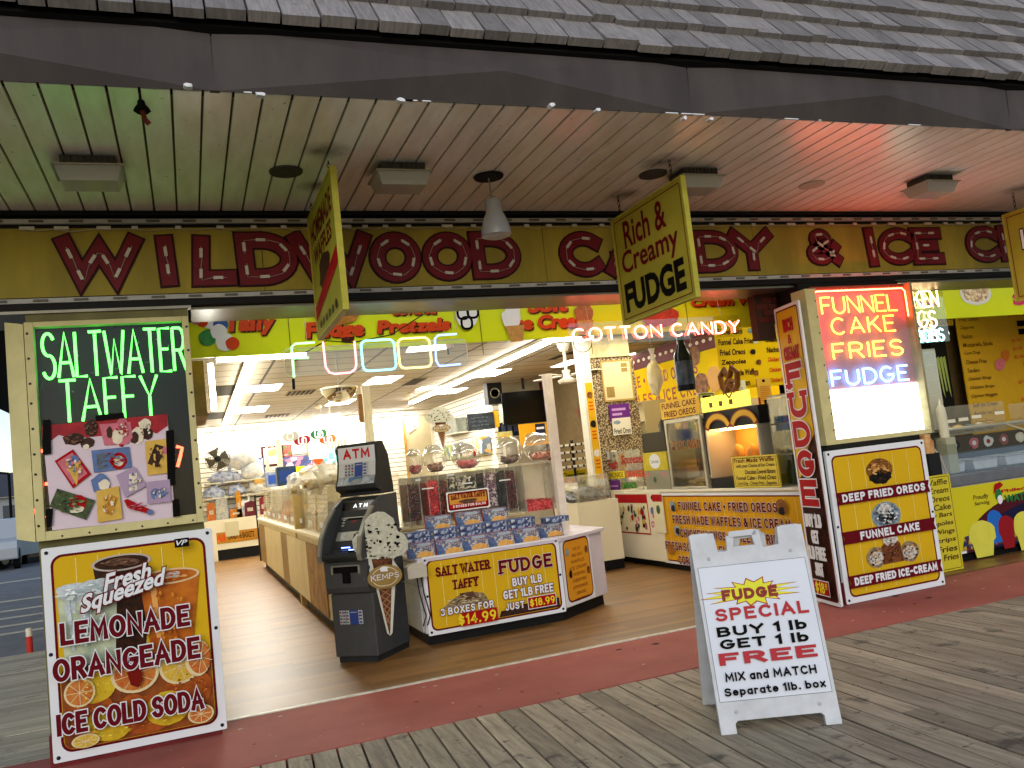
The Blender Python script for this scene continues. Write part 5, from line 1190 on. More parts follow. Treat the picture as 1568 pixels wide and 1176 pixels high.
# cone shaped board fixed to the machine
def cone_board(name, lab, sh, u0, v0, u1, v1):
    x0, y0, x1, y1 = sh.bb((u0, v1), (u1, v0)); w, h = x1 - x0, y1 - y0; cx = (x0 + x1) / 2
    o = thing(name, lab, 'cutout sign', sh.w((cx, y0)))
    f = lambda a, c: (cx + w * a, y0 + h * c)
    out = [f(0.02, 0), f(.06, .02), f(.2, .42)] + [f(.33 * math.cos(t), .475 + .1 * math.sin(t)) for t in [R_(a) for a in range(-30, 50, 16)]] + [f(.2, .59), f(.22, .615), f(.36, .62), f(.48, .66), f(.5, .73), f(.44, .79), f(.33, .82), f(.27, .93), f(.12, .99), f(0, 1), f(-.12, .985), f(-.24, .94), f(-.32, .85), f(-.4, .84), f(-.49, .8), f(-.48, .72), f(-.38, .64), f(-.26, .6), f(-.22, .57)] + [f(-.02 + .33 * math.cos(t), .475 + .1 * math.sin(t)) for t in [R_(a) for a in range(130, 220, 16)]] + [f(-.16, .42), f(-.03, .02)]
    b = MB(); s = Sheet(sh.o, sh.ux, sh.uy, b, 0); b.prism([s.w(p) for p in out], -s.n * .012, mat('cutout_white', '#bdbdb2', .5)); b.build('board', o)
    b = MB(); s = Sheet(sh.o, sh.ux, sh.uy, b, .002)
    g_ = lambda p, k=.955: (cx + (p[0] - cx) * k, y0 + h * .72 + (p[1] - y0 - h * .72) * .97)
    s.poly([f(.015, .015), f(.19, .625), f(-.19, .625), f(-.0, .015)], mat('waffle_cone', '#6f4228', .55, col2='#3a2015', scale=28, contrast=.4))
    for k in range(7):
        t = .1 + k * .055; s.line([f(-.15 * (t / .56), t), f(.15 * ((t + .06) / .56), t + .06)], w * .018, mat('waffle_line', '#8d6642', .6)); s.line([f(.15 * (t / .56), t), f(-.15 * ((t + .06) / .56), t + .06)], w * .018, mat('waffle_line', ''))
    top = [g_(p) for p in out if p[1] > y0 + h * .6]
    top = top + [f(-.1, .625), f(.1, .615)]
    s.poly(top, mat('mint_ice', '#a7a892', .6, col2='#c6c5b4', scale=40, bump=.5))
    rnd = random.Random(int(u0)); 
    for k in range(46):
        a = rnd.uniform(0, 6.28); r_ = math.sqrt(rnd.random()); s.circ(cx + w * .4 * r_ * math.cos(a), y0 + h * (.78 + .16 * r_ * math.sin(a)), w * rnd.uniform(.012, .04), h * rnd.uniform(.004, .014), BK, 6, .3, k)
    for k in range(10): s.circ(cx + w * rnd.uniform(-.3, .3), y0 + h * rnd.uniform(.62, .66), w * .05, h * .014, mat('mint_ice', ''), 8, .2, k)
    s.circ(cx, y0 + h * .475, w * .31, h * .095, mat('gold_badge', '#8d7440', .4, var=.15, scale=10), 28); s.ring(cx - w * .25, y0 + h * .405, cx + w * .25, y0 + h * .545, w * .2, w * .012, mat('badge_line', '#c9c2a4', .4))
    s.rect(cx - w * .29, y0 + h * .447, cx + w * .29, y0 + h * .505, mat('gold_badge', '')); s.stext('KEMPS', cx - w * .25, y0 + h * .455, cx + w * .25, y0 + h * .50, WH, w=.13, serif=True, gap=.3); s.poly([f(-.07, .52), f(.06, .515), f(.05, .545), f(.09, .55), f(-.02, .56), f(-.08, .55)], WH)
    b.build('artwork', o); return o
cone_board('ice_cream_cutout', 'mint chip ice cream cone cutout fixed to the cash machine flank', Sheet((1.40, 7.60, 0), (1, .08, 0)), 553, 778, 620, 982)

# ---------------------------------------------------------------- display counter with price boards
zk = at(700, 848, Y=7.87).z; FP = [(1.93, 7.89), (3.34, 7.89), (4.04, 8.36), (4.04, 9.3), (1.93, 9.3)]
M_white = mat('counter_white', '#c3bcc4', .5, var=.14, scale=4); M_tile = mat('block_white', '#a9aaa6', .6, var=.2, scale=6)
kc = thing('display_counter', 'white display counter with slanted corner carrying candy bins', 'counter', (2.9, 8.4, 0))
b = MB(); b.prism([(x, y, .12) for x, y in FP][::-1], (0, 0, zk - .15), M_white); b.build('body', kc, bev=.004)
b = MB(); FPk = [(1.96, 7.93), (3.33, 7.93), (3.99, 8.38), (3.99, 9.28), (1.96, 9.28)]; b.prism([(x, y, .006) for x, y in FPk][::-1], (0, 0, .113), M_black); b.build('plinth', kc)
b = MB(); FPt = [(1.90, 7.86), (3.35, 7.86), (4.08, 8.34), (4.08, 9.3), (1.90, 9.3)]; b.prism([(x, y, zk - .03) for x, y in FPt][::-1], (0, 0, .03), M_white); b.build('counter_top', kc, bev=.004)
b = MB(); rows = 3
for r in range(rows):
    z0 = .13 + r * (zk - .17) / rows; b.box(1.908, 1.93, 7.92, 9.28, z0, z0 + (zk - .17) / rows - .008, M_tile)
b.build('block_cladding', kc, bev=.003)
sh = facade(7.865); x0, z0, x1, z1 = sh.bb((652, 976), (861, 822)); x0 = sh.px(651, 915)[0]; x1 = sh.px(861, 880)[0]; z0 = sh.px(657, 974)[1]; z1 = zk + .0
z0 = (sh.px(657, 975)[1] + sh.px(866, 936)[1]) / 2; z1 = (sh.px(646, 856)[1] + sh.px(855, 821)[1]) / 2
o, s, f = framed('price_board', 'wide yellow board pricing boxed taffy and fudge on the display counter front', 'sign board', sh, (x0, z0, x1, z1), t=.012, r=.06, margin=.035, lines=10)
F0, F1, F2, F3 = f; fw_, fh_ = F2 - F0, F3 - F1
gp([(.06, .27), (.44, .27), (.40, .42), (.30, .47), (.20, .44)], mat('candy_pile', '#5a4630', .5, col2='#9a8a66', scale=40)); gp([(.2, .36), (.35, .36), (.32, .47), (.22, .47)], mat('chest', '#3a241c', .5, col2='#5f4230', scale=20)); gp([(.5, .01), (.99, .01), (.99, .16), (.85, .13), (.7, .15), (.6, .10), (.52, .1)], mat('fudge_heap', '#221312', .45, col2='#3f2420', scale=24))
gd(.25, .36, .15, .09, [mat('taffy_a', '#b0a078', .5), mat('taffy_b', '#4a3826', .5), mat('taffy_c', '#8a6a4a', .5), mat('taffy_d', '#c9c0a4', .5)], 60, .10, 3); gd(.75, .075, .22, .055, darks + [mat('fudge_a', '#4d2f24', .5)], 60, .12, 4)
s.stext('SALT WATER', *s.bb((667, 884), (749, 856)), MR, w=.2, serif=True, gap=.42); s.stext('TAFFY', *s.bb((693, 903), (731, 882)), MR, w=.2, serif=True, gap=.42)
s.stext('FUDGE', *s.bb((764, 880), (843, 846)), MR, w=.22, serif=True, out=WH, ow=.05, gap=.45)
for t, A_, B2 in (('BUY 1LB', (784, 898), (828, 878)), ('GET 1LB FREE', (770, 918), (845, 892)), ('JUST', (773, 935), (801, 919)), ('3 BOXES FOR', (674, 943), (754, 918))): s.stext(t, *s.bb(A_, B2), WH, w=.2, out=MR, ow=.14, gap=.5)
x0_, y0_, x1_, y1_ = s.bb((706, 959), (759, 929)); s.rect(x0_, y0_, x1_, y1_, RD); s.stext('$14.99', x0_ - .03, y0_ + .015, x1_ - .015, y1_ - .015, BRT, w=.18, gap=.42)
x0_, y0_, x1_, y1_ = s.bb((808, 932), (848, 908)); s.rect(x0_ - .006, y0_ - .006, x1_ + .006, y1_ + .006, WH); s.rect(x0_, y0_, x1_, y1_, RD); s.stext('$18.99', x0_ + .015, y0_ + .018, x1_ - .012, y1_ - .016, BRT, w=.18, gap=.42)
s.mb.build('artwork', o)
dv = V3((4.04 - 3.34, 8.36 - 7.89, 0)); sh = Sheet(V3((3.345, 7.876, 0)), dv)
o, s, f = framed('menu_board', 'small orange menu board on the slanted corner of the display counter', 'sign board', sh, (.015, z0 + .03, .57, zk - .005), t=.01, r=.07, margin=.03, lines=1, inner=mat('menu_orange', '#c98a22', .4), bolts=False)
F0, F1, F2, F3 = f
for k in range(9):
    y = F3 - .07 - k * .062; pad = (.16, .13, .1, .07, .12, .1, .09, .14, .1)[k]; t = ('FUNNEL CAKE', 'FRIED OREOS', 'WAFFLES', 'ICE CREAM', 'CHICKEN WINGS', 'CHEESE FRIES', 'LEMONADE', 'CORN DOGS', 'CHOCOLATE BANANAS')[k]; s.text(t, F0 + pad, y - .03, F2 - pad, y, MR, bold=.0)
for (x, y, m_) in ((F0 + .05, F3 - .1, plate), (F2 - .05, F3 - .12, dough), (F0 + .07, F3 - .32, darkc), (F2 - .05, F3 - .33, dough)): s.circ(x, y, .03, .04, m_, 12, .1)
s.mb.build('artwork', o)
# white dispenser on the block side of the counter
p = at(636, 872, Y=7.83)
o = thing('wall_box', 'white plastic box with hanging cords beside the cash machine', 'electric box', (1.78, 7.85, .56))
b = MB(); c = V3((p.x - .09, 7.76, p.z - .07)); b.prism([c, c + V3((.0, 0, .10)), c + V3((.04, 0, .12)), c + V3((.15, 0, .13)), c + V3((.18, 0, .09)), c + V3((.18, 0, 0))][::-1], (0, .14, 0), mat('box_plastic', '#b4ae9e', .4, var=.08)); b.build('casing', o, bev=.006)
b = MB()
for dx in (.10, .14): b.tube([c + V3((dx, .08, 0)), c + V3((dx + .01, .08, -.15)), c + V3((dx + .05, .08, -.36)), c + V3((dx + .02, .1, -.45))], .006, M_black, 6)
b.build('cord', o, smooth=True)

# ---------------------------------------------------------------- boxed taffy
M_boxart = speck('box_art', ['#2f4670', '#4d6186', '#8a7a6a', '#b0a9a0', '#6f4f4f', '#324a7a', '#8f969e'], 75, .3); M_boxblue = mat('box_blue', '#2d3f66', .35, col2='#55658a', scale=20); M_boxred = mat('box_red', '#a3361f', .4); M_plaid = speck('box_plaid', ['#28345c', '#8f9ab0', '#3c4c78', '#b7bcc8'], 36, .35); M_sun = mat('box_orange', '#b98235', .4, col2='#c79d5a', scale=30)
Wb, Hb, Tb = .262, .138, .05
def proto_up(loc, lab):
    o = thing('taffy_box', lab, 'candy box', loc, 'boxed taffy on the display counter')
    x, y, z = loc; tl = .03
    b = MB(); lo = [(x - Wb / 2, y, z), (x + Wb / 2, y, z), (x + Wb / 2, y + tl, z + Hb), (x - Wb / 2, y + tl, z + Hb)]; b.prism(lo, (0, Tb, 0), M_boxblue, M_boxred); b.build('carton', o, bev=.003)
    b = MB(); s = Sheet((x - Wb / 2, y, z), (1, 0, 0), (0, tl, Hb), b, .001); s.rect(.004, .004, Wb - .004, Hb - .004, M_boxart); s.poly([(.004, .004), (.09, .004), (.05, .09), (.004, .11)], M_boxblue); s.poly(arc(Wb * .62, .004, .085, .055, 0, 180, 12), M_sun); s.rect(.10, .105, .22, .135, mat('box_title', '#9aa3b0', .4, var=.3, scale=70)); b.build('cover_art', o)
    return o
def proto_flat(loc, lab):
    o = thing('taffy_box', lab, 'candy box', loc, 'boxed taffy on the display counter')
    x, y, z = loc; b = MB(); b.box(x - Wb / 2, x + Wb / 2, y, y + Hb, z, z + .056, M_boxblue); b.build('carton', o, bev=.003)
    b = MB(); s = Sheet((x - Wb / 2, y, z), (1, 0, 0), mb=b, off=.001); s.rect(.004, .004, Wb - .03, .05, M_plaid); s.rect(Wb - .028, .006, Wb - .006, .03, mat('box_code', '#8f8f80', .5, var=.4, scale=90)); b.build('edge_print', o)
    return o
nth = ['first', 'second', 'third', 'fourth', 'fifth', 'sixth']
pu = None
def put_up(u, v, Y, lab, zz_=.001):
    global pu
    p = at(u, v, Y=Y); p.z = zk + zz_
    if pu is None: pu = proto_up(tuple(p), lab)
    else: copy_tree(pu, p, lab)
pf = None
def put_flat(p, lab):
    global pf
    if pf is None: pf = proto_flat(tuple(p), lab)
    else: copy_tree(pf, p, lab)
zf_ = zk + .002
b = MB(); b.box(1.96, 3.2, 8.1, 8.75, zk + .001, zk + .118, M_white); b.box(2.14, 3.0, 8.30, 8.75, zk + .12, zk + .212, M_white)
b.build('riser', kc, bev=.003)
for k, u in enumerate((646, 690, 730, 769.5, 808.5)): x = at(u, 840, Y=7.97).x; put_up(*(u, 0, 7.97, '') if False else (u, 849 - (u - 646) * .14, 7.97, 'upright taffy box, %s from the cash machine, front row' % nth[k]))
put_up(846, 822, 8.14, 'upright taffy box, sixth from the cash machine, front row')
for k, u in enumerate((644, 684, 724, 763, 801)):
    p = at(u, 828 - k * 4.9, Y=8.14)
    for j in range(2 if k else 2): put_flat((p.x, 8.12, zk + .119 + j * .0575), 'flat taffy box %s the %s stack from the cash machine, middle row' % (('under', 'topping')[j], nth[k]))
p = at(849, 801, Y=8.22); put_flat((p.x, 8.13, zk + .14), 'flat taffy box laid on top beside the tall white post')
for k, (u, v) in enumerate(((673, 808), (719, 801), (760, 795))): put_up(u, v, 8.32, 'upright taffy box, %s from the cash machine, top row' % nth[k], .213)

# ---------------------------------------------------------------- candy bin rack and jars
Yr = 8.92; sh = facade(Yr); zt = sh.px(735, 718)[1]; xa = sh.px(622, 760)[0]; xb = sh.px(855, 745)[0]
o = thing('candy_bin_rack', 'clear rack of upright candy bins behind the boxed taffy', 'candy rack', ((xa + xb) / 2, Yr, zk))
b = MB(); b.box(xa, xb, Yr - .01, Yr + .32, zt - .012, zt + .012, clear('acrylic_shelf', (.96, .95, .92), .1, .05, body=.12, bcol=(.9, .88, .8))); b.box(xa, xb, Yr + .30, Yr + .31, zk + .23, zt - .012, mat('rack_back', '#ded8c4', .5, var=.05)); b.build('shelf', o)
b = MB(); b.box(xa, xb, Yr - .004, Yr, zk + .228, zt - .013, clear('bin_front', (.98, .98, .96), .03, .04)); b.build('front_pane', o)
b = MB(); acr = clear('bin_side', (.9, .9, .86), .12, .06, body=.25)
for u in (624, 643, 656, 672, 686, 701, 730, 743, 760, 776, 791, 804, 850): x = sh.px(u, 752)[0]; b.box(x - .004, x + .004, Yr + .001, Yr + .298, zk + .23, zt - .014, acr)
b.build('divider', o)
CN = [(626, 742, 641, 799, ['#2a1013', '#4a151b', '#180a10', '#5d2a24'], 70), (657, 736, 671, 789, ['#a8161f', '#7d0f18', '#c7303a'], 80), (673, 737, 685, 788, ['#4f1f18', '#6d2f22', '#331410'], 80), (688, 731, 700, 752, ['#1a1816', '#b9b2a4', '#4a4640'], 80), (702, 729, 729, 750, ['#141312', '#a9a294', '#2c2a28', '#d0c9bb'], 80), (731, 726, 742, 748, ['#0c0c0e', '#1e1e22'], 80), (745, 724, 759, 777, ['#6d4f68', '#b7a7ae', '#4a3448'], 80), (761, 722, 775, 776, ['#101013', '#1c1b20'], 80), (777, 722, 790, 780, ['#3f1018', '#571a20', '#2a0a10'], 80), (808, 763, 846, 788, ['#b5202a', '#8d1620', '#c94a50'], 90)]
for k, (u0, v0, u1, v1, cols, sc_) in enumerate(CN):
    x0, y0, x1, y1 = sh.bb((u0, v1), (u1, v0)); b = MB(); m_ = speck('candy_fill_%d' % k, cols, sc_ * .6, .35)
    y0 = max(y0, zk + .232); nx = max(3, int((x1 - x0) / .02)); rnd = random.Random(k)
    xs = [x0 + .006 + (x1 - x0 - .012) * i / nx for i in range(nx + 1)]; tops = [y1 + rnd.uniform(-.025, .02) for _ in xs]
    lo = [(xs[0], Yr + .006, y0), (xs[-1], Yr + .006, y0)] + [(x, Yr + .006, t) for x, t in list(zip(xs, tops))[::-1]]
    b.prism(lo, (0, .28, 0), m_)
    for i in range(int((x1 - x0) * (y1 - y0) * 2200) + 6):
        x = rnd.uniform(x0 + .012, x1 - .012); z = rnd.uniform(y0 + .01, y1 + .012); b.ell((x, Yr + .008 + (.02 if z > y1 - .02 else 0), z), .011, .009, .010, m_, 6, .3, i)
    b.build('candy', o)
b = MB(); s = Sheet(sh.o, sh.ux, mb=b, off=.002)
for (u, v, w) in ((655, 748, 18), (715, 740, 16), (773, 735, 17), (640, 735, 8), (690, 727, 10)): x0, y0, x1, y1 = s.bb((u - w / 2, v + 2), (u + w / 2, v - 2)); s.rect(x0, y0, x1, y1, WH)
b.build('price_tag', o)
sh = facade(8.80); x0, y0, x1, y1 = sh.b3((686, 784.5), (683, 754.5), (750, 770)); 
o, s, f = framed('taffy_price_card', 'small orange card with taffy price leaning on the candy bins', 'price card', sh, (x0, y0, x1, y1), t=.008, r=.02, margin=.012, lines=1, inner=mat('card_orange', '#bd8434', .4, var=.1), bolts=False)
F0, F1, F2, F3 = f; hh = F3 - F1; ww_ = F2 - F0
s.rect(F0, F1, F2, F1 + hh * .3, RD); s.circ((F0 + F2) / 2, F1 + hh * .42, ww_ * .25, hh * .17, mat('chest', ''), 14, .15); s.stext('SALT WATER TAFFY', F0 + .015, F1 + hh * .6, F2 - .015, F1 + hh * .95, MR, w=.2, serif=True, gap=.45, bow=.01); s.stext('3 BOXES FOR $14.99', F0 + .03, F1 + hh * .06, F2 - .02, F1 + hh * .24, WH, w=.2, gap=.45)
s.mb.build('artwork', o)
gl = clear('globe_glass', (.96, .96, .94), .16, .03, body=.07, bcol=(.9, .88, .8))
GB = [(635, 711, 13, 21, 'red candy', ['#a31c24', '#7d141c', '#b9484a']), (666, 706, 18, 22, 'tan candy', ['#8a5a3c', '#a87450', '#6d4430']), (714, 700, 22, 20, 'a few red sweets', ['#b5303a', '#c9605a']), (779, 692, 20, 22, 'brown candy', ['#4a2f1c', '#6d4a2a', '#3a2416']), (826, 687, 23, 22, 'orange candy', ['#b5502c', '#c97448', '#8f3a20'])]
sh = facade(9.05)
for k, (u, v, ru, rv, what, cols) in enumerate(GB):
    c = sh.w(sh.px(u, v), 0); rx = sh.px(u + ru, v)[0] - sh.px(u, v)[0]; rz = sh.px(u, v - rv)[1] - sh.px(u, v)[1]
    o = thing('candy_jar', 'round clear candy jar holding %s on top of the bin rack' % what, 'candy jar', (c.x, c.y, zt + .012), 'clear candy jars on the rack')
    b = MB(); zb_ = zt + .014; pr = []; zc = zb_ + rz * .95
    for i in range(15): a = -1.15 + i * (1.15 + 1.25) / 14; pr.append((rx * math.cos(a), zc + rz * math.sin(a)))
    b.lathe((c.x, c.y, 0), [(0.001, pr[0][1])] + pr + [(0.001, pr[-1][1])], gl, 26); b.build('globe', o, smooth=True)
    b = MB(); b.lathe((c.x, c.y + rx * .45, zc + rz * .62), [(0.001, .05), (rx * .62, .03), (rx * .66, 0), (rx * .6, -.01)], gl, 22, axis=(0, -.45, .9)); b.build('lid', o, smooth=True)
    b = MB(); m_ = speck('jar_fill_%d' % k, cols, 45, .4); b.ell((c.x, c.y, zb_ + .05), rx * .66, rx * .66, .045, m_, 14, .25, k); rnd = random.Random(k)
    for i in range(34): a = rnd.uniform(0, 6.28); r_ = rx * .62 * math.sqrt(rnd.random()); b.ell((c.x + r_ * math.cos(a), c.y + r_ * math.sin(a), zb_ + .075 + rnd.uniform(-.03, .02)), .02, .018, .014, m_, 6, .3, i)
    if k == 2: b.ell((c.x + .05, c.y - rx * .9, zc + .02), .018, .008, .03, RD, 8)
    b.build('candy', o)
# posts
sh = facade(8.75)
def post(lab, u0, v0, u1, v1, w, Y, name='timber_post', m_=None):
    s = facade(Y); p = s.w(s.px(u0, v0), 0); q = s.w(s.px(u1, v1), 0); b = MB(); 
    b.prism([(p.x - w / 2, Y, q.z), (p.x + w / 2, Y, q.z), (p.x + w / 2, Y, p.z), (p.x - w / 2, Y, p.z)], (0, w, 0), m_ or mat('post_white', '#cfc4bb', .6, var=.15, scale=8)); single(b, name, lab, 'post', bev=.004)
post('tall white timber post rising from the display counter beyond the jars', 839, 572, 874, 815, .085, 8.6)
post('bare timber post standing behind the cash machine topper', 560, 590, 571, 735, .095, 10.2, m_=mat('post_timber', '#e2d6b8', .6, var=.2, scale=10, stretch=(6, 6, .6)))
b = MB(); p = at(552, 610, Y=10.0); b.box(p.x - .03, p.x + .02, 10.0, 10.06, p.z - .28, p.z + .05, mat('raw_timber', '#8d6434', .6, var=.2)); single(b, 'timber_offcut', 'short brown timber offcut fixed beside the bare post', 'timber piece')

# ================================================================== ISLAND COUNTER AND THE FAR END
M_lcA = mat('counter_cream', '#c9bb92', .4, var=.15, scale=3); M_lcB = mat('counter_tan', '#8c6c3a', .45, var=.3, scale=4)
o = thing('island_counter', 'long cream and tan counter running back along the aisle under clear candy bins', 'counter', (1.9, 14, 0))
b = MB(); b.box(1.30, 3.6, 9.45, 18.9, .14, .98, M_lcA); b.build('body', o, bev=.004)
b = MB(); b.box(1.36, 3.55, 9.5, 18.8, .006, .14, M_black); b.build('plinth', o)
for k, (ya, yb_, m_) in enumerate(((9.5, 11.0, mat('crate_print', '#9a7836', .5, col2='#6d3f2c', scale=6)), (11.02, 11.5, M_lcA), (11.52, 13.3, M_lcA), (13.32, 14.2, M_lcB), (14.22, 17.4, M_lcA), (17.42, 18.85, M_lcB))):
    b = MB(); b.box(1.285, 1.30, ya, yb_, .16, .9, m_); b.build('panel', o)
b = MB(); b.box(1.27, 3.62, 9.43, 18.92, .98, 1.02, mat('counter_top', '#d6cdb4', .3)); b.build('counter_top', o, bev=.004)
b = MB(); b.box(1.29, 1.42, 12.0, 12.15, .0, 1.5, mat('post_cream', '#b39a62', .5, var=.2)); b.build('post', o)
rnd = random.Random(21)
binm = clear('bin_acrylic', (.94, .93, .88), .12, .06, body=.08, bcol=(.85, .82, .72))
names = ['golden', 'striped', 'pale', 'yellow', 'brown', 'orange', 'mixed', 'red', 'cream']
pal = [['#a8843a', '#c2a05a'], ['#b08a5a', '#d6c29a', '#8a5a3a'], ['#c9bd98', '#b0a27a'], ['#c9a21c', '#b58a1a'], ['#5a3a20', '#7a5430'], ['#b5682a', '#c98a4a'], ['#a04a3a', '#c9a24a', '#5a7a4a'], ['#8d2a22', '#a84a3a'], ['#cfc3a0', '#bcae88']]
for k in range(9):
    y0 = 9.55 + k * 1.0; w = .82
    o = thing('candy_bin', 'clear acrylic bin of %s candy in the row on the island counter' % names[k], 'candy bin', (1.75, y0 + w / 2, 1.02), 'clear candy bins along the island counter')
    b = MB(); 
    lo = [(1.36, 1.021), (1.40, 1.56), (2.2, 1.62), (2.2, 1.021)]
    for yy in (y0, y0 + w): b.prism([(x, yy, z) for x, z in lo], (0, .006, 0), binm)
    b.face([(1.36, y0, 1.021), (1.36, y0 + w, 1.021), (1.40, y0 + w, 1.56), (1.40, y0, 1.56)], binm); b.face([(1.40, y0, 1.56), (1.40, y0 + w, 1.56), (2.2, y0 + w, 1.62), (2.2, y0, 1.62)], binm)
    b.build('case', o)
    b = MB(); m_ = speck('bulk_%d' % k, pal[k], 26, .5)
    hh = rnd.uniform(.12, .34)
    nx, ny = 6, 6; vs = []; fs = []
    for i in range(nx + 1):
        for j in range(ny + 1): vs.append((1.42 + .74 * i / nx, y0 + .03 + (w - .06) * j / ny, 1.03 + hh + rnd.uniform(-.04, .04) - (.1 if i == 0 else 0)))
    for i in range(nx):
        for j in range(ny): a = i * (ny + 1) + j; fs.append((a, a + ny + 1, a + ny + 2, a + 1))
    b.add(vs, fs, m_); b.box(1.42, 2.16, y0 + .03, y0 + w - .03, 1.023, 1.02 + hh * .6, m_); b.build('candy', o)
    b = MB(); b.box(1.352, 1.358, y0 + .2, y0 + .55, 1.1, 1.16, WH); b.build('price_tag', o)
bagm = clear('bag_film', (.95, .95, .92), .10, .2, body=.35, bcol=(.88, .86, .78))
for k, (u, v, ru, rv, Y) in enumerate(((478, 733, 22, 19, 10.6), (503, 726, 20, 18, 10.3), (454, 742, 15, 16, 11.6))):
    c = at(u, v, Y=Y); r1 = (at(u + ru, v, Y=Y) - c).length; r2 = (at(u, v - rv, Y=Y) - c).length
    o = thing('candy_bag', ['bulging clear bag with yellow wrappers on the candy bins by the cash machine', 'clear domed bag nearest the cash machine topper on the candy bins', 'small clear bag on the candy bins farther along the aisle'][k], 'candy bag', (c.x, c.y, c.z - r2))
    b = MB(); b.ell(c, r1, r1 * 1.2, r2, bagm, 18, .55, k + 3); b.build('film', o, smooth=True)
    b = MB(); b.ell((c.x, c.y, c.z - r2 * .45), r1 * .7, r1 * .7, r2 * .42, speck('bag_fill_%d' % k, [['#c9a21c', '#7a5430', '#d6c29a'], ['#cfc3a0', '#b8a878'], ['#c2b48a', '#9a8a5a']][k], 24), 12, .3, k); b.build('candy', o)
# far end: counter, basket banner, shelves, pictures
o = thing('basket_counter', 'white counter across the far end with a candy baskets banner', 'counter', (1.2, 22.5, 0))
b = MB(); b.box(-.6, 2.4, 22.3, 22.9, .26, .98, mat('far_white', '#d3cbb0', .5)); b.build('body', o); b = MB(); b.box(-.55, 2.35, 22.36, 22.88, .006, .26, M_black); b.build('plinth', o)
b = MB(); b.box(.42, .52, 22.28, 22.34, .006, .98, mat('far_white', '')); b.build('leg', o)
sh = facade(22.285); b = MB(); s = Sheet(sh.o, sh.ux, mb=b, off=.001)
x0, y0, x1, y1 = s.bb((322, 838), (402, 815)); s.rect(x0, y0 + .05, x1, y1 + .12, mat('basket_banner', '#a8731f', .5, var=.15)); hb = y1 + .12 - y0 - .05
s.text('All', x0 + .12, y0 + .1, x0 + .38, y0 + .05 + hb * .85, bO, bold=.03, shear=.2); s.text('CANDY in BASKETS', x0 + .42, y0 + .12, x1 - .2, y0 + .05 + hb * .8, BK, bold=.02)
b.build('banner', o)
b = MB(); p = at(355, 805, Y=22.28); b.box(p.x - .16, p.x + .16, 22.27, 22.3, p.z - .25, p.z + .1, mat('holder', '#b9b190', .4)); b.build('paper_holder', o)
rnd = random.Random(9)
for k, (u0, u1, v, h, c, lab) in enumerate(((318, 331, 800, .42, '#b0622a', 'orange carton standing on the far counter beside a white tub'), (331, 350, 797, .5, '#a9a9a0', 'grey white tub on the far counter'), (352, 372, 795, .22, '#b5702a', 'low orange tray of sweets on the far counter'), (363, 371, 792, .62, '#c98a1a', 'tall orange bag on the far counter beside the maroon packets'), (375, 392, 790, .35, '#5a1f26', 'row of maroon packets on the far counter'), (398, 408, 782, .42, '#7a2226', 'maroon packet at the far counter end by the black stand'))):
    p = at((u0 + u1) / 2, v, Y=22.6); wd = abs(at(u1, v, Y=22.6).x - at(u0, v, Y=22.6).x) / 2
    o = thing('sweet_packet', lab, 'packet', (p.x, 22.6, .981), 'sweets on the far counter')
    m_ = mat('packet_%d' % k, c, .45, var=.45, scale=18)
    b = MB(); b.prism([(p.x - wd, 22.5, .982), (p.x + wd, 22.5, .982), (p.x + wd * .92, 22.5, .98 + h), (p.x + wd * .3, 22.5, .98 + h * 1.08), (p.x - wd * .9, 22.5, .98 + h * .97)], (0, .16, 0), m_); b.build('pack', o, bev=.02)
    b = MB(); b.box(p.x - wd * .5, p.x + wd * .5, 22.49, 22.499, 1.0 + h * .3, .98 + h * .6, mat('pack_label', '#c0b8a4', .5, var=.4, scale=40)); b.build('label', o)
b = MB(); p = at(398, 760, Y=20.5); q = at(403, 855, Y=20.5)
for (u, v) in ((390, 758), (412, 756)): r = at(u, v, Y=20.5); b.tube([(r.x, 20.5, r.z), (r.x + .02, 20.5, .0)], .018, M_black, 6)
b.tube([(at(390, 758, Y=20.5).x, 20.5, p.z), (at(412, 756, Y=20.5).x, 20.5, p.z)], .018, M_black, 6); b.tube([(at(397, 0, Y=20.5).x, 20.5, .16), (at(412, 0, Y=20.5).x + .0, 20.5, .16)], .015, M_black, 6)
single(b, 'metal_stand', 'thin black metal stand at the aisle end of the island counter', 'stand')
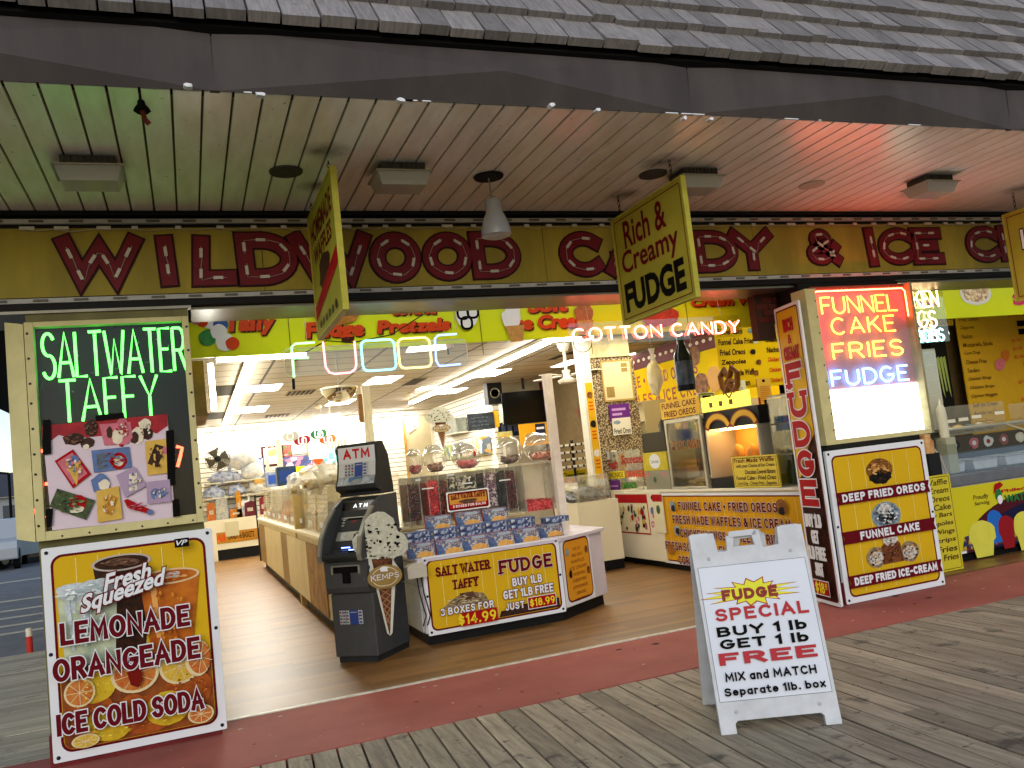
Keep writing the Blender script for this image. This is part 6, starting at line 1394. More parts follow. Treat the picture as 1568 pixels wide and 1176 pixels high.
# wall shelves with gift baskets wrapped in film
for k, (v, zz) in enumerate(((741, 0), (764, 0))):
    p = at(315, v, Y=22.75); q = at(415, v - 8, Y=22.75); o = thing('wall_shelf', ['upper white wall shelf of wrapped gift baskets at the far end', 'lower white wall shelf of wrapped gift baskets at the far end'][k], 'shelf', ((p.x + q.x) / 2, 22.75, p.z))
    b = MB(); b.box(p.x, q.x, 22.6, 22.99, p.z - .03, p.z, mat('far_white', '')); b.build('board', o)
    b = MB(); b.box(q.x - .05, q.x, 22.95, 22.99, p.z - .4, p.z + .9, mat('far_white', '')); b.build('upright', o)
film = mat('basket_film', '#aab2be', .25, col2='#d8d6c8', scale=7, contrast=.4); filmb = mat('basket_blue', '#4a5a86', .35, col2='#c2c6cc', scale=9, contrast=.6)
for k, (u, v, ru, rv, m_) in enumerate(((365, 702, 28, 16, film), (345, 732, 26, 10, filmb), (386, 722, 18, 14, film), (328, 756, 17, 11, filmb), (362, 752, 14, 9, filmb), (392, 745, 12, 10, film), (340, 788, 14, 15, filmb), (376, 780, 18, 15, film))):
    c = at(u, v, Y=22.72); r1 = (at(u + ru, v, Y=22.72) - c).length; r2 = (at(u, v - rv, Y=22.72) - c).length
    b = MB(); b.ell(c, r1, .14, r2, m_, 14, .5, k + 5)
    b.lathe((c.x + r1 * .3, c.y, c.z + r2 * .8), [(.02, 0), (.06, .12), (.02, .16)], m_, 8)
    single(b, 'gift_basket', ['large silvery film wrapped gift basket by the wall fan', 'long blue wrapped gift basket on the upper shelf below the fan', 'silvery wrapped gift basket beside the white shelf upright', 'dark blue wrapped gift basket at the wall end of the lower shelf', 'mid blue wrapped gift basket in the middle of the lower shelf', 'small silvery gift basket at the aisle end of the lower shelf', 'blue wrapped gift basket above the white tub', 'silvery gift basket above the orange tray'][k], 'gift basket', 'film wrapped gift baskets at the far end', smooth=60)
c = at(333, 703, Y=22.3); r = (at(352, 703, Y=22.3) - c).length
o = thing('wall_fan', 'round grey caged wall fan at the far end of the aisle', 'fan', c)
b = MB(); Mg = mat('fan_cage', '#56503f', .5, metal=.4)
for k in range(7): rr_ = r * (k + 1) / 7; b.tube([(c.x + rr_ * math.cos(t), c.y - .1 + .1 * (k / 7) ** 2, c.z + rr_ * math.sin(t)) for t in [2 * math.pi * j / 28 for j in range(28)]], .008, Mg, 5, closed=True)
for k in range(20): t = math.pi * 2 * k / 20; b.tube([(c.x, c.y - .1, c.z), (c.x + r * math.cos(t), c.y, c.z + r * math.sin(t))], .007, Mg, 4)
b.build('cage', o)
b = MB()
for k in range(4):
    t = k * math.pi / 2 + .4; d = V3((math.cos(t), 0, math.sin(t))); e = V3((-d.z, 0, d.x)); P = V3(c) + V3((0, .02, 0)); b.prism([P + d * .05, P + d * r * .85 - e * .16, P + d * r * .9 + e * .12 + V3((0, .05, 0)), P + d * .05 + e * .05], (0, .008, 0), mat('fan_blade', '#3c382c', .5))
b.build('blades', o)
b = MB(); b.lathe((c.x, c.y + .12, c.z), [(.0, -.24), (.07, -.22), (.09, 0), (.07, .2)], M_black, 14, axis=(0, 1, 0)); b.tube([(c.x, c.y + .2, c.z), (c.x, 22.99, c.z + .05)], .04, M_black, 8); b.build('motor', o)
def picture(lab, u0, v0, u1, v1, fr, paper, draw=None, Y=22.97, name='framed_picture', fw=.05, cat='picture'):
    sh = facade(Y); x0, y0, x1, y1 = sh.bb((u0, v1), (u1, v0)); k = .097 * (u1 - u0) / 56; 
    o = thing(name, lab, cat, ((x0 + x1) / 2, Y, y0))
    b = MB(); s = Sheet(sh.o, sh.ux, mb=b, off=0); s.slab(x0, y0, x1, y1, .03, fr); b.build('frame', o)
    b = MB(); s = Sheet(sh.o, sh.ux, mb=b, off=.002); s.rect(x0 + fw, y0 + fw, x1 - fw, y1 - fw, paper)
    if draw: draw(s, x0 + fw, y0 + fw, x1 - fw, y1 - fw)
    b.build('print', o); return o
wp = mat('paper_white', '#d2ccba', .5, var=.04); mf = mat('frame_maroon', '#3f1a14', .5); of = mat('frame_oak', '#a8874a', .5)
def d1(s, x0, y0, x1, y1):
    s.circ((x0 + x1) / 2, y0 + (y1 - y0) * .7, .14, .1, mat('tan_ink', '#b09a5a', .5), 10, .2); 
    for k in range(3): s.rect(x0 + .2, y0 + .2 + k * .12, x1 - .2, y0 + .23 + k * .12, mat('tan_ink', ''))
picture('tall maroon framed white poster behind the slim white post at the far end', 402, 681, 434, 715, mf, wp, d1)
def d2(s, x0, y0, x1, y1):
    s.circ(x0 + .25, y1 - .3, .16, .2, bO, 14); s.circ(x0 + .55, y1 - .3, .22, .2, mat('teal_ink', '#5f9aa0', .5), 14); s.ring(x0 + .48, y1 - .42, x0 + .66, y1 - .18, .06, .04, WH); s.rect(x0 + .2, y0 + .35, x1 - .2, y0 + .38, mat('tan_ink', '')); s.rect(x0, y0, x1, y0 + .45, mat('pale_mint', '#a9cdbb', .5))
picture('oak framed poster with red and teal emblem under the jelly bean signs', 471, 678, 503, 707, of, wp, d2)
picture('plain white poster between the red packets and the oak frame', 447, 677, 468, 696, wp, wp, None, fw=.01)
picture('red and green product poster beside the maroon frame', 433, 680, 446, 700, mat('strawb_red', '#a83a34', .5), speck('strawb', ['#b5433c', '#3f5f38', '#c98a80'], 6), None, fw=.03)
picture('wide blue and pink candy display panel on the far wall', 433, 696, 478, 722, mat('disp_blue', '#3a4470', .5), speck('disp_mix', ['#3f4a7a', '#b06a80', '#d0a8b0', '#2f3a66', '#7a4a6a'], 7), None, fw=.02)
picture('long blue merchandise panel on the far wall beside the wrapped baskets', 388, 700, 404, 735, mat('disp_blue', ''), speck('disp_blue2', ['#5a668e', '#8d96b0', '#44507c', '#aab0bc'], 6), None, fw=.02)
picture('yellow price card on the far shelf', 389, 733, 402, 741, mat('card_tan', '#b58f3f', .5), mat('card_orange2', '#c99a4a', .5), None, Y=22.5, fw=.02, name='price_card')
picture('bright yellow price card in front of the far blue display', 443, 713, 467, 729, BRT, mat('card_lemon', '#d6cf1a', .5), None, Y=18.6, fw=.02, name='price_card')
def d3(s, x0, y0, x1, y1):
    for k in range(5): s.rect(x0 + (x1 - x0) * (k / 5 + .02), y0, x0 + (x1 - x0) * (k / 5 + .15), y1, mat('window_pane', '#6f6a55', .3))
picture('white barred window high on the far wall', 505, 668, 533, 701, mat('far_white', ''), mat('far_white', ''), d3, name='barred_window', cat='window')
b = MB(); p = at(426, 672, Y=17.5); b.box(p.x - .05, p.x + .05, 17.5, 17.6, 1.02, p.z, mat('far_white', '')); single(b, 'slim_post', 'slim white post standing on the far part of the island counter', 'post')
# blue and white packets on the island
for k, (u, v, c, lab) in enumerate(((420, 738, '#8f98a8', 'blue and white carton near the slim white post'), (440, 738, '#3a5270', 'dark blue candy carton beside the bulging bag'))):
    p = at(u, v, Y=16 - 3 * k); o = thing('carton', lab, 'carton', p); b = MB(); b.box(p.x - .14, p.x + .14, p.y, p.y + .2, 1.625, 1.90, mat('carton_%d' % k, c, .4, var=.6, scale=12)); b.build('box', o, bev=.01); b = MB(); b.box(p.x - .1, p.x + .1, p.y - .004, p.y, 1.68, 1.84, mat('carton_print', '#2c468c', .4)); b.build('print', o)
# jelly bean signs
for k, (u, v, c, lab) in enumerate(((445, 668, '#8d8a80', 'grey jelly bean sign hung highest beside the dark green one'), (463, 674, '#8f1720', 'dark red jelly bean sign overlapping the grey one'), (488, 664, '#1d5a2c', 'green jelly bean sign in the hanging pair by the oak frame'), (502, 672, '#c4531c', 'orange jelly bean sign overlapping the green one'))):
    Y = 19.0 + .12 * (k % 2); p = at(u, v, Y=Y); rx = (at(u + 13, v, Y=Y) - p).length; rz = (at(u, v - 8, Y=Y) - p).length
    o = thing('jelly_bean_sign', lab, 'bean sign', p, 'jelly bean shaped hanging signs')
    b = MB(); P = []
    for j in range(26): t = 2 * math.pi * j / 26; P.append((p.x + rx * math.cos(t), Y, p.z + rz * math.sin(t) * (1 - .32 * math.exp(-((t - math.pi / 2) / .5) ** 2)) + .1 * rz * math.cos(t)))
    b.prism(P, (0, .05, 0), mat('bean_%d' % k, c, .3, var=.15, scale=8)); b.build('bean', o, bev=.015)
    b = MB(); s = Sheet((0, Y, 0), (1, 0, 0), mb=b, off=.003)
    if k: s.ring(p.x - .08, p.z - .08, p.x + .02, p.z + .09, .04, .03, WH); s.ring(p.x - .01, p.z - .09, p.x + .08, p.z + .05, .04, .03, WH)
    else: s.ring(p.x - .07, p.z - .07, p.x + .05, p.z + .06, .04, .02, cream)
    b.build('emblem', o); b = MB()
    for sx_ in (-.5, .5): b.tube([(p.x + sx_ * rx, Y + .02, p.z + rz * .6), (p.x + sx_ * rx, Y + .02, ZC)], .004, M_wire, 4)
    b.build('wire', o)
# dome mirror, sprinkler heads
c = at(520, 603, Y=11.5); rx = (at(547, 603, Y=11.5) - c).length
o = thing('dome_mirror', 'half dome security mirror hanging under the ceiling', 'mirror', c)
b = MB(); pr = [(rx * math.cos(a), -rx * .85 * math.sin(a)) for a in [R_(5 + 85 * k / 10) for k in range(11)]]; b.lathe((c.x, c.y, c.z + .08), pr[::-1], mat('mirror', '#cfcabc', .06, metal=1.0), 28); b.build('mirror_face', o, smooth=True)
b = MB(); b.tube([(c.x + rx * 1.01 * math.cos(t), c.y + rx * 1.01 * math.sin(t), c.z + .075) for t in [2 * math.pi * j / 30 for j in range(30)]], .014, mat('mirror_rim', '#d6d0bd', .3), 6, closed=True); b.tube([(c.x, c.y, c.z + .08), (c.x, c.y, ZC)], .01, M_wire, 5); b.build('rim', o)
for k, (u, v) in enumerate(((487, 622), (627, 604), (592, 643))):
    p = at(u, v, Z=ZC - .05); o = thing('sprinkler', ['ceiling sprinkler head in front of the jelly bean signs', 'ceiling sprinkler head beside the long strip light', 'white ceiling spotlight by the far doorway'][k], 'sprinkler', p)
    b = MB(); b.lathe((p.x, p.y, ZC - .06), [(.0, -.06), (.07, -.03), (.09, 0), (.06, .03), (.02, .06)], mat('sprinkler_white', '#cfc6a8', .4), 12); b.build('head', o, smooth=True)
for k, (u0, v0, u1, v1) in enumerate(((405, 638, 445, 633), (438, 603, 485, 596), (620, 587, 655, 578))):
    p = at(u0, v0, Z=ZC - .004); q = at(u1, v1, Z=ZC - .004); o = thing('ceiling_vent', ['slotted ceiling vent near the far lit panels', 'slotted ceiling vent by the dome mirror', 'slotted ceiling vent by the long strip light'][k], 'vent', p, 'slotted vents in the shop ceiling')
    ya, yb_ = min(p.y, q.y), max(p.y, q.y) + .3
    b = MB(); b.box(p.x, q.x, ya, yb_, ZC - .012, ZC - .002, mat('vent', '#7d7258', .6)); b.build('plate', o); b = MB()
    for j in range(6): x = p.x + (q.x - p.x) * (j + .5) / 6; b.box(x - .02, x + .02, ya + .05, yb_ - .05, ZC - .02, ZC - .013, mat('vent_slot', '#2f2a1f', .8))
    b.build('slots', o)
# doorway, cone cutout, chalkboard, shelf on the inner side wall
sh = facade(22.98); x0, y0, x1, y1 = sh.bb((628, 735), (657, 634)); o = thing('doorway', 'white framed doorway in the far wall by the cone cutout', 'door', ((x0 + x1) / 2, 22.98, 0))
b = MB(); b.box(x0, x1, 22.985, 22.995, 0, y1, mat('door_face', '#b3a888', .5, var=.08)); b.build('door_leaf', o)
b = MB(); Mt = glow('door_trim_lit', (1, .95, .8), 1.2); b.box(x1, x1 + .12, 22.95, 23.0, 0, y1 + .12, wp); b.box(x0 - .06, x0, 22.95, 23.0, 0, y1, mat('oak_trim', '#a3772f', .5)); b.box(x0, x1, 22.95, 23.0, y1, y1 + .12, wp); b.build('frame', o)
p = at(636, 657, Y=22.5); o = thing('security_camera', 'small white security camera above the far doorway', 'camera', p); b = MB(); b.tube([(p.x, p.y, p.z), (p.x - .25, p.y - .2, p.z - .12)], .05, wp, 8); b.build('body', o); b = MB(); b.tube([(p.x, p.y, p.z), (p.x + .1, 22.99, p.z + .1)], .02, M_black, 6); b.build('arm', o)
cone_board('ice_cream_cutout', 'mint chip ice cream cone cutout hanging by the far slatted wall', Sheet((0, 14.5, 0), (1, 0, 0)), 656, 621, 694, 688)
b = MB(); s = Sheet((6.39, 20, 0), (0, -1, 0))
def wallsheet(X): return Sheet((X, 12, 0), (0, -1, 0))
sh = Sheet((0, 16.2, 0), (1, 0, 0)); x0, y0, x1, y1 = sh.bb((718, 660), (756, 633)); 
o = thing('chalkboard', 'black chalk menu board by the slatted wall beside the television', 'board', ((x0 + x1) / 2, 16.2, y0)); b = MB(); s = Sheet(sh.o, sh.ux, mb=b, off=0); s.slab(x0, y0 - .0, x1, y1 + .03, .03, mat('chalk_black', '#17191c', .6, col2='#2e3236', scale=9)); b.build('panel', o)
b = MB(); s = Sheet(sh.o, sh.ux, mb=b, off=.003); ch = mat('chalk', '#5a6064', .8); 
rnd = random.Random(6)
for k in range(4):
    yy = y1 - .06 - k * .075; xx = x0 + .07
    while xx < x1 - .12 - .04 * (k % 2): q_ = rnd.uniform(.04, .11); s.line([(xx + q_ * j / 6, yy + rnd.uniform(-.016, .016)) for j in range(7)], .006, ch); xx += q_ + .03
b.build('chalk_writing', o)
p = at(690, 665, X=6.35); o = thing('display_shelf', 'white bracket shelf holding grey cartons on the slatted wall', 'shelf', p)
b = MB(); ya = at(718, 655, X=6.38).y; yb_ = at(690, 667, X=6.38).y; zz = at(705, 663, X=6.38).z; b.box(6.05, 6.39, min(ya, yb_), max(ya, yb_), zz - .03, zz, wp); b.build('board', o)
o = thing('carton', 'pale grey cartons stack on the bracket shelf by the slatted wall', 'carton', (6.2, (ya + yb_) / 2, zz)); b = MB(); b.box(6.1, 6.36, min(ya, yb_) + .1, min(ya, yb_) + 1.0, zz + .001, zz + .35, mat('grey_carton', '#8f9488', .5, var=.4, scale=8)); b.build('box', o)
for k, (u, v, cols, lab) in enumerate(((700, 690, ['#4a6a5a', '#8a9a4a', '#b8b09a', '#3a5a7a'], 'row of green and blue bags pegged on the slatted wall'), (728, 683, ['#5a6a7a', '#aab0a8', '#c08a3a'], 'grey and orange bags pegged on the slatted wall'), (735, 730, ['#8a9a2a', '#b8b84a', '#3a4a2a'], 'yellow green packets standing low by the slatted wall'))):
    p = at(u, v, X=6.3); o = thing('candy_packets', lab, 'packets', p, 'packets by the slatted wall'); b = MB()
    m_ = speck('peg_%d' % k, cols, 8)
    b.box(6.15, 6.38, p.y - .9, p.y + .9, p.z - .22, p.z + .18, m_); b.build('bags', o, bev=.03)
# television wall
sh = facade(16.4); x0, y0, x1, y1 = sh.bb((772, 650), (841, 592)); y0 -= .0
o = thing('television', 'large black flat television hanging beyond the tall white post', 'television', ((x0 + x1) / 2, 16.4, y0)); b = MB(); b.box(x0, x1, 16.4, 16.5, y0, y1 - .05, mat('tv_black', '#0a0a09', .15)); b.build('screen', o, bev=.01)
b = MB(); b.box(x0 - .02, x1 + .02, 16.41, 16.52, y0 - .03, y0 - .001, M_black); b.tube([((x0 + x1) / 2, 16.5, y1), ((x0 + x1) / 2, 16.5, ZC)], .03, M_black, 8); b.build('mount', o)
p = at(758, 602, Y=16.6); o = thing('speaker', 'black wall speaker with pale round cone beside the television', 'speaker', p); b = MB(); b.box(p.x - .16, p.x + .16, 16.6, 16.85, p.z - .22, p.z + .22, M_black); b.build('cabinet', o); b = MB(); b.lathe((p.x, 16.6, p.z), [(.11, 0), (.10, .01), (.04, -.03), (0, -.02)], mat('speaker_cone', '#7a7258', .5), 18, axis=(0, -1, 0)); b.build('cone', o)
p = at(754, 640, Y=16.3); b = MB(); s = Sheet((0, 16.3, 0), (1, 0, 0), mb=b, off=0); s.slab(p.x - .06, p.z - .2, p.x + .14, p.z + .14, .02, mat('card_gold', '#b58f1a', .5, var=.1), .05); single(b, 'gold_card', 'gold card hanging beside the television edge', 'card')
def flat_sign(name, lab, cat, Y, u0, v0, u1, v1, base, lines, t=.02, extra=None, pad=.08, frame=None):
    sh = facade(Y); x0, y0, x1, y1 = sh.bb((u0, v1), (u1, v0)); o = thing(name, lab, cat, ((x0 + x1) / 2, Y, y0))
    b = MB(); s = Sheet(sh.o, sh.ux, mb=b, off=0); s.slab(x0, y0, x1, y1, t, base); b.build('panel', o)
    b = MB(); s = Sheet(sh.o, sh.ux, mb=b, off=.002); n_ = len(lines); w, h = x1 - x0, y1 - y0
    if frame: s.ring(x0 + .015, y0 + .015, x1 - .015, y1 - .015, .01, .008, frame)
    for k, L in enumerate(lines):
        t_, m_, sh_ = L[:3]; p0_, p1_ = (L[3], L[4]) if len(L) > 3 else (pad, 1 - pad); yy = y1 - h * (k + .86) / n_; s.text(t_, x0 + w * p0_, yy, x0 + w * p1_, yy + h / n_ * .66, m_, bold=.015, shear=sh_)
    if extra: extra(s, x0, y0, w, h)
    b.build('artwork', o); return o
navy = mat('navy', '#1c2238', .4, var=.3, scale=9)
flat_sign('navy_poster', 'dark navy merchandise panel under the television', 'panel', 16.7, 762, 662, 842, 648, navy, [('', BK, 0)], extra=lambda s, x0, y0, w, h: [s.rect(x0 + w * (.06 + .12 * k), y0 + h * .3, x0 + w * (.14 + .12 * k), y0 + h * .75, mat('navy_ink', '#4a5270', .5)) for k in range(7)])
flat_sign('price_board', 'orange yellow price board with a blue label beneath the television', 'sign board', 16.2, 794, 678, 856, 650, mat('amber', '#c08a1a', .4), [('', Y_, 0)], extra=lambda s, x0, y0, w, h: (s.rect(x0 + w * .42, y0 + h * .3, x0 + w * .68, y0 + h * .95, navy), s.rect(x0 + w * .45, y0 + h * .7, x0 + w * .65, y0 + h * .8, WH), s.rect(x0 + w * .45, y0 + h * .42, x0 + w * .65, y0 + h * .52, WH)))
flat_sign('price_board', 'pale green price board under the navy panel', 'sign board', 16.2, 762, 676, 786, 662, mat('sage', '#a29a5f', .5, var=.3, scale=9), [('', BK, 0)], extra=lambda s, x0, y0, w, h: [s.circ(x0 + w * q, y0 + h * .5, w * .14, h * .25, mat('amber', ''), 10, .1) for q in (.3, .7)])
b = MB(); x0 = at(846, 0 + 690, Y=17.4).x; x1 = at(905, 690, Y=17.4).x; b.box(x0, x1, 17.3, 17.69, .0, at(870, 655, Y=17.4).z, M_dark); o = thing('dark_kiosk', 'black booth below the grey wall with faint lettering', 'booth', ((x0 + x1) / 2, 17.3, 0)); b.build('body', o)
b = MB(); s = Sheet((0, 17.29, 0), (1, 0, 0), mb=b, off=0); s.ptext('DA', (888, 668), (905, 658), mat('faint_ink', '#4a4a4a', .5)); b.build('lettering', o)
# wire rack of sunglasses and small signs beyond the counter
p = at(868, 685, Y=12.2); o = thing('spinner_rack', 'black wire display rack with white tagged shelves behind the counter', 'rack', (p.x, 12.2, 0))
b = MB(); q = at(878, 700, Y=12.2); b.tube([(q.x, 12.2, 0), (q.x, 12.2, p.z + .1)], .022, M_black, 8); b.build('pole', o)
for k in range(4):
    z = at(870, 684 + k * 11, Y=12.2).z; b = MB(); b.box(p.x - .32, p.x + .32, 12.05, 12.35, z, z + .03, M_black)
    for j in range(6): b.box(p.x - .3 + j * .1, p.x - .24 + j * .1, 12.03, 12.05, z + .005, z + .04, wp)
    b.build('tray', o)
blackink = BK
flat_sign('price_board', 'bright yellow hand lettered snack board behind the wire rack', 'sign board', 12.6, 858, 756, 902, 722, mat('snack_yellow', '#cdbb16', .4), [('Cheese Fries', BK, .15), ('Pebble', BK, .15), ('Lemonade', BK, .15)])
flat_sign('price_board', 'red and black board with white city name behind the wire rack', 'sign board', 12.5, 862, 786, 902, 760, mat('philly', '#2a1412', .4, var=.2), [('', WH, 0), ('PHILADELPHIA', WH, 0, .02, .98), ('', WH, 0)], extra=lambda s, x0, y0, w, h: s.rect(x0 + w * .5, y0 + h * .75, x0 + w, y0 + h, RD))
flat_sign('price_board', 'small red picture card beside the snack board', 'sign board', 12.4, 903, 752, 919, 722, speck('red_card', ['#a3302a', '#c0b0a0', '#5a3a34', '#8a2a22'], 8), [('', WH, 0)])
b = MB(); x0 = at(873, 800, Y=10.9).x; x1 = at(925, 800, Y=10.9).x; b.box(x0, x1 + .1, 10.6, 11.4, .14, .95, mat('far_white', '')); o = thing('low_case', 'white low display case with a glass top holding grey candy', 'display case', ((x0 + x1) / 2, 11, 0)); b.build('body', o); b = MB(); b.box(x0 + .05, x1, 10.62, 11.3, .96, 1.3, clear('case_glass', (.9, .9, .85), .2, .05, body=.12)); b.build('glass_top', o); b = MB(); b.ell(((x0 + x1) / 2, 10.9, 1.03), .3, .2, .12, speck('grey_candy', ['#4a4a48', '#6a6a66', '#303030'], 20), 12, .3, 2); b.build('candy', o); b = MB(); b.box(x0, x1 + .1, 10.63, 11.35, .006, .14, M_black); b.build('plinth', o)
# ceiling fan
c = at(868, 575, Y=11.8); o = thing('ceiling_fan', 'small white ceiling fan by the food stand column', 'fan', (c.x, c.y, c.z - .1)); b = MB(); b.lathe((c.x, c.y, c.z - .12), [(0, 0), (.13, .01), (.15, .05), (.06, .09), (.05, .14), (.07, .2), (0, .22)], M_wfr, 18); b.tube([(c.x, c.y, c.z + .1), (c.x, c.y, ZC)], .025, M_wfr, 8); b.lathe((c.x, c.y, ZC - .12), [(.06, 0), (.1, .1), (.1, .12)], M_wfr, 16); b.build('motor', o, smooth=True)
for k in range(4):
    t = k * math.pi / 2 + .5; d = V3((math.cos(t), math.sin(t), 0)); e = V3((-d.y, d.x, 0)); P = V3((c.x, c.y, c.z + .0)); b = MB(); b.prism([P + d * .12 - e * .04, P + d * .6 - e * .07, P + d * .6 + e * .07, P + d * .12 + e * .04], (0, 0, .012), M_wfr); b.build('blade', o)
# lit box at the left edge of the entrance
p = at(306, 560, Y=7.9); q = at(321, 660, Y=7.9); o = thing('edge_light_box', 'upright lit picture box just inside the entrance by the neon cabinet', 'light box', (p.x, 7.9, q.z)); za, zb_ = at(310, 637, Y=7.9).z, at(310, 552, Y=7.9).z
b = MB(); b.box(p.x - .12, p.x + .03, 7.9, 9.0, za, zb_, mat('litbox_side', '#a58a5a', .5, var=.4, scale=4)); b.build('case', o); b = MB(); b.tube([(p.x + .09, 7.92, za + .04), (p.x + .09, 7.92, zb_ - .03)], .022, L_tube, 8); b.build('tube', o)

# ================================================================== FOOD STAND ON THE OTHER SIDE
XS = 5.68
o = thing('food_counter', 'long white food stand counter with menu front', 'counter', (6.0, 9, 0))
b = MB(); b.box(XS + .02, 6.3, 6.95, 9.84, .12, 1.0, M_lcA); b.build('body', o); b = MB(); b.box(XS + .06, 6.25, 6.98, 11.3, .006, .12, M_black); b.build('plinth', o)
b = MB(); b.box(XS, 6.4, 6.95, 11.3, 1.0, 1.03, wp); b.build('counter_top', o, bev=.004)
b = MB(); b.box(XS - .02, 6.2, 9.86, 11.24, .1, .999, mat('freezer_white', '#d0c8b2', .35)); b.build('freezer_side', o, bev=.006)
sh = wallsheet(XS - .021)
P = sh.px; b = MB(); s = Sheet(sh.o, sh.ux, mb=b, off=.001); x0, y0, x1, y1 = s.bb((949, 819), (990, 758)); y0 = P(970, 817)[1]; y1 = P(965, 757)[1]
o = thing('treat_poster', 'ice cream poster with red heading on the white freezer side of the food stand', 'poster', sh.w(((x0 + x1) / 2, y0))); s.rect(x0, y0, x1, y1, RD); s.rect(x0 + .02, y0 + .02, x1 - .02, y1 - .12, mat('poster_cream', '#cfc8a8', .5)); rnd = random.Random(2)
for k in range(34): s.circ(rnd.uniform(x0 + .08, x1 - .08), rnd.uniform(y0 + .06, y1 - .16), rnd.uniform(.02, .045), rnd.uniform(.025, .06), [darkc, pink, grn, yel, RD, cream, brown][k % 7], 9, .25, k)
s.mb.build('sheet', o)
b = MB(); s = Sheet(sh.o, sh.ux, mb=b, off=.001)
for (u, v, r_, m_) in ((998, 762, .03, MR), (999, 782, .05, blu), (1000, 803, .045, pink), (946, 785, .035, grn), (1001, 790, .03, pink)): x, y = P(u, v); s.circ(x, y, r_, r_, m_, 10, .15)
x, y = P(1000, 803); s.circ(x, y, .02, .02, WH, 10)
o = single(b, 'sticker_set', 'round coloured stickers beside the poster on the white freezer side', 'stickers')
x0 = P(1003, 790)[0]; x1 = P(1012, 790)[0]; b = MB(); s = Sheet(sh.o, sh.ux, mb=b, off=.012); s.slab(x0, P(1005, 815)[1], x1 + .1, P(1005, 757)[1], .01, mat('poster_cream', '')); s.rect(x0, P(1005, 768)[1], x1 + .1, P(1005, 757)[1], RD); s.circ((x0 + x1) / 2 + .05, P(1005, 780)[1], .05, .06, grn, 10); single(b, 'narrow_poster', 'narrow cream poster between the freezer side and the food menu front', 'poster')
sh = wallsheet(XS - .004); x0 = P(1011, 800)[0]; sh2 = Sheet(sh.o, sh.ux); x0 = sh2.px(1011, 800)[0]; x1 = 12 - 6.96; y1 = .985; y0 = sh2.px(1040, 870)[1]
o, s, f = framed('food_menu_front', 'wide yellow menu board listing fried foods on the food stand front', 'sign board', sh, (x0, max(.09, y0 - .02), x1, y1), t=.014, r=.08, margin=.03, lines=16, inner=mat('menu_yellow', '#c9941c', .5, var=.12, spec=.02))
F0, F1, F2, F3 = f
for t, a_, b_ in (('FUNNEL CAKE * FRIED OREOS', (1041, 782), (1190, 768)), ('FRESH MADE WAFFLES & ICE CREAM', (1033, 806), (1212, 793)), ('CHICKEN WINGS * CHEESE FRIES', (1045, 824), (1200, 821)), ('FRESH SQUEEZED LEMONADE & ORANGEADE', (1022, 838), (1240, 850)), ('CORN DOGS * CHOCOLATE BANANAS', (1043, 864), (1222, 880))):
    x0, _ = s.px(*a_); x1, _ = s.px(*b_); x1 = min(x1, F2 - .03); k = ('FUN' in t[:3]) * 0
    i = ['FUNN', 'FRESH M', 'CHICK', 'FRESH S', 'CORN'].index([q for q in ['FUNN', 'FRESH M', 'CHICK', 'FRESH S', 'CORN'] if t.startswith(q)][0])
    yy = F3 - .06 - i * .168; s.stext(t, x0, yy - .105, x1, yy, MR, w=.2, out=WH, ow=.07, gap=.55)
for (u, v, m_, r_) in ((1033, 775, plate, .07), (1200, 776, dough, .09), (1040, 812, plate, .07), (1208, 820, dough, .09), (1030, 840, mat('tenders', '#a86a2a', .5, var=.4, scale=24), .08)): x, y = s.px(u, v); s.circ(x, y, r_, r_ * .95, m_, 16, .06)
for (u, v) in ((1034, 778), (1041, 813), (1201, 782)): x, y = s.px(u, v); s.circ(x, y, .045, .045, darkc, 12, .15)
s.mb.build('artwork', o)
# equipment on the counter, standing just behind its front edge
def counter_box(name, lab, cat, u0, u1, vtop, depth=.4, m_=None, X=XS + .06, z0=1.031):
    sh = wallsheet(X); y0 = 12 - sh.px(u1, 740)[0]; y1 = 12 - sh.px(u0, 740)[0]; zt_ = sh.px((u0 + u1) / 2, vtop)[1]
    return thing(name, lab, cat, (X, (y0 + y1) / 2, z0)), y0, y1, zt_, sh
o, y0, y1, zt_, sh = counter_box('sneeze_guard', 'clear counter screen with red script and coloured flavour cards', 'counter screen', 925, 985, 690)
b = MB(); b.box(XS + .06, XS + .07, y0, y1, 1.031, zt_, clear('screen_glass', (.9, .9, .85), .2, .05, body=.08)); b.build('glass', o)
b = MB(); s = Sheet(sh.o, sh.ux, mb=b, off=.002)
x0 = 12 - y1; s.text('Fresh', x0 + .16, 1.33, x0 + .5, 1.47, RD, bold=.02, shear=.3); s.text('Squeezed', x0 + .62, 1.36, x0 + 1.32, 1.52, RD, bold=.02, shear=.3)
s.rect(x0 + .12, 1.2, x0 + .68, 1.3, BRT); s.text('LEMONADE', x0 + .15, 1.21, x0 + .65, 1.29, mat('olive_ink', '#6d5a10', .5), bold=.03); s.text('ORANGEADE', x0 + .72, 1.2, x0 + 1.38, 1.3, bO, bold=.04)
s.rect(x0 + .18, 1.035, x0 + .5, 1.17, mat('purple', '#5a2470', .5)); s.rect(x0 + .22, 1.08, x0 + .44, 1.10, mat('purple_ink', '#b08ac0', .5)); s.text('LIMEADE', x0 + .55, 1.05, x0 + 1.0, 1.14, mat('lime_ink', '#2f7a1f', .5), bold=.04)
s.rect(x0 + .04, 1.48, x0 + .28, 1.6, WH); s.rect(x0 + .1, 1.51, x0 + .22, 1.57, BK)
b.build('flavour_cards', o)
o, y0, y1, zt_, sh = counter_box('drink_machine', 'grey counter machine with dark top and lemon label', 'drink machine', 990, 1028, 672)
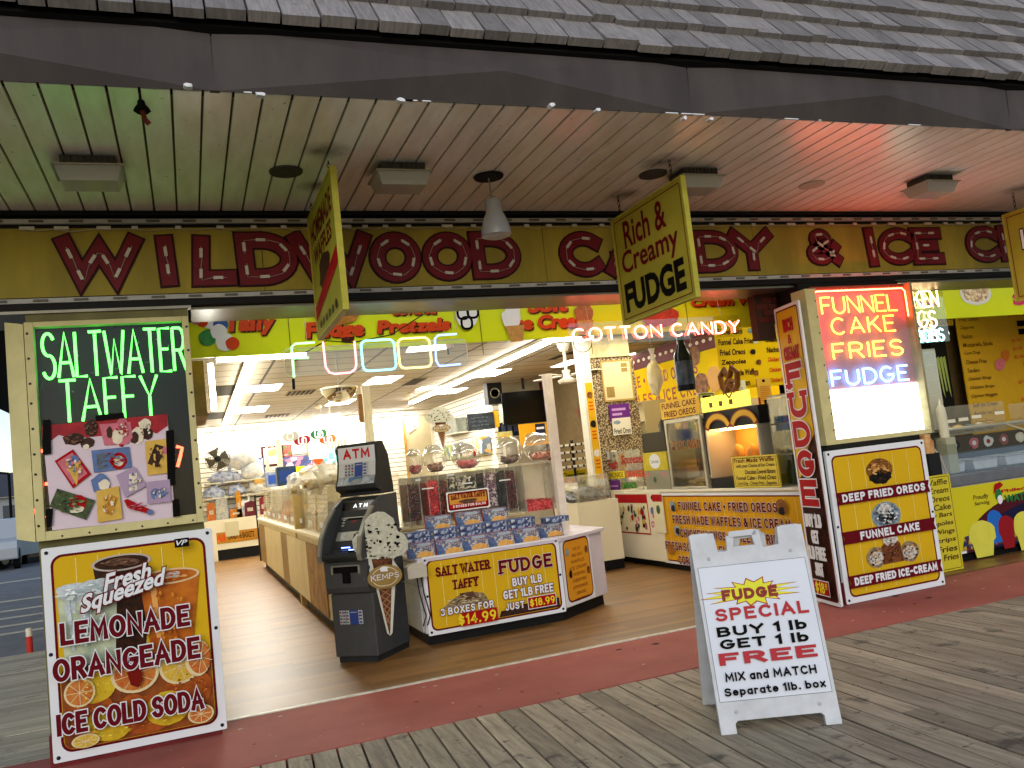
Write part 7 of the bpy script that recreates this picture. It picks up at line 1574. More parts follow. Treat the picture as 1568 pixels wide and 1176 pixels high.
b = MB(); b.box(XS + .05, XS + .5, y0, y1, 1.031, 1.28, mat('machine_steel', '#8a8672', .35, metal=.3, var=.1)); b.build('body', o, bev=.006); b = MB(); b.box(XS + .06, XS + .5, y0 + .02, y1 - .02, 1.52, 1.78, mat('smoked', '#2c2820', .2)); b.build('hopper', o, bev=.006)
b = MB(); b.box(XS + .045, XS + .48, y0 + .01, y1 - .01, 1.281, 1.519, mat('lemon_label', '#b8a81f', .4, var=.2, scale=8)); b.build('label_band', o)
b = MB(); s = Sheet((XS + .044, 12, 0), (0, -1, 0), mb=b, off=.001); xm = 12 - (y0 + y1) / 2; s.circ(xm, 1.4, .14, .1, WH, 20); s.text('Lemonade', xm - .1, 1.375, xm + .1, 1.425, BK); s.circ(xm - .05, 1.16, .04, .04, grn, 10); s.circ(xm + .2, 1.23, .03, .03, pink, 8); s.circ(xm - .2, 1.23, .03, .03, pink, 8); b.build('label', o)
o, y0, y1, zt_, sh = counter_box('popcorn_machine', 'steel framed popcorn machine with amber glass lettering', 'popcorn machine', 1030, 1086, 668)
Mst = mat('popcorn_steel', '#a8a392', .3, metal=.5)
b = MB()
for yy in (y0, y1 - .04): b.box(XS + .04, XS + .08, yy, yy + .04, 1.06, 1.86, Mst)
b.box(XS + .04, XS + .55, y0, y1, 1.031, 1.06, Mst); b.box(XS + .04, XS + .55, y0, y1, 1.86, 1.91, Mst); b.build('frame', o, bev=.004)
b = MB(); b.box(XS + .5, XS + .53, y0 + .04, y1 - .04, 1.06, 1.86, mat('popcorn_back', '#5a4a30', .4, var=.3, scale=4)); b.ell((XS + .3, (y0 + y1) / 2, 1.1), .18, (y1 - y0) * .3, .07, speck('popcorn', ['#b59a5a', '#d0bd86', '#8a6a30'], 40), 12, .3, 1); b.build('popcorn', o)
b = MB(); b.box(XS + .05, XS + .055, y0 + .04, y1 - .04, 1.06, 1.86, clear('popcorn_glass', (.8, .77, .68), .08, .05)); b.build('glass', o)
b = MB(); s = Sheet((XS + .049, 12, 0), (0, -1, 0), mb=b, off=.001); s.stext('POPCORN', 12 - y1 + .1, 1.52, 12 - y0 - .08, 1.63, mat('amber_ink', '#a8641f', .4), w=.13, gap=.5); b.build('lettering', o)
b = MB(); s = Sheet((XS + .03, 12, 0), (0, -1, 0), mb=b, off=0); xa, xb = 12 - y1 - .02, 12 - y0 + .02; s.slab(xa, 1.92, xb, 2.14, .02, mat('pop_sign', '#cfa51f', .4)); s.text('FUNNEL CAKE', xa + .04, 2.045, xb - .04, 2.12, MR, bold=.02); s.text('FRIED OREOS', xa + .08, 1.94, xb - .06, 2.015, MR, bold=.02); b.build('top_sign', o)
o, y0, y1, zt_, sh = counter_box('pretzel_warmer', 'lit yellow pretzel warmer cabinet with pretzel shapes on top', 'pretzel warmer', 1090, 1172, 650)
b = MB(); b.box(XS + .06, XS + .5, y0, y1, 1.031, 1.15, M_black); b.box(XS + .45, XS + .5, y0, y1, 1.15, 1.72, mat('warmer_back', '#c2853a', .5)); b.box(XS + .06, XS + .5, y0, y0 + .03, 1.15, 1.72, Mst); b.box(XS + .06, XS + .5, y1 - .03, y1, 1.15, 1.72, Mst); b.build('body', o)
b = MB(); b.box(XS + .08, XS + .48, y0 - .02, y1 + .02, 1.72, 1.92, M_black); b.build('top_box', o)
b = MB(); b.box(XS + .2, XS + .3, y0 + .1, y1 - .1, 1.69, 1.715, glow('warmer_lamp', (1, .62, .22), 14)); b.build('heat_lamp', o)
b = MB(); s = Sheet((XS + .07, 12, 0), (0, -1, 0), mb=b, off=0); xa, xb = 12 - y1, 12 - y0; w = xb - xa
s.slab(xa - .02, 1.93, xb - .1, 2.1, .02, glow('warmer_sign', (1, .78, .08), 1.1))
for k in range(3): s.rect(xa + .14 + k * .2, 1.97, xa + .21 + k * .2, 2.03, mat('pretzel_brown', '#5f3a18', .4, var=.3, scale=20))
for cx in (xa + w * .25, xa + w * .75): s.line(arc(cx, 1.72, w * .21, .14, 15, 165, 10), .09, mat('brow_rim', '#7a2a14', .4)); s.line(arc(cx, 1.72, w * .21, .14, 20, 160, 10), .06, mat('brow_yellow', '#d0a414', .4))
b.build('sign', o)
b = MB(); c = V3((XS + .1, (y0 + y1) / 2 - .05, 2.2))
for P in ([(.0, -.14), (-.13, -.02), (-.15, .1), (-.07, .16), (.0, .06), (.07, .16), (.15, .1), (.13, -.02), (0, -.14)], [(-.1, -.1), (.04, .04)], [(.1, -.1), (-.04, .04)]): b.tube([c + V3((0, -x * 1.1, z * 1.1)) for x, z in P], .035, mat('pretzel_crust', '#7d4f1f', .35, var=.3, scale=12), 8)
b.build('pretzel_shape', o, smooth=True)
b = MB()
for k in range(3): q = V3((XS + .25, y0 + .15 + k * .25, 1.38)); b.ell(q, .06, .09, .13, mat('pretzel_food', '#b5762a', .4, var=.3, scale=14), 10, .3, k)
b.build('pretzels', o, smooth=True)
sh = wallsheet(XS + .02); xa = sh.px(1122, 720)[0]; xb = sh.px(1192, 720)[0]; za = sh.px(1150, 751)[1]; zb_ = sh.px(1150, 698)[1]; za = 1.035
o = thing('waffle_board', 'yellow hand lettered waffle board standing on the food counter', 'sign board', sh.w(((xa + xb) / 2, za))); b = MB(); s = Sheet(sh.o, sh.ux, mb=b, off=0); s.slab(xa, za, xb, zb_, .02, mat('waffle_sign', '#cbb63f', .4)); s.ring(xa + .02, za + .02, xb - .02, zb_ - .02, .01, .006, brown); b.build('panel', o)
b = MB(); s = Sheet(sh.o, sh.ux, mb=b, off=.003); w, h = xb - xa, zb_ - za
for k, (t, p_) in enumerate((('Fresh Made Waffle', .05), ('with your Choice of Ice Cream', .1), ('Chocolate Covered Banana', .28), ('Funnel Cake - Fried Oreo', .07), ('Corn Dog - Cheese Fries - Zeppoles', .08))): s.text(t, xa + w * p_, zb_ - h * (.2 + .185 * k), xb - w * .06, zb_ - h * (.06 + .185 * k), MR if k in (0,) else brown, bold=.015, shear=.15)
b.build('lettering', o)
sh = wallsheet(XS + .15); xa = sh.px(1186, 700)[0]; xb = sh.px(1222, 700)[0]
o = thing('bottle_cooler', 'glass cooler of green bottles behind the tall fudge sign', 'cooler', sh.w(((xa + xb) / 2, 1.03))); b = MB()
for z in (1.031, 1.36, 1.68, 1.98): b.box(XS + .15, XS + .45, 12 - xb, 12 - xa, z, z + .015, mat('cooler_shelf', '#8a8672', .4))
b.box(XS + .44, XS + .45, 12 - xb, 12 - xa, 1.05, 1.98, mat('cooler_back', '#4a463a', .5)); b.build('shelves', o)
b = MB(); b.box(XS + .15, XS + .156, 12 - xb, 12 - xa, 1.05, 1.98, clear('cooler_glass', (.88, .9, .88), .2)); b.build('glass', o)
rnd = random.Random(5)
for r in range(3):
    for c in range(5):
        x = 12 - xb + .08 + c * (xb - xa - .14) / 4; z = (1.047, 1.376, 1.696)[r]; m_ = mat(['bottle_green', 'bottle_amber', 'bottle_blue', 'bottle_pale'][(c + r * 3) % 4], ['#3f6a3a', '#a8742a', '#4a6f8a', '#a2a88f'][(c + r * 3) % 4], .2)
        ob = MB(); ob.lathe((XS + .28, x, z), [(.035, 0), (.037, .15), (.018, .2), (.016, .25), (0, .25)], m_, 10); single(ob, 'bottle', '%s bottle, %s from the front post, on the %s cooler shelf' % (['green', 'amber', 'blue', 'pale'][(c + r * 3) % 4], nth[c], ['lowest', 'middle', 'highest'][r]), 'bottle', 'bottles in the glass cooler', smooth=True)
# signs and things hanging in the stand
def lines_menu(s, x0, y0, w, h):
    for k, t in enumerate(('Funnel Cake', 'Funnel Cake Fries', 'Fried Oreos', 'Zeppoles', 'Fresh Made Waffles', 'with Ice Cream')): s.text(t, x0 + w * (.03 + .01 * (k > 3)), y0 + h * (.86 - .165 * k), x0 + w * (.36 + .03 * len(t) / 10 + (.12 if k in (1, 4) else .0)), y0 + h * (.96 - .165 * k), bS, bold=.03, shear=.12)
    for k, t in enumerate(('French Fries', 'Cheese Fries', 'Nachos', 'Chicken Wings', 'Chicken Strips', 'Chicken Nuggets')): s.text(t, x0 + w * .70, y0 + h * (.86 - .165 * k), x0 + w * (1.0 if k != 2 else .9), y0 + h * (.95 - .165 * k), bS if k < 3 else bO, bold=.03, shear=.12)
    for k in range(5): s.circ(x0 + w * (.5 + .06 * (k % 2)), y0 + h * (.9 - .17 * k), w * .04, h * .045, [plate, whip, darkc, dough, dough][k], 12, .1)
flat_sign('hanging_menu', 'bright yellow food menu hanging in the food stand beside the tall fudge sign', 'menu board', 8.9, 1093, 588, 1212, 500, mat('hang_menu_yellow', '#cfae14', .5, spec=.02), [('', BK, 0)], extra=lines_menu)
flat_sign('notice_card', 'white notice card with small food pictures under the hanging menu', 'notice', 8.8, 1114, 612, 1145, 584, wp, [('', BK, 0)], extra=lambda s, x0, y0, w, h: [s.circ(x0 + w * q, y0 + h * r_, w * .12, h * .1, dough, 10, .2) for q, r_ in ((.25, .75), (.75, .3))] + [s.rect(x0 + w * .1, y0 + h * r_, x0 + w * .8, y0 + h * (r_ + .03), bS) for r_ in (.15, .5, .6)])
flat_sign('notice_card', 'tall yellow notice card with black heading under the hanging menu', 'notice', 8.8, 1158, 616, 1184, 580, mat('notice_gold', '#c29a3a', .5), [('', BK, 0)], extra=lambda s, x0, y0, w, h: [s.rect(x0 + w * .4, y0 + h * .84, x0 + w * .6, y0 + h * .95, BK)] + [s.rect(x0 + w * .15, y0 + h * (.1 + .08 * k), x0 + w * .85, y0 + h * (.12 + .08 * k), bO) for k in range(8)])
flat_sign('notice_card', 'white ticket with green print standing over the popcorn machine', 'notice', 9.3, 1068, 618, 1096, 602, wp, [('', BK, 0)], extra=lambda s, x0, y0, w, h: (s.ring(x0 + .02, y0 + .02, x0 + w - .02, y0 + h - .02, .02, .02, mat('olive', '#6a7a2a', .5)), s.rect(x0 + w * .25, y0 + h * .45, x0 + w * .75, y0 + h * .75, BK)))
flat_sign('notice_card', 'white card with scribbled prices above the popcorn machine', 'notice', 9.25, 1062, 645, 1098, 622, wp, [('', BK, 0), ('HONEY MUSTARD', mat('pencil', '#6a655a', .6), 0), ('ON SIDE', mat('pencil', ''), 0)])
flat_sign('notice_card', 'cream card with red edge and pastry pictures behind the pretzel shape', 'notice', 8.7, 1128, 652, 1170, 612, mat('cream_card', '#cfb48a', .5), [('', BK, 0)], extra=lambda s, x0, y0, w, h: [s.rect(x0 + w * .9, y0, x0 + w, y0 + h, RD)] + [s.circ(x0 + w * q, y0 + h * .4, w * .13, h * .25, dough, 12, .1) for q in (.2, .45, .7)])
o = thing('bottle_cutout', 'large dark blue bottle shaped display hanging over the popcorn machine', 'bottle display', at(1052, 598, Y=8.0)); p = at(1052, 598, Y=8.0); r1 = (at(1064, 598, Y=8.0) - p).length; hB = at(1046, 512, Y=8.0).z - p.z
b = MB(); b.lathe((p.x, 8.0, p.z), [(.0, 0), (r1 * .95, .0), (r1, .03), (r1, hB * .62), (r1 * .55, hB * .78), (r1 * .42, hB * .86), (r1 * .45, hB), (0, hB)], mat('bottle_navy', '#10131c', .15), 20); b.build('bottle', o, smooth=True)
b = MB(); b.lathe((p.x, 8.0, p.z + hB * .1), [(r1 * 1.01, 0), (r1 * 1.01, hB * .42)], mat('bottle_label', '#3c4a5c', .3, col2='#1f2836', scale=9), 20); b.build('label', o, smooth=True)
b = MB(); b.tube([(p.x, 8.0, p.z + hB), (p.x - .02, 8.0, ZC)], .004, M_wire, 4); b.build('cord', o)
p = at(1003, 578, Y=8.2); o = thing('cotton_candy_bag', 'white bag of cotton candy hanging below the red neon words', 'cotton candy', p); b = MB(); r1 = (at(1013, 578, Y=8.2) - p).length; r2 = (at(1003, 550, Y=8.2) - p).length
b.ell(p, r1, r1 * .8, r2, mat('floss', '#d8cfa8', .7, var=.12, scale=12, bump=.6), 18, .3, 8); b.build('floss', o, smooth=True); b = MB(); b.lathe((p.x, p.y, p.z + r2 * .9), [(r1 * .35, 0), (.02, .08), (.04, .14)], bagm, 10); b.tube([(p.x, p.y, p.z + r2), (p.x, p.y, ZC)], .003, M_wire, 4); b.build('bag_top', o)
# banner on the stand's inner wall
sh = wallsheet(7.6); sh.o = V3((7.6, 12, 0)); xa = 12 - 14.6; xb = 12 - 9.65
b = MB(); s = Sheet(sh.o, sh.ux, mb=b, off=.004); zt_ = 3.16; zb_ = 1.62
o = thing('wall_banner', 'huge yellow food banner along the inner wall of the food stand', 'banner', (7.6, 12, 1.6)); s.slab(xa, zb_, xb, zt_ - .18, .01, mat('wall_banner_y', '#cf9d10', .6, col2='#cdb81f', scale=.7, spec=0)); b.build('panel', o)
b = MB(); s = Sheet(sh.o, sh.ux, mb=b, off=.006); s.slab(xa, zt_ - .17, xb, zt_ + .1, .01, mat('banner_trim', '#5a1c1a', .5));
for k in range(26): s.circ(xa + .1 + k * .19, zt_ - .03, .05, .03, cream, 8)
b.build('trim', o)
b = MB(); s = Sheet(sh.o, sh.ux, mb=b, off=.006)
for k, (t, u0, u1) in enumerate((('FUNNEL CAKE * FRIED OREOS', 918, 1068), ('FRESH MADE WAFFLES & ICE CREAM', 880, 1088), ('CHICKEN WINGS * CHEESE FRIES', 905, 1085), ('LEMONADE & ORANGEADE', 948, 1104))):
    x0 = s.px(u0, 600)[0]; x1 = s.px(u1, 560)[0]; yy = 2.86 - k * .33; s.stext(t, x0, yy - .2, x1, yy, mat('banner_maroon', '#84302a', .45), w=.17, gap=.5)
for (u, v, m_, r_) in ((1064, 545, dough, .16), (1095, 580, mat('juice_pic', '#b5842c', .4), .2), (1075, 590, dough, .2)): x, y = s.px(u, v); s.circ(x, y, r_, r_, m_, 14, .08)
b.build('lettering', o)
# white cabinet, coloured bottles behind the screen
p0 = at(990, 690, Y=11.9); x1 = at(1024, 650, Y=11.9).x; o = thing('white_cabinet', 'tall white cabinet with open shelves behind the pebbled column', 'cabinet', (p0.x, 11.9, 0)); b = MB(); zt_ = at(1005, 612, Y=11.9).z; xm = at(989, 650, Y=11.9).x; b.box(xm, x1, 11.9, 12.6, .0, zt_, mat('cabinet_beige', '#b3a478', .5)); b.build('body', o, bev=.006)
b = MB(); x0 = at(966, 650, Y=11.9).x
for k in range(5): b.box(x0, xm - .002, 11.95, 12.5, 1.1 + k * .3, 1.12 + k * .3, wp)
b.box(x0, xm - .002, 12.5, 12.52, 1.0, zt_ - .1, mat('cab_back', '#7d7a6a', .5)); b.build('shelves', o)
rnd = random.Random(14)
for k in range(6):
    q = (x0 + .1 + .14 * (k % 3), 12.1, 1.43 + .3 * (k // 3)); b = MB(); b.box(q[0] - .06, q[0] + .06, 12.05, 12.25, q[2] - .008, q[2] + .14, mat('cup_%d' % (k % 3), ['#3a5a7a', '#2f6a4a', '#c0b8a0'][k % 3], .4, var=.3, scale=20)); single(b, 'cup_sleeve', '%s cup sleeve on the %s shelf of the white cabinet' % (['blue', 'green', 'cream'][k % 3], ['lower', 'upper'][k // 3]), 'cups', 'cup sleeves in the white cabinet')
for k, (u, v, c, lab) in enumerate(((1047, 648, '#8a3a4a', 'pink capped sauce bottle behind the popcorn machine'), (1057, 645, '#2f6f2a', 'green sauce bottle behind the popcorn machine'), (1021, 655, '#3a3428', 'dark stack of cone sleeves behind the drink machine'))):
    p = at(u, v, Y=9.9); b = MB(); r_ = .045 if k < 2 else .11; b.lathe((p.x, p.y, p.z - .15), [(r_, 0), (r_ * 1.02, .2), (r_ * .5, .3), (r_ * .35, .38), (0, .38)], mat('sauce_%d' % k, c, .3, var=.4, scale=25), 12); b.box(p.x - .06, p.x + .06, p.y - .06, p.y + .06, 1.03, p.z - .15, M_black); single(b, 'sauce_bottle', lab, 'bottle', smooth=True)
p = at(1182, 650, Y=8.6); o = thing('ice_machine', 'teal green machine standing behind the cooler in the food stand', 'machine', (p.x, 8.6, 0)); b = MB(); b.box(p.x - .15, p.x + .15, 8.6, 9.2, .0, p.z + .25, mat('teal', '#24463c', .5, col2='#3f6a58', scale=14)); b.build('body', o, bev=.03)
b = MB(); b.tube([(p.x - .05 + .11 * math.cos(t), 8.585, p.z + .02 + .15 * math.sin(t)) for t in [2 * math.pi * k / 20 for k in range(20)]], .02, mat('teal_ring', '#5f8a74', .4), 6, closed=True); b.build('ring', o)
p = at(1207, 640, Y=8.5); o = thing('shelf_rack', 'dark wire rack with green picture card behind the tall fudge sign', 'rack', (p.x, 8.5, 0)); b = MB(); b.box(p.x - .2, p.x + .25, 8.6, 8.65, 0, p.z + .25, M_dark); b.build('back', o); b = MB(); b.box(p.x - .1, p.x + .1, 8.58, 8.599, p.z - .15, p.z + .15, mat('rack_card', '#3f6a52', .5, col2='#a09a7a', scale=12)); b.build('card', o)
# column signs
def strip_art(s, x0, y0, w, h):
    for k in range(6): s.circ(x0 + w * .5, y0 + h * (.93 - .165 * k), w * .33, h * .022, [dough, darkc, whip, plate, darkc, brown][k], 12, .12); [s.rect(x0 + w * .25, y0 + h * (.885 - .165 * k - .02 * j), x0 + w * .75, y0 + h * (.893 - .165 * k - .02 * j), bO) for j in range(3)]
sh = facade(11.30); x0 = sh.px(929, 720)[0]; 
xa = 5.475; xb = 5.615; o = thing('column_strip_sign', 'narrow yellow picture strip standing against the white column trim', 'sign board', (5.55, 11.3, .05)); b = MB(); s = Sheet(sh.o, sh.ux, mb=b, off=0); s.slab(xa, .03, xb, 2.64, .008, wp); b.build('panel', o); b = MB(); s = Sheet(sh.o, sh.ux, mb=b, off=.002); s.rect(xa + .012, .045, xb - .012, 2.625, mat('strip_yellow', '#c99a16', .4)); strip_art(s, xa, .05, xb - xa, 2.57); b.build('artwork', o)
sh = facade(11.34); x0, y0, x1, y1 = sh.bb((926, 616), (965, 550)); o = thing('framed_notice', 'wood framed notice of papers on the pebbled column', 'notice', ((x0 + x1) / 2, 11.34, y0)); b = MB(); s = Sheet(sh.o, sh.ux, mb=b, off=0); s.slab(x0, y0, x1, y1, .03, mat('notice_frame', '#9a7f45', .5)); b.build('frame', o); b = MB(); s = Sheet(sh.o, sh.ux, mb=b, off=.002); s.rect(x0 + .025, y0 + .025, x1 - .025, y1 - .025, mat('notice_paper', '#c2b78f', .5, var=.06)); w, h = x1 - x0, y1 - y0
for (a, c, d, e) in ((.66, .82, .86, .92), (.66, .7, .86, .8), (.1, .1, .36, .36)): s.rect(x0 + w * a, y0 + h * c, x0 + w * d, y0 + h * e, mat('notice_tan', '#8a7240', .5, var=.2, scale=20))
b.build('papers', o)
flat_sign('stand_card', 'purple card pinned on the pebbled column above the white card', 'card', 11.33, 932, 643, 966, 620, mat('purple', ''), [('', BK, 0)], extra=lambda s, x0, y0, w, h: [s.rect(x0 + w * .12, y0 + h * q, x0 + w * r_, y0 + h * (q + .14), mat('purple_ink', '')) for q, r_ in ((.62, .8), (.34, .6))])
flat_sign('stand_card', 'white card with dark lettering pinned on the pebbled column', 'card', 11.325, 937, 664, 968, 641, wp, [('', BK, 0), ('Fried Oreo', BK, 0, .05, .95)], extra=lambda s, x0, y0, w, h: s.circ(x0 + w * .25, y0 + h * .75, w * .2, h * .12, plate, 12))
flat_sign('stand_card', 'small white label on the pebbled column near the counter screen', 'card', 11.33, 936, 706, 946, 690, wp, [('', BK, 0)], extra=lambda s, x0, y0, w, h: s.rect(x0 + w * .25, y0 + h * .35, x0 + w * .75, y0 + h * .65, BK))

# ================================================================== FREEZER BAY BESIDE THE LIGHT BOX
Yz = 7.06; sh = facade(Yz)
o = thing('ice_freezer', 'yellow fronted ice cream freezer with curved glass top', 'freezer', (9.0, 7.06, 0))
xa = sh.px(1462, 800)[0]; xb = 10.6; zc_ = .80
b = MB(); b.box(xa, xb, Yz, 7.95, .1, .81, mat('freezer_side', '#8a8d96', .4)); b.build('body', o, bev=.006)
b = MB(); b.box(xa + .02, xb, Yz + .05, 7.9, .006, .1, M_dark); b.build('plinth', o)
b = MB(); b.box(xa - .01, xb, Yz - .02, 7.97, .812, .93, mat('freezer_rim', '#6d7076', .35, metal=.3, var=.2)); b.build('rim', o, bev=.01)
b = MB(); s = Sheet(sh.o, sh.ux, mb=b, off=.002); s.rect(xa, .11, xb, .80, mat('freezer_yellow', '#bdb41f', .35)); s.rect(xa, .10, xb, .125, WH)
s.poly(arc(xa + 1.35, .1, 1.25, .56, 0, 180, 24), mat('berry_arc', '#43101c', .4)); s.poly(arc(xa + 1.4, .1, 1.1, .45, 0, 180, 24), mat('freezer_navy', '#141433', .4))
fr = speck('berries', ['#1f2348', '#6d1620', '#2a2f5a', '#a88a2a', '#401018'], 22); s.poly([(xa + .04, .125), (xa + 2.2, .125), (xa + 2.1, .22), (xa + 1.6, .26), (xa + .7, .24), (xa + .3, .3), (xa + .1, .27)], fr)
def scoop(u, v, m_, w, h):
    x, y = s.px(u, v); s.poly([(x - w * .6, y - h), (x + w * .6, y - h), (x + w * .8, y - h * .3), (x - w * .8, y - h * .3)], m_); s.circ(x, y, w, h * .62, m_, 18, .05)
scoop(1523, 800, mat('ice_blue', '#1f5fb0', .4), .12, .22); scoop(1541, 808, mat('ice_red', '#84141c', .4), .13, .22); scoop(1503, 818, mat('ice_lemon', '#c9c44a', .4, var=.08, scale=8), .2, .24); scoop(1568, 805, mat('ice_lemon', ''), .17, .26)
x, y = s.px(1535, 750); s.text('Proudly', *s.bb((1490, 768), (1512, 755)), brown, shear=.2); s.text('Serving', *s.bb((1492, 776), (1514, 765)), brown, shear=.2)
x0, y0, x1, y1 = s.bb((1534, 765), (1600, 742)); s.text('Philadelphia', x0, (y0 + y1) / 2 + .02, x1 + .06, y1 + .02, RD, bold=.04, out=BRT, ob=.04); s.text('WATER ICE', x0 + .03, y0 - .04, x1, (y0 + y1) / 2 + .0, mat('ice_green', '#1f6a34', .4), bold=.04)
x, y = s.px(1528, 758); s.poly([(x - .07, y + .02), (x + .09, y + .1), (x + .05, y + .14), (x - .04, y + .12)], RD); s.circ(x, y + .0, .05, .07, mat('ice_green', ''), 12, .1); s.circ(x + .01, y - .05, .04, .05, WH, 10, .1)
b.build('front_print', o)
gls = clear('freezer_glass', (.86, .9, .9), .10, .04, body=.02)
b = MB(); cur = [(Yz + .02, .935), (Yz + .08, 1.15), (Yz + .22, 1.32), (Yz + .45, 1.40), (Yz + .8, 1.42)]
for k in range(4): (y0, z0), (y1, z1) = cur[k], cur[k + 1]; b.face([(xa + .02, y0, z0), (xb, y0, z0), (xb, y1, z1), (xa + .02, y1, z1)], gls)
b.face([(xa + .02, Yz + .02, .935)] + [(xa + .02, y, z) for y, z in cur[1:]] + [(xa + .02, Yz + .8, .935)], gls); b.build('curved_glass', o, smooth=60)
b = MB()
for x in (xa + .02, xa + 1.5): b.tube([(x, y, z) for y, z in cur], .014, Mst, 6)
b.tube([(xa + .02, cur[3][0], cur[3][1] + .01), (xb, cur[3][0], cur[3][1] + .01)], .02, Mst, 6); b.build('glass_frame', o, smooth=True)
b = MB(); b.box(xa + .05, xb, Yz + .1, 7.85, .90, .94, mat('freezer_inside', '#4d5256', .5)); b.box(xa + .05, xb, 7.85, 7.88, .94, 1.12, mat('freezer_inside', '')); b.build('inside', o)
for k in range(5):
    x = xa + .35 + k * .5; ob = MB(); ob.prism([(x - .17, 7.3, .941), (x + .17, 7.3, .941), (x + .19, 7.3, 1.03), (x - .19, 7.3, 1.03)], (0, .4, 0), mat('tub_white', '#b8bcc0', .4, var=.1)); ob.prism([(x - .185, 7.29, 1.031), (x + .185, 7.29, 1.031), (x + .185, 7.29, 1.05), (x - .185, 7.29, 1.05)], (0, .42, 0), mat('tub_lid', ['#a8adb2', '#b0aa98', '#9aa8b0'][k % 3], .4, var=.3, scale=14)); single(ob, 'ice_cream_tub', 'white ice cream tub, %s from the light box, under the freezer glass' % nth[k], 'tub', 'ice cream tubs in the freezer')
# sneeze case with treat cards above the freezer
o = thing('treat_case', 'clear case of wrapped treats standing above the freezer', 'display case', (8.6, 8.1, 1.2)); z0 = at(1420, 672, Y=8.0).z; z1 = at(1430, 625, Y=8.0).z; xl_ = at(1416, 660, Y=8.0).x; xr_ = at(1540, 640, Y=8.0).x
b = MB(); b.box(xl_ - .3, 11.5, 8.0, 8.5, .0, z0 - .25, mat('case_base', '#5b574c', .5)); b.build('base', o)
b = MB(); b.box(xl_, xr_, 8.0, 8.45, z0, z0 + .02, Mst); b.box(xl_, 11.5, 8.0, 8.45, z0 - .25, z0 - .23, Mst); b.build('shelf', o)
b = MB(); b.box(xl_, xr_, 8.0, 8.006, z0 + .02, z1, clear('case_front', (.92, .92, .88), .07, .05, body=.03)); b.box(xr_ + .08, 11.5, 8.0, 8.006, z0 + .02, z1 - .05, clear('case_front', '')); b.build('glass', o)
b = MB(); s = Sheet((0, 7.995, 0), (1, 0, 0), mb=b, off=0); s.rect(xl_, z0 - .22, 11.4, z0 - .02, mat('card_backing', '#3f382d', .6))
for k, (u, m_) in enumerate(((1460, BK), (1490, pink), (1512, WH), (1536, mat('pop_pink', '#8a4a4a', .5)), (1562, cream))): x = s.px(u, 668)[0]; z = z0 - .12; s.circ(x, z, .08, .07, m_, 14, .15, k); s.circ(x, z, .035, .03, WH if k != 2 else RD, 8)
b.build('treat_cards', o)
rnd = random.Random(31); pc = ['#b8b09a', '#a88a4a', '#8a7a9a', '#c0a860', '#6f7a86']
for k in range(7):
    x = xl_ + .15 + k * (xr_ - xl_ - .25) / 6; ob = MB(); ob.ell((x, 8.15, z0 + .07), .08, .07, .05, mat('treat_%d' % (k % 5), pc[k % 5], .35, var=.4, scale=20), 10, .4, k); single(ob, 'wrapped_treat', 'wrapped treat, %s from the light box, on the case shelf' % (nth + ['seventh'])[k], 'treat', 'wrapped treats in the case', smooth=60)
for k, (u, v) in enumerate(((1455, 645), (1475, 642), (1495, 638), (1530, 632))): 
    x, z = facade(7.99).px(u, v); ob = MB(); ob.box(x - .08, x + .08, 7.985, 7.99, z - .02, z + .02, wp); single(ob, 'price_tag', 'white price tag, %s from the light box, on the treat case glass' % nth[k], 'price tag', 'price tags on the treat case')
# menu wall behind
def price_menu(s, x0, y0, w, h):
    for k, t in enumerate(('Fried Oreos', 'Zeppoles', 'Nachos', 'Mozzarella Sticks', 'Corn Dogs', 'Cheese Fries', 'Tenders', 'Chicken Wings', 'Chicken Strips', 'Chicken Nuggets', 'Soft Ice Cream', 'Regular Ice Cream', 'Sugar Cone')):
        y = y0 + h * (.93 - .071 * k); s.text(t, x0 + w * .02, y, x0 + w * (.02 + .012 * len(t)), y + h * .034, bS, bold=.01, shear=.1)
        if k in (0, 3, 4, 5, 8, 10, 11): s.text('$%d.99 - $%d.99' % (5 + k % 3, 9 + k % 5), x0 + w * .36, y + h * .01, x0 + w * .54, y + h * .04, bO, bold=.01)
        else: s.rect(x0 + w * .42, y, x0 + w * .5, y + h * .05, BK)
    s.circ(x0 + w * .3, y0 + h * .62, w * .03, h * .05, mat('fries_pic', '#b5641f', .5), 10, .2); s.circ(x0 + w * .25, y0 + h * .55, w * .04, h * .05, pink, 10, .2)
flat_sign('price_menu', 'large yellow price menu on the wall behind the freezer', 'menu board', 9.3, 1462, 640, 1700, 480, mat('price_menu_y', '#b8901a', .4, var=.08), [('', BK, 0)], extra=price_menu)
x0 = at(1436, 600, Y=9.2).x; x1 = at(1460, 600, Y=9.2).x; z0 = at(1450, 640, Y=9.2).z; z1 = at(1445, 505, Y=9.2).z
o = thing('drink_cooler', 'tall black drinks cooler with pale green claw mark behind the freezer', 'cooler', ((x0 + x1) / 2, 9.2, 0)); b = MB(); b.box(x0, x1, 9.2, 9.55, .0, z1, M_dark); b.build('body', o, bev=.01); b = MB(); s = Sheet((0, 9.199, 0), (1, 0, 0), mb=b, off=.001)
for k in range(3): xx = x0 + (x1 - x0) * (.3 + .2 * k); s.poly([(xx - .025, z0 + (z1 - z0) * .68), (xx + .03, z0 + (z1 - z0) * .7), (xx + .04, z0 + (z1 - z0) * .22 + .1 * (k % 2)), (xx + .015, z0 + (z1 - z0) * .3)], mat('claw_green', '#7d8a4a', .4))
b.build('emblem', o)
flat_sign('yogurt_sign', 'pale yellow sign with dark yogurt lettering above the black cooler', 'sign board', 9.15, 1410, 498, 1460, 488, mat('yog', '#9a7a1a', .5), [('YOGURT', brown, 0, .3, .98)])
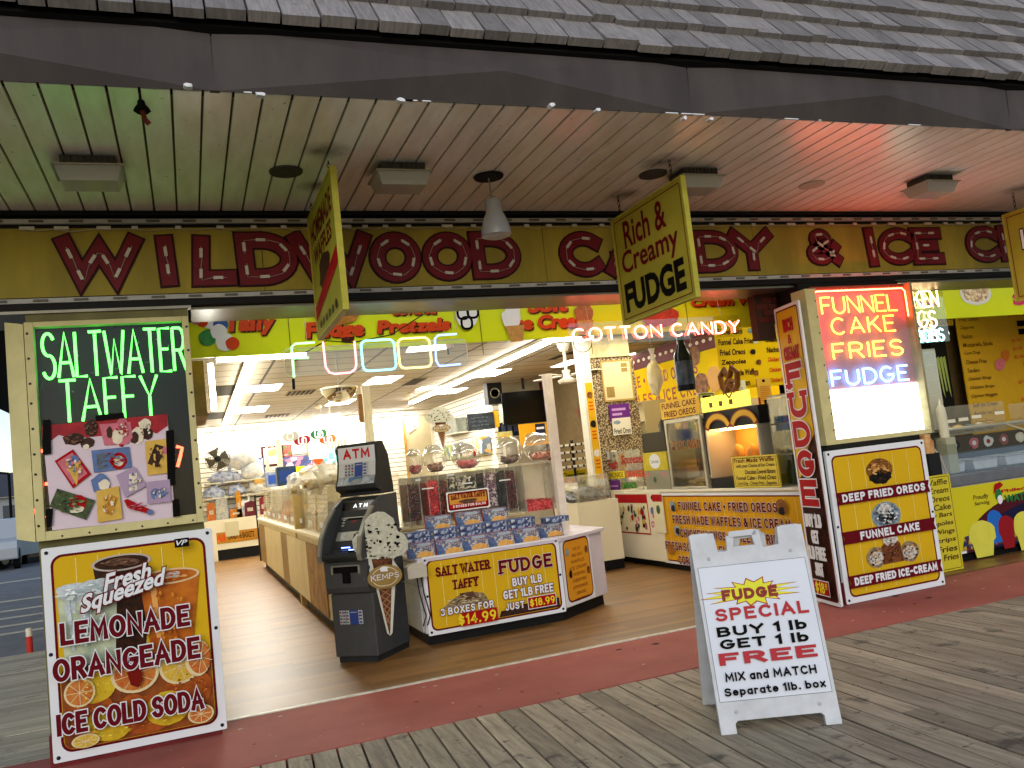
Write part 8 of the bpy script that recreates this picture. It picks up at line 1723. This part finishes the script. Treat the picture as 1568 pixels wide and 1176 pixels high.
# stacked clear boxes, syrup bottle, jar beside the light box
x0 = at(1408, 600, Y=7.4).x; x1 = at(1441, 600, Y=7.4).x; o = thing('topping_rack', 'clear topping rack of stacked trays beside the light box', 'rack', ((x0 + x1) / 2, 7.4, 1.0)); b = MB(); zz = [at(1425, v, Y=7.4).z for v in (535, 558, 582, 606, 632)]
for z in zz: b.box(x0, x1, 7.4, 7.75, z - .008, z + .008, mat('rack_steel', '#a9a78c', .4, metal=.3))
for x in (x0, x1 - .012): b.box(x, x + .012, 7.4, 7.75, .8, zz[0] - .009, mat('rack_steel', ''))
b.box(x0 + .012, x1 - .012, 7.74, 7.75, .8, zz[0] - .009, mat('rack_back2', '#6a6650', .6, var=.3)); b.build('frame', o)
b = MB(); b.box(x0, x1, 7.395, 7.398, zz[-1] - .2, zz[0] - .01, clear('rack_front', (.85, .86, .8), .25, .06, body=.15)); b.build('front', o)
b = MB()
for k in range(3):
    for j in range(2): b.box(x0 + .03 + j * .09, x0 + .1 + j * .09, 7.5, 7.7, zz[k + 1] + .009, zz[k + 1] + .1, mat('topping_%d' % ((k + j) % 3), ['#8a6a4a', '#b8ae8a', '#a09a84'][(k + j) % 3], .5, var=.3, scale=20))
b.build('toppings', o)
p = at(1440, 625, Y=7.3); b = MB(); pr = [(.05, -.28), (.052, -.02), (.045, .05), (.02, .09), (.012, .14), (0, .16)]; b.lathe((p.x, 7.3, p.z - .05), pr, mat('syrup_white', '#c2bfa8', .35), 16); b.box(p.x - .07, p.x + .07, 7.23, 7.37, .93, p.z - .33, mat('rack_steel', '')); single(b, 'sauce_bottle', 'white squeeze sauce bottle standing beside the clear topping rack', 'bottle', smooth=True)
p = at(1418, 680, Y=6.95); b = MB(); b.lathe((p.x, 6.95, p.z - .1), [(.07, 0), (.075, .12), (.05, .16), (.055, .2), (0, .2)], mat('orange_jar', '#a8622a', .3, col2='#c9a870', scale=10), 16); b.box(p.x - .08, p.x + .08, 6.87, 7.03, .1, p.z - .1, mat('jar_stand', '#1c1c1e', .5)); single(b, 'orange_jar', 'orange jar on a black stand just past the fried treats board', 'jar', smooth=True)
# neon words half hidden by the light box
sh = facade(6.9); o = thing('hanging_neon', 'orange and white neon words cut off by the light box edge', 'neon sign', sh.w(sh.px(1420, 530))); nK = glow('neon_cream', (1, .62, .3), 5); nT = glow('neon_teal', (.45, 1, .9), 4)
b = MB(); neon_word(b, sh, 'CHICKEN', sh.bb((1350, 474), (1430, 446)), .009, nK, gap=.2); b.build('letter_tube', o); b = MB(); neon_word(b, sh, 'WINGS', sh.bb((1362, 505), (1428, 477)), .009, nK, gap=.2); b.build('letter_tube', o); b = MB(); neon_word(b, sh, 'KABOBS', sh.bb((1376, 526), (1440, 504)), .009, nT, gap=.2); b.build('letter_tube', o)
b = MB(); x0, y0, x1, y1 = sh.bb((1345, 530), (1442, 440)); b.prism([sh.w(q_, 0) for q_ in Sheet.rr(x0, y0, x1, y1, .02)], -sh.n * .005, ac); b.build('acrylic_plate', o); b = MB(); q_ = sh.w((x1 - .05, y1)); b.tube([q_, (q_.x, q_.y, ZC)], .003, M_wire, 4); b.build('hanger', o)
# leaning menu strip by the freezer
A = at(1448, 884, Z=0.005); Bq = at(1477, 874, Z=0.005); 
sh = Sheet((A.x - .25, 6.80, .01), (1, 0, 0)); xb = sh.px(1476, 870)[0]; xa = sh.px(1440, 880)[0] - .18; zt_ = sh.px(1440, 727)[1]
o = thing('leaning_menu', 'yellow hand lettered menu board standing between fried treats board and freezer', 'sign board', sh.w(((xa + xb) / 2, 0))); b = MB(); s = Sheet(sh.o, sh.ux, mb=b, off=0); s.slab(xa, 0, xb, zt_, .02, mat('lean_yellow', '#bdb02c', .4)); s.ring(xa + .02, .02, xb - .02, zt_ - .02, .01, .006, BK); b.build('panel', o)
b = MB(); s = Sheet(sh.o, sh.ux, mb=b, off=.003)
for k, t in enumerate(('Waffle', 'Cream', 'Oreos', 'Cake', 'Candy Bars', 'Zeppoles', 'Wings', 'Strips', 'Fries', 'Cheese Fries')): y = zt_ - .1 - k * (zt_ - .1) / 10.3; s.text(t, xb - .06 - .04 * len(t) - .06, y, xb - .05, y + .06, brown, bold=.01, shear=.12)
b.build('lettering', o)

# ================================================================== OUT TO THE SIDE: CAR PARK
def car(name, lab, u, v, col, yaw, sc=1.0):
    p = at(u, v, Z=-.08); o = thing(name, lab, 'car', p, 'cars in the car park beyond the boardwalk'); T_ = Matrix.Translation(p) @ Matrix.Rotation(yaw, 4, 'Z')
    body = mat('car_' + col.strip('#'), col, .3, metal=.2); glass = mat('car_glass', '#1b2026', .1); tyre = mat('tyre', '#121212', .8)
    b = MB(T_); P = [(-2.2, .35), (-2.25, .7), (-2.1, .95), (-1.3, 1.02), (-.7, 1.62), (1.3, 1.66), (2.1, 1.1), (2.2, .8), (2.2, .35)]
    b.prism([(x, -.88, z) for x, z in P], (0, 1.76, 0), body); b.build('body', o, bev=.06)
    for sy in (-.885, .885):
        b = MB(T_); b.prism([(x, sy, z) for x, z in ((-1.1, 1.04), (-.62, 1.5), (1.2, 1.54), (1.75, 1.1))], (0, .01 if sy > 0 else -.01, 0), glass); b.build('side_window', o)
    b = MB(T_); b.prism([(2.13, -.7, 1.14), (2.13, .7, 1.14), (1.42, .7, 1.6), (1.42, -.7, 1.6)], (.03, 0, .03), glass); b.build('rear_window', o)
    for x in (-1.4, 1.4):
        for sy in (-.8, .8): b = MB(T_); b.lathe((x, sy - .11, .34), [(0, 0), (.2, 0), (.34, .02), (.34, .2), (.2, .22), (0, .22)], tyre, 18, axis=(0, 1, 0)); b.lathe((x, sy - .115, .34), [(.2, 0), (0, 0)], Mst, 12, axis=(0, 1, 0)); b.build('wheel', o)
    for sy in (-.7, .7): b = MB(T_); b.box(2.2, 2.24, sy - .12, sy + .12, .75, .95, mat('tail_lamp', '#7a1414', .3)); b.build('tail_light', o)
    return o
car('parked_car', 'white estate car parked nearest the boardwalk edge', -9, 872, '#a9aeb4', R_(95))
car('parked_car', 'pale grey hatchback parked behind the white car', 19, 866, '#a5a9ac', R_(60))
car('parked_car', 'silver car farthest off in the car park', 40, 858, '#9aa0a6', R_(100))
p = at(46, 997, Z=0.0); o = thing('marker_post', 'red and white plastic marker post at the car park edge', 'bollard', p); b = MB(); h = at(43, 953, Y=p.y).z; b.lathe((p.x, p.y, -.07), [(.05, 0), (.05, .02), (.035, .03), (.035, h * .72)], mat('post_red', '#b5322a', .5), 12); b.build('post', o, smooth=True); b = MB(); b.lathe((p.x, p.y, -.07 + h * .72), [(.035, 0.001), (.035, h * .28), (0, h * .3)], wp, 12); b.build('reflector', o, smooth=True)
p = at(5, 790, Y=60); o = thing('far_building', 'low pale building beyond the car park', 'building', (p.x, 60, 0)); b = MB(); b.box(p.x - 14, p.x + 6, 60, 70, -.08, 1.6 + (at(5, 762, Y=60).z - 1.6), mat('far_wall', '#8d9094', .8, var=.2)); b.build('wall', o); b = MB(); zr = at(5, 762, Y=60).z; b.prism([(p.x - 14.5, 59.6, zr), (p.x + 6.5, 59.6, zr), (p.x + 6.5, 65, zr + 1.6), (p.x - 14.5, 65, zr + 1.6)], (0, .2, .1), mat('far_roof', '#4a4c52', .8, var=.2)); b.build('roof', o)
for k in range(4): b = MB(); x = p.x - 6 + k * 3; b.box(x, x + 1.4, 59.95, 59.99, .9, zr - .5, mat('far_window', '#39424c', .2)); b.build('window', o)
p = at(3, 815, Y=45); o = thing('street_lamp', 'slim dark street lamp behind the parked cars', 'lamp post', (p.x + .4, 45, 0)); b = MB(); b.tube([(p.x + .4, 45, -.08), (p.x + .4, 45, 3.6)], .06, M_dark, 8); b.build('pole', o); b = MB(); b.tube([(p.x + .4, 45, 3.6), (p.x - .3, 45, 3.75)], .05, M_dark, 6); b.ell((p.x - .4, 45, 3.74), .25, .12, .07, M_dark, 10); b.build('lamp_head', o)
b = MB(); b.box(-40, -4, 40, 40.3, -.08, .75, mat('low_wall', '#a5a39a', .8, var=.2, scale=1)); single(b, 'low_wall', 'low pale boundary wall behind the parked cars', 'wall')
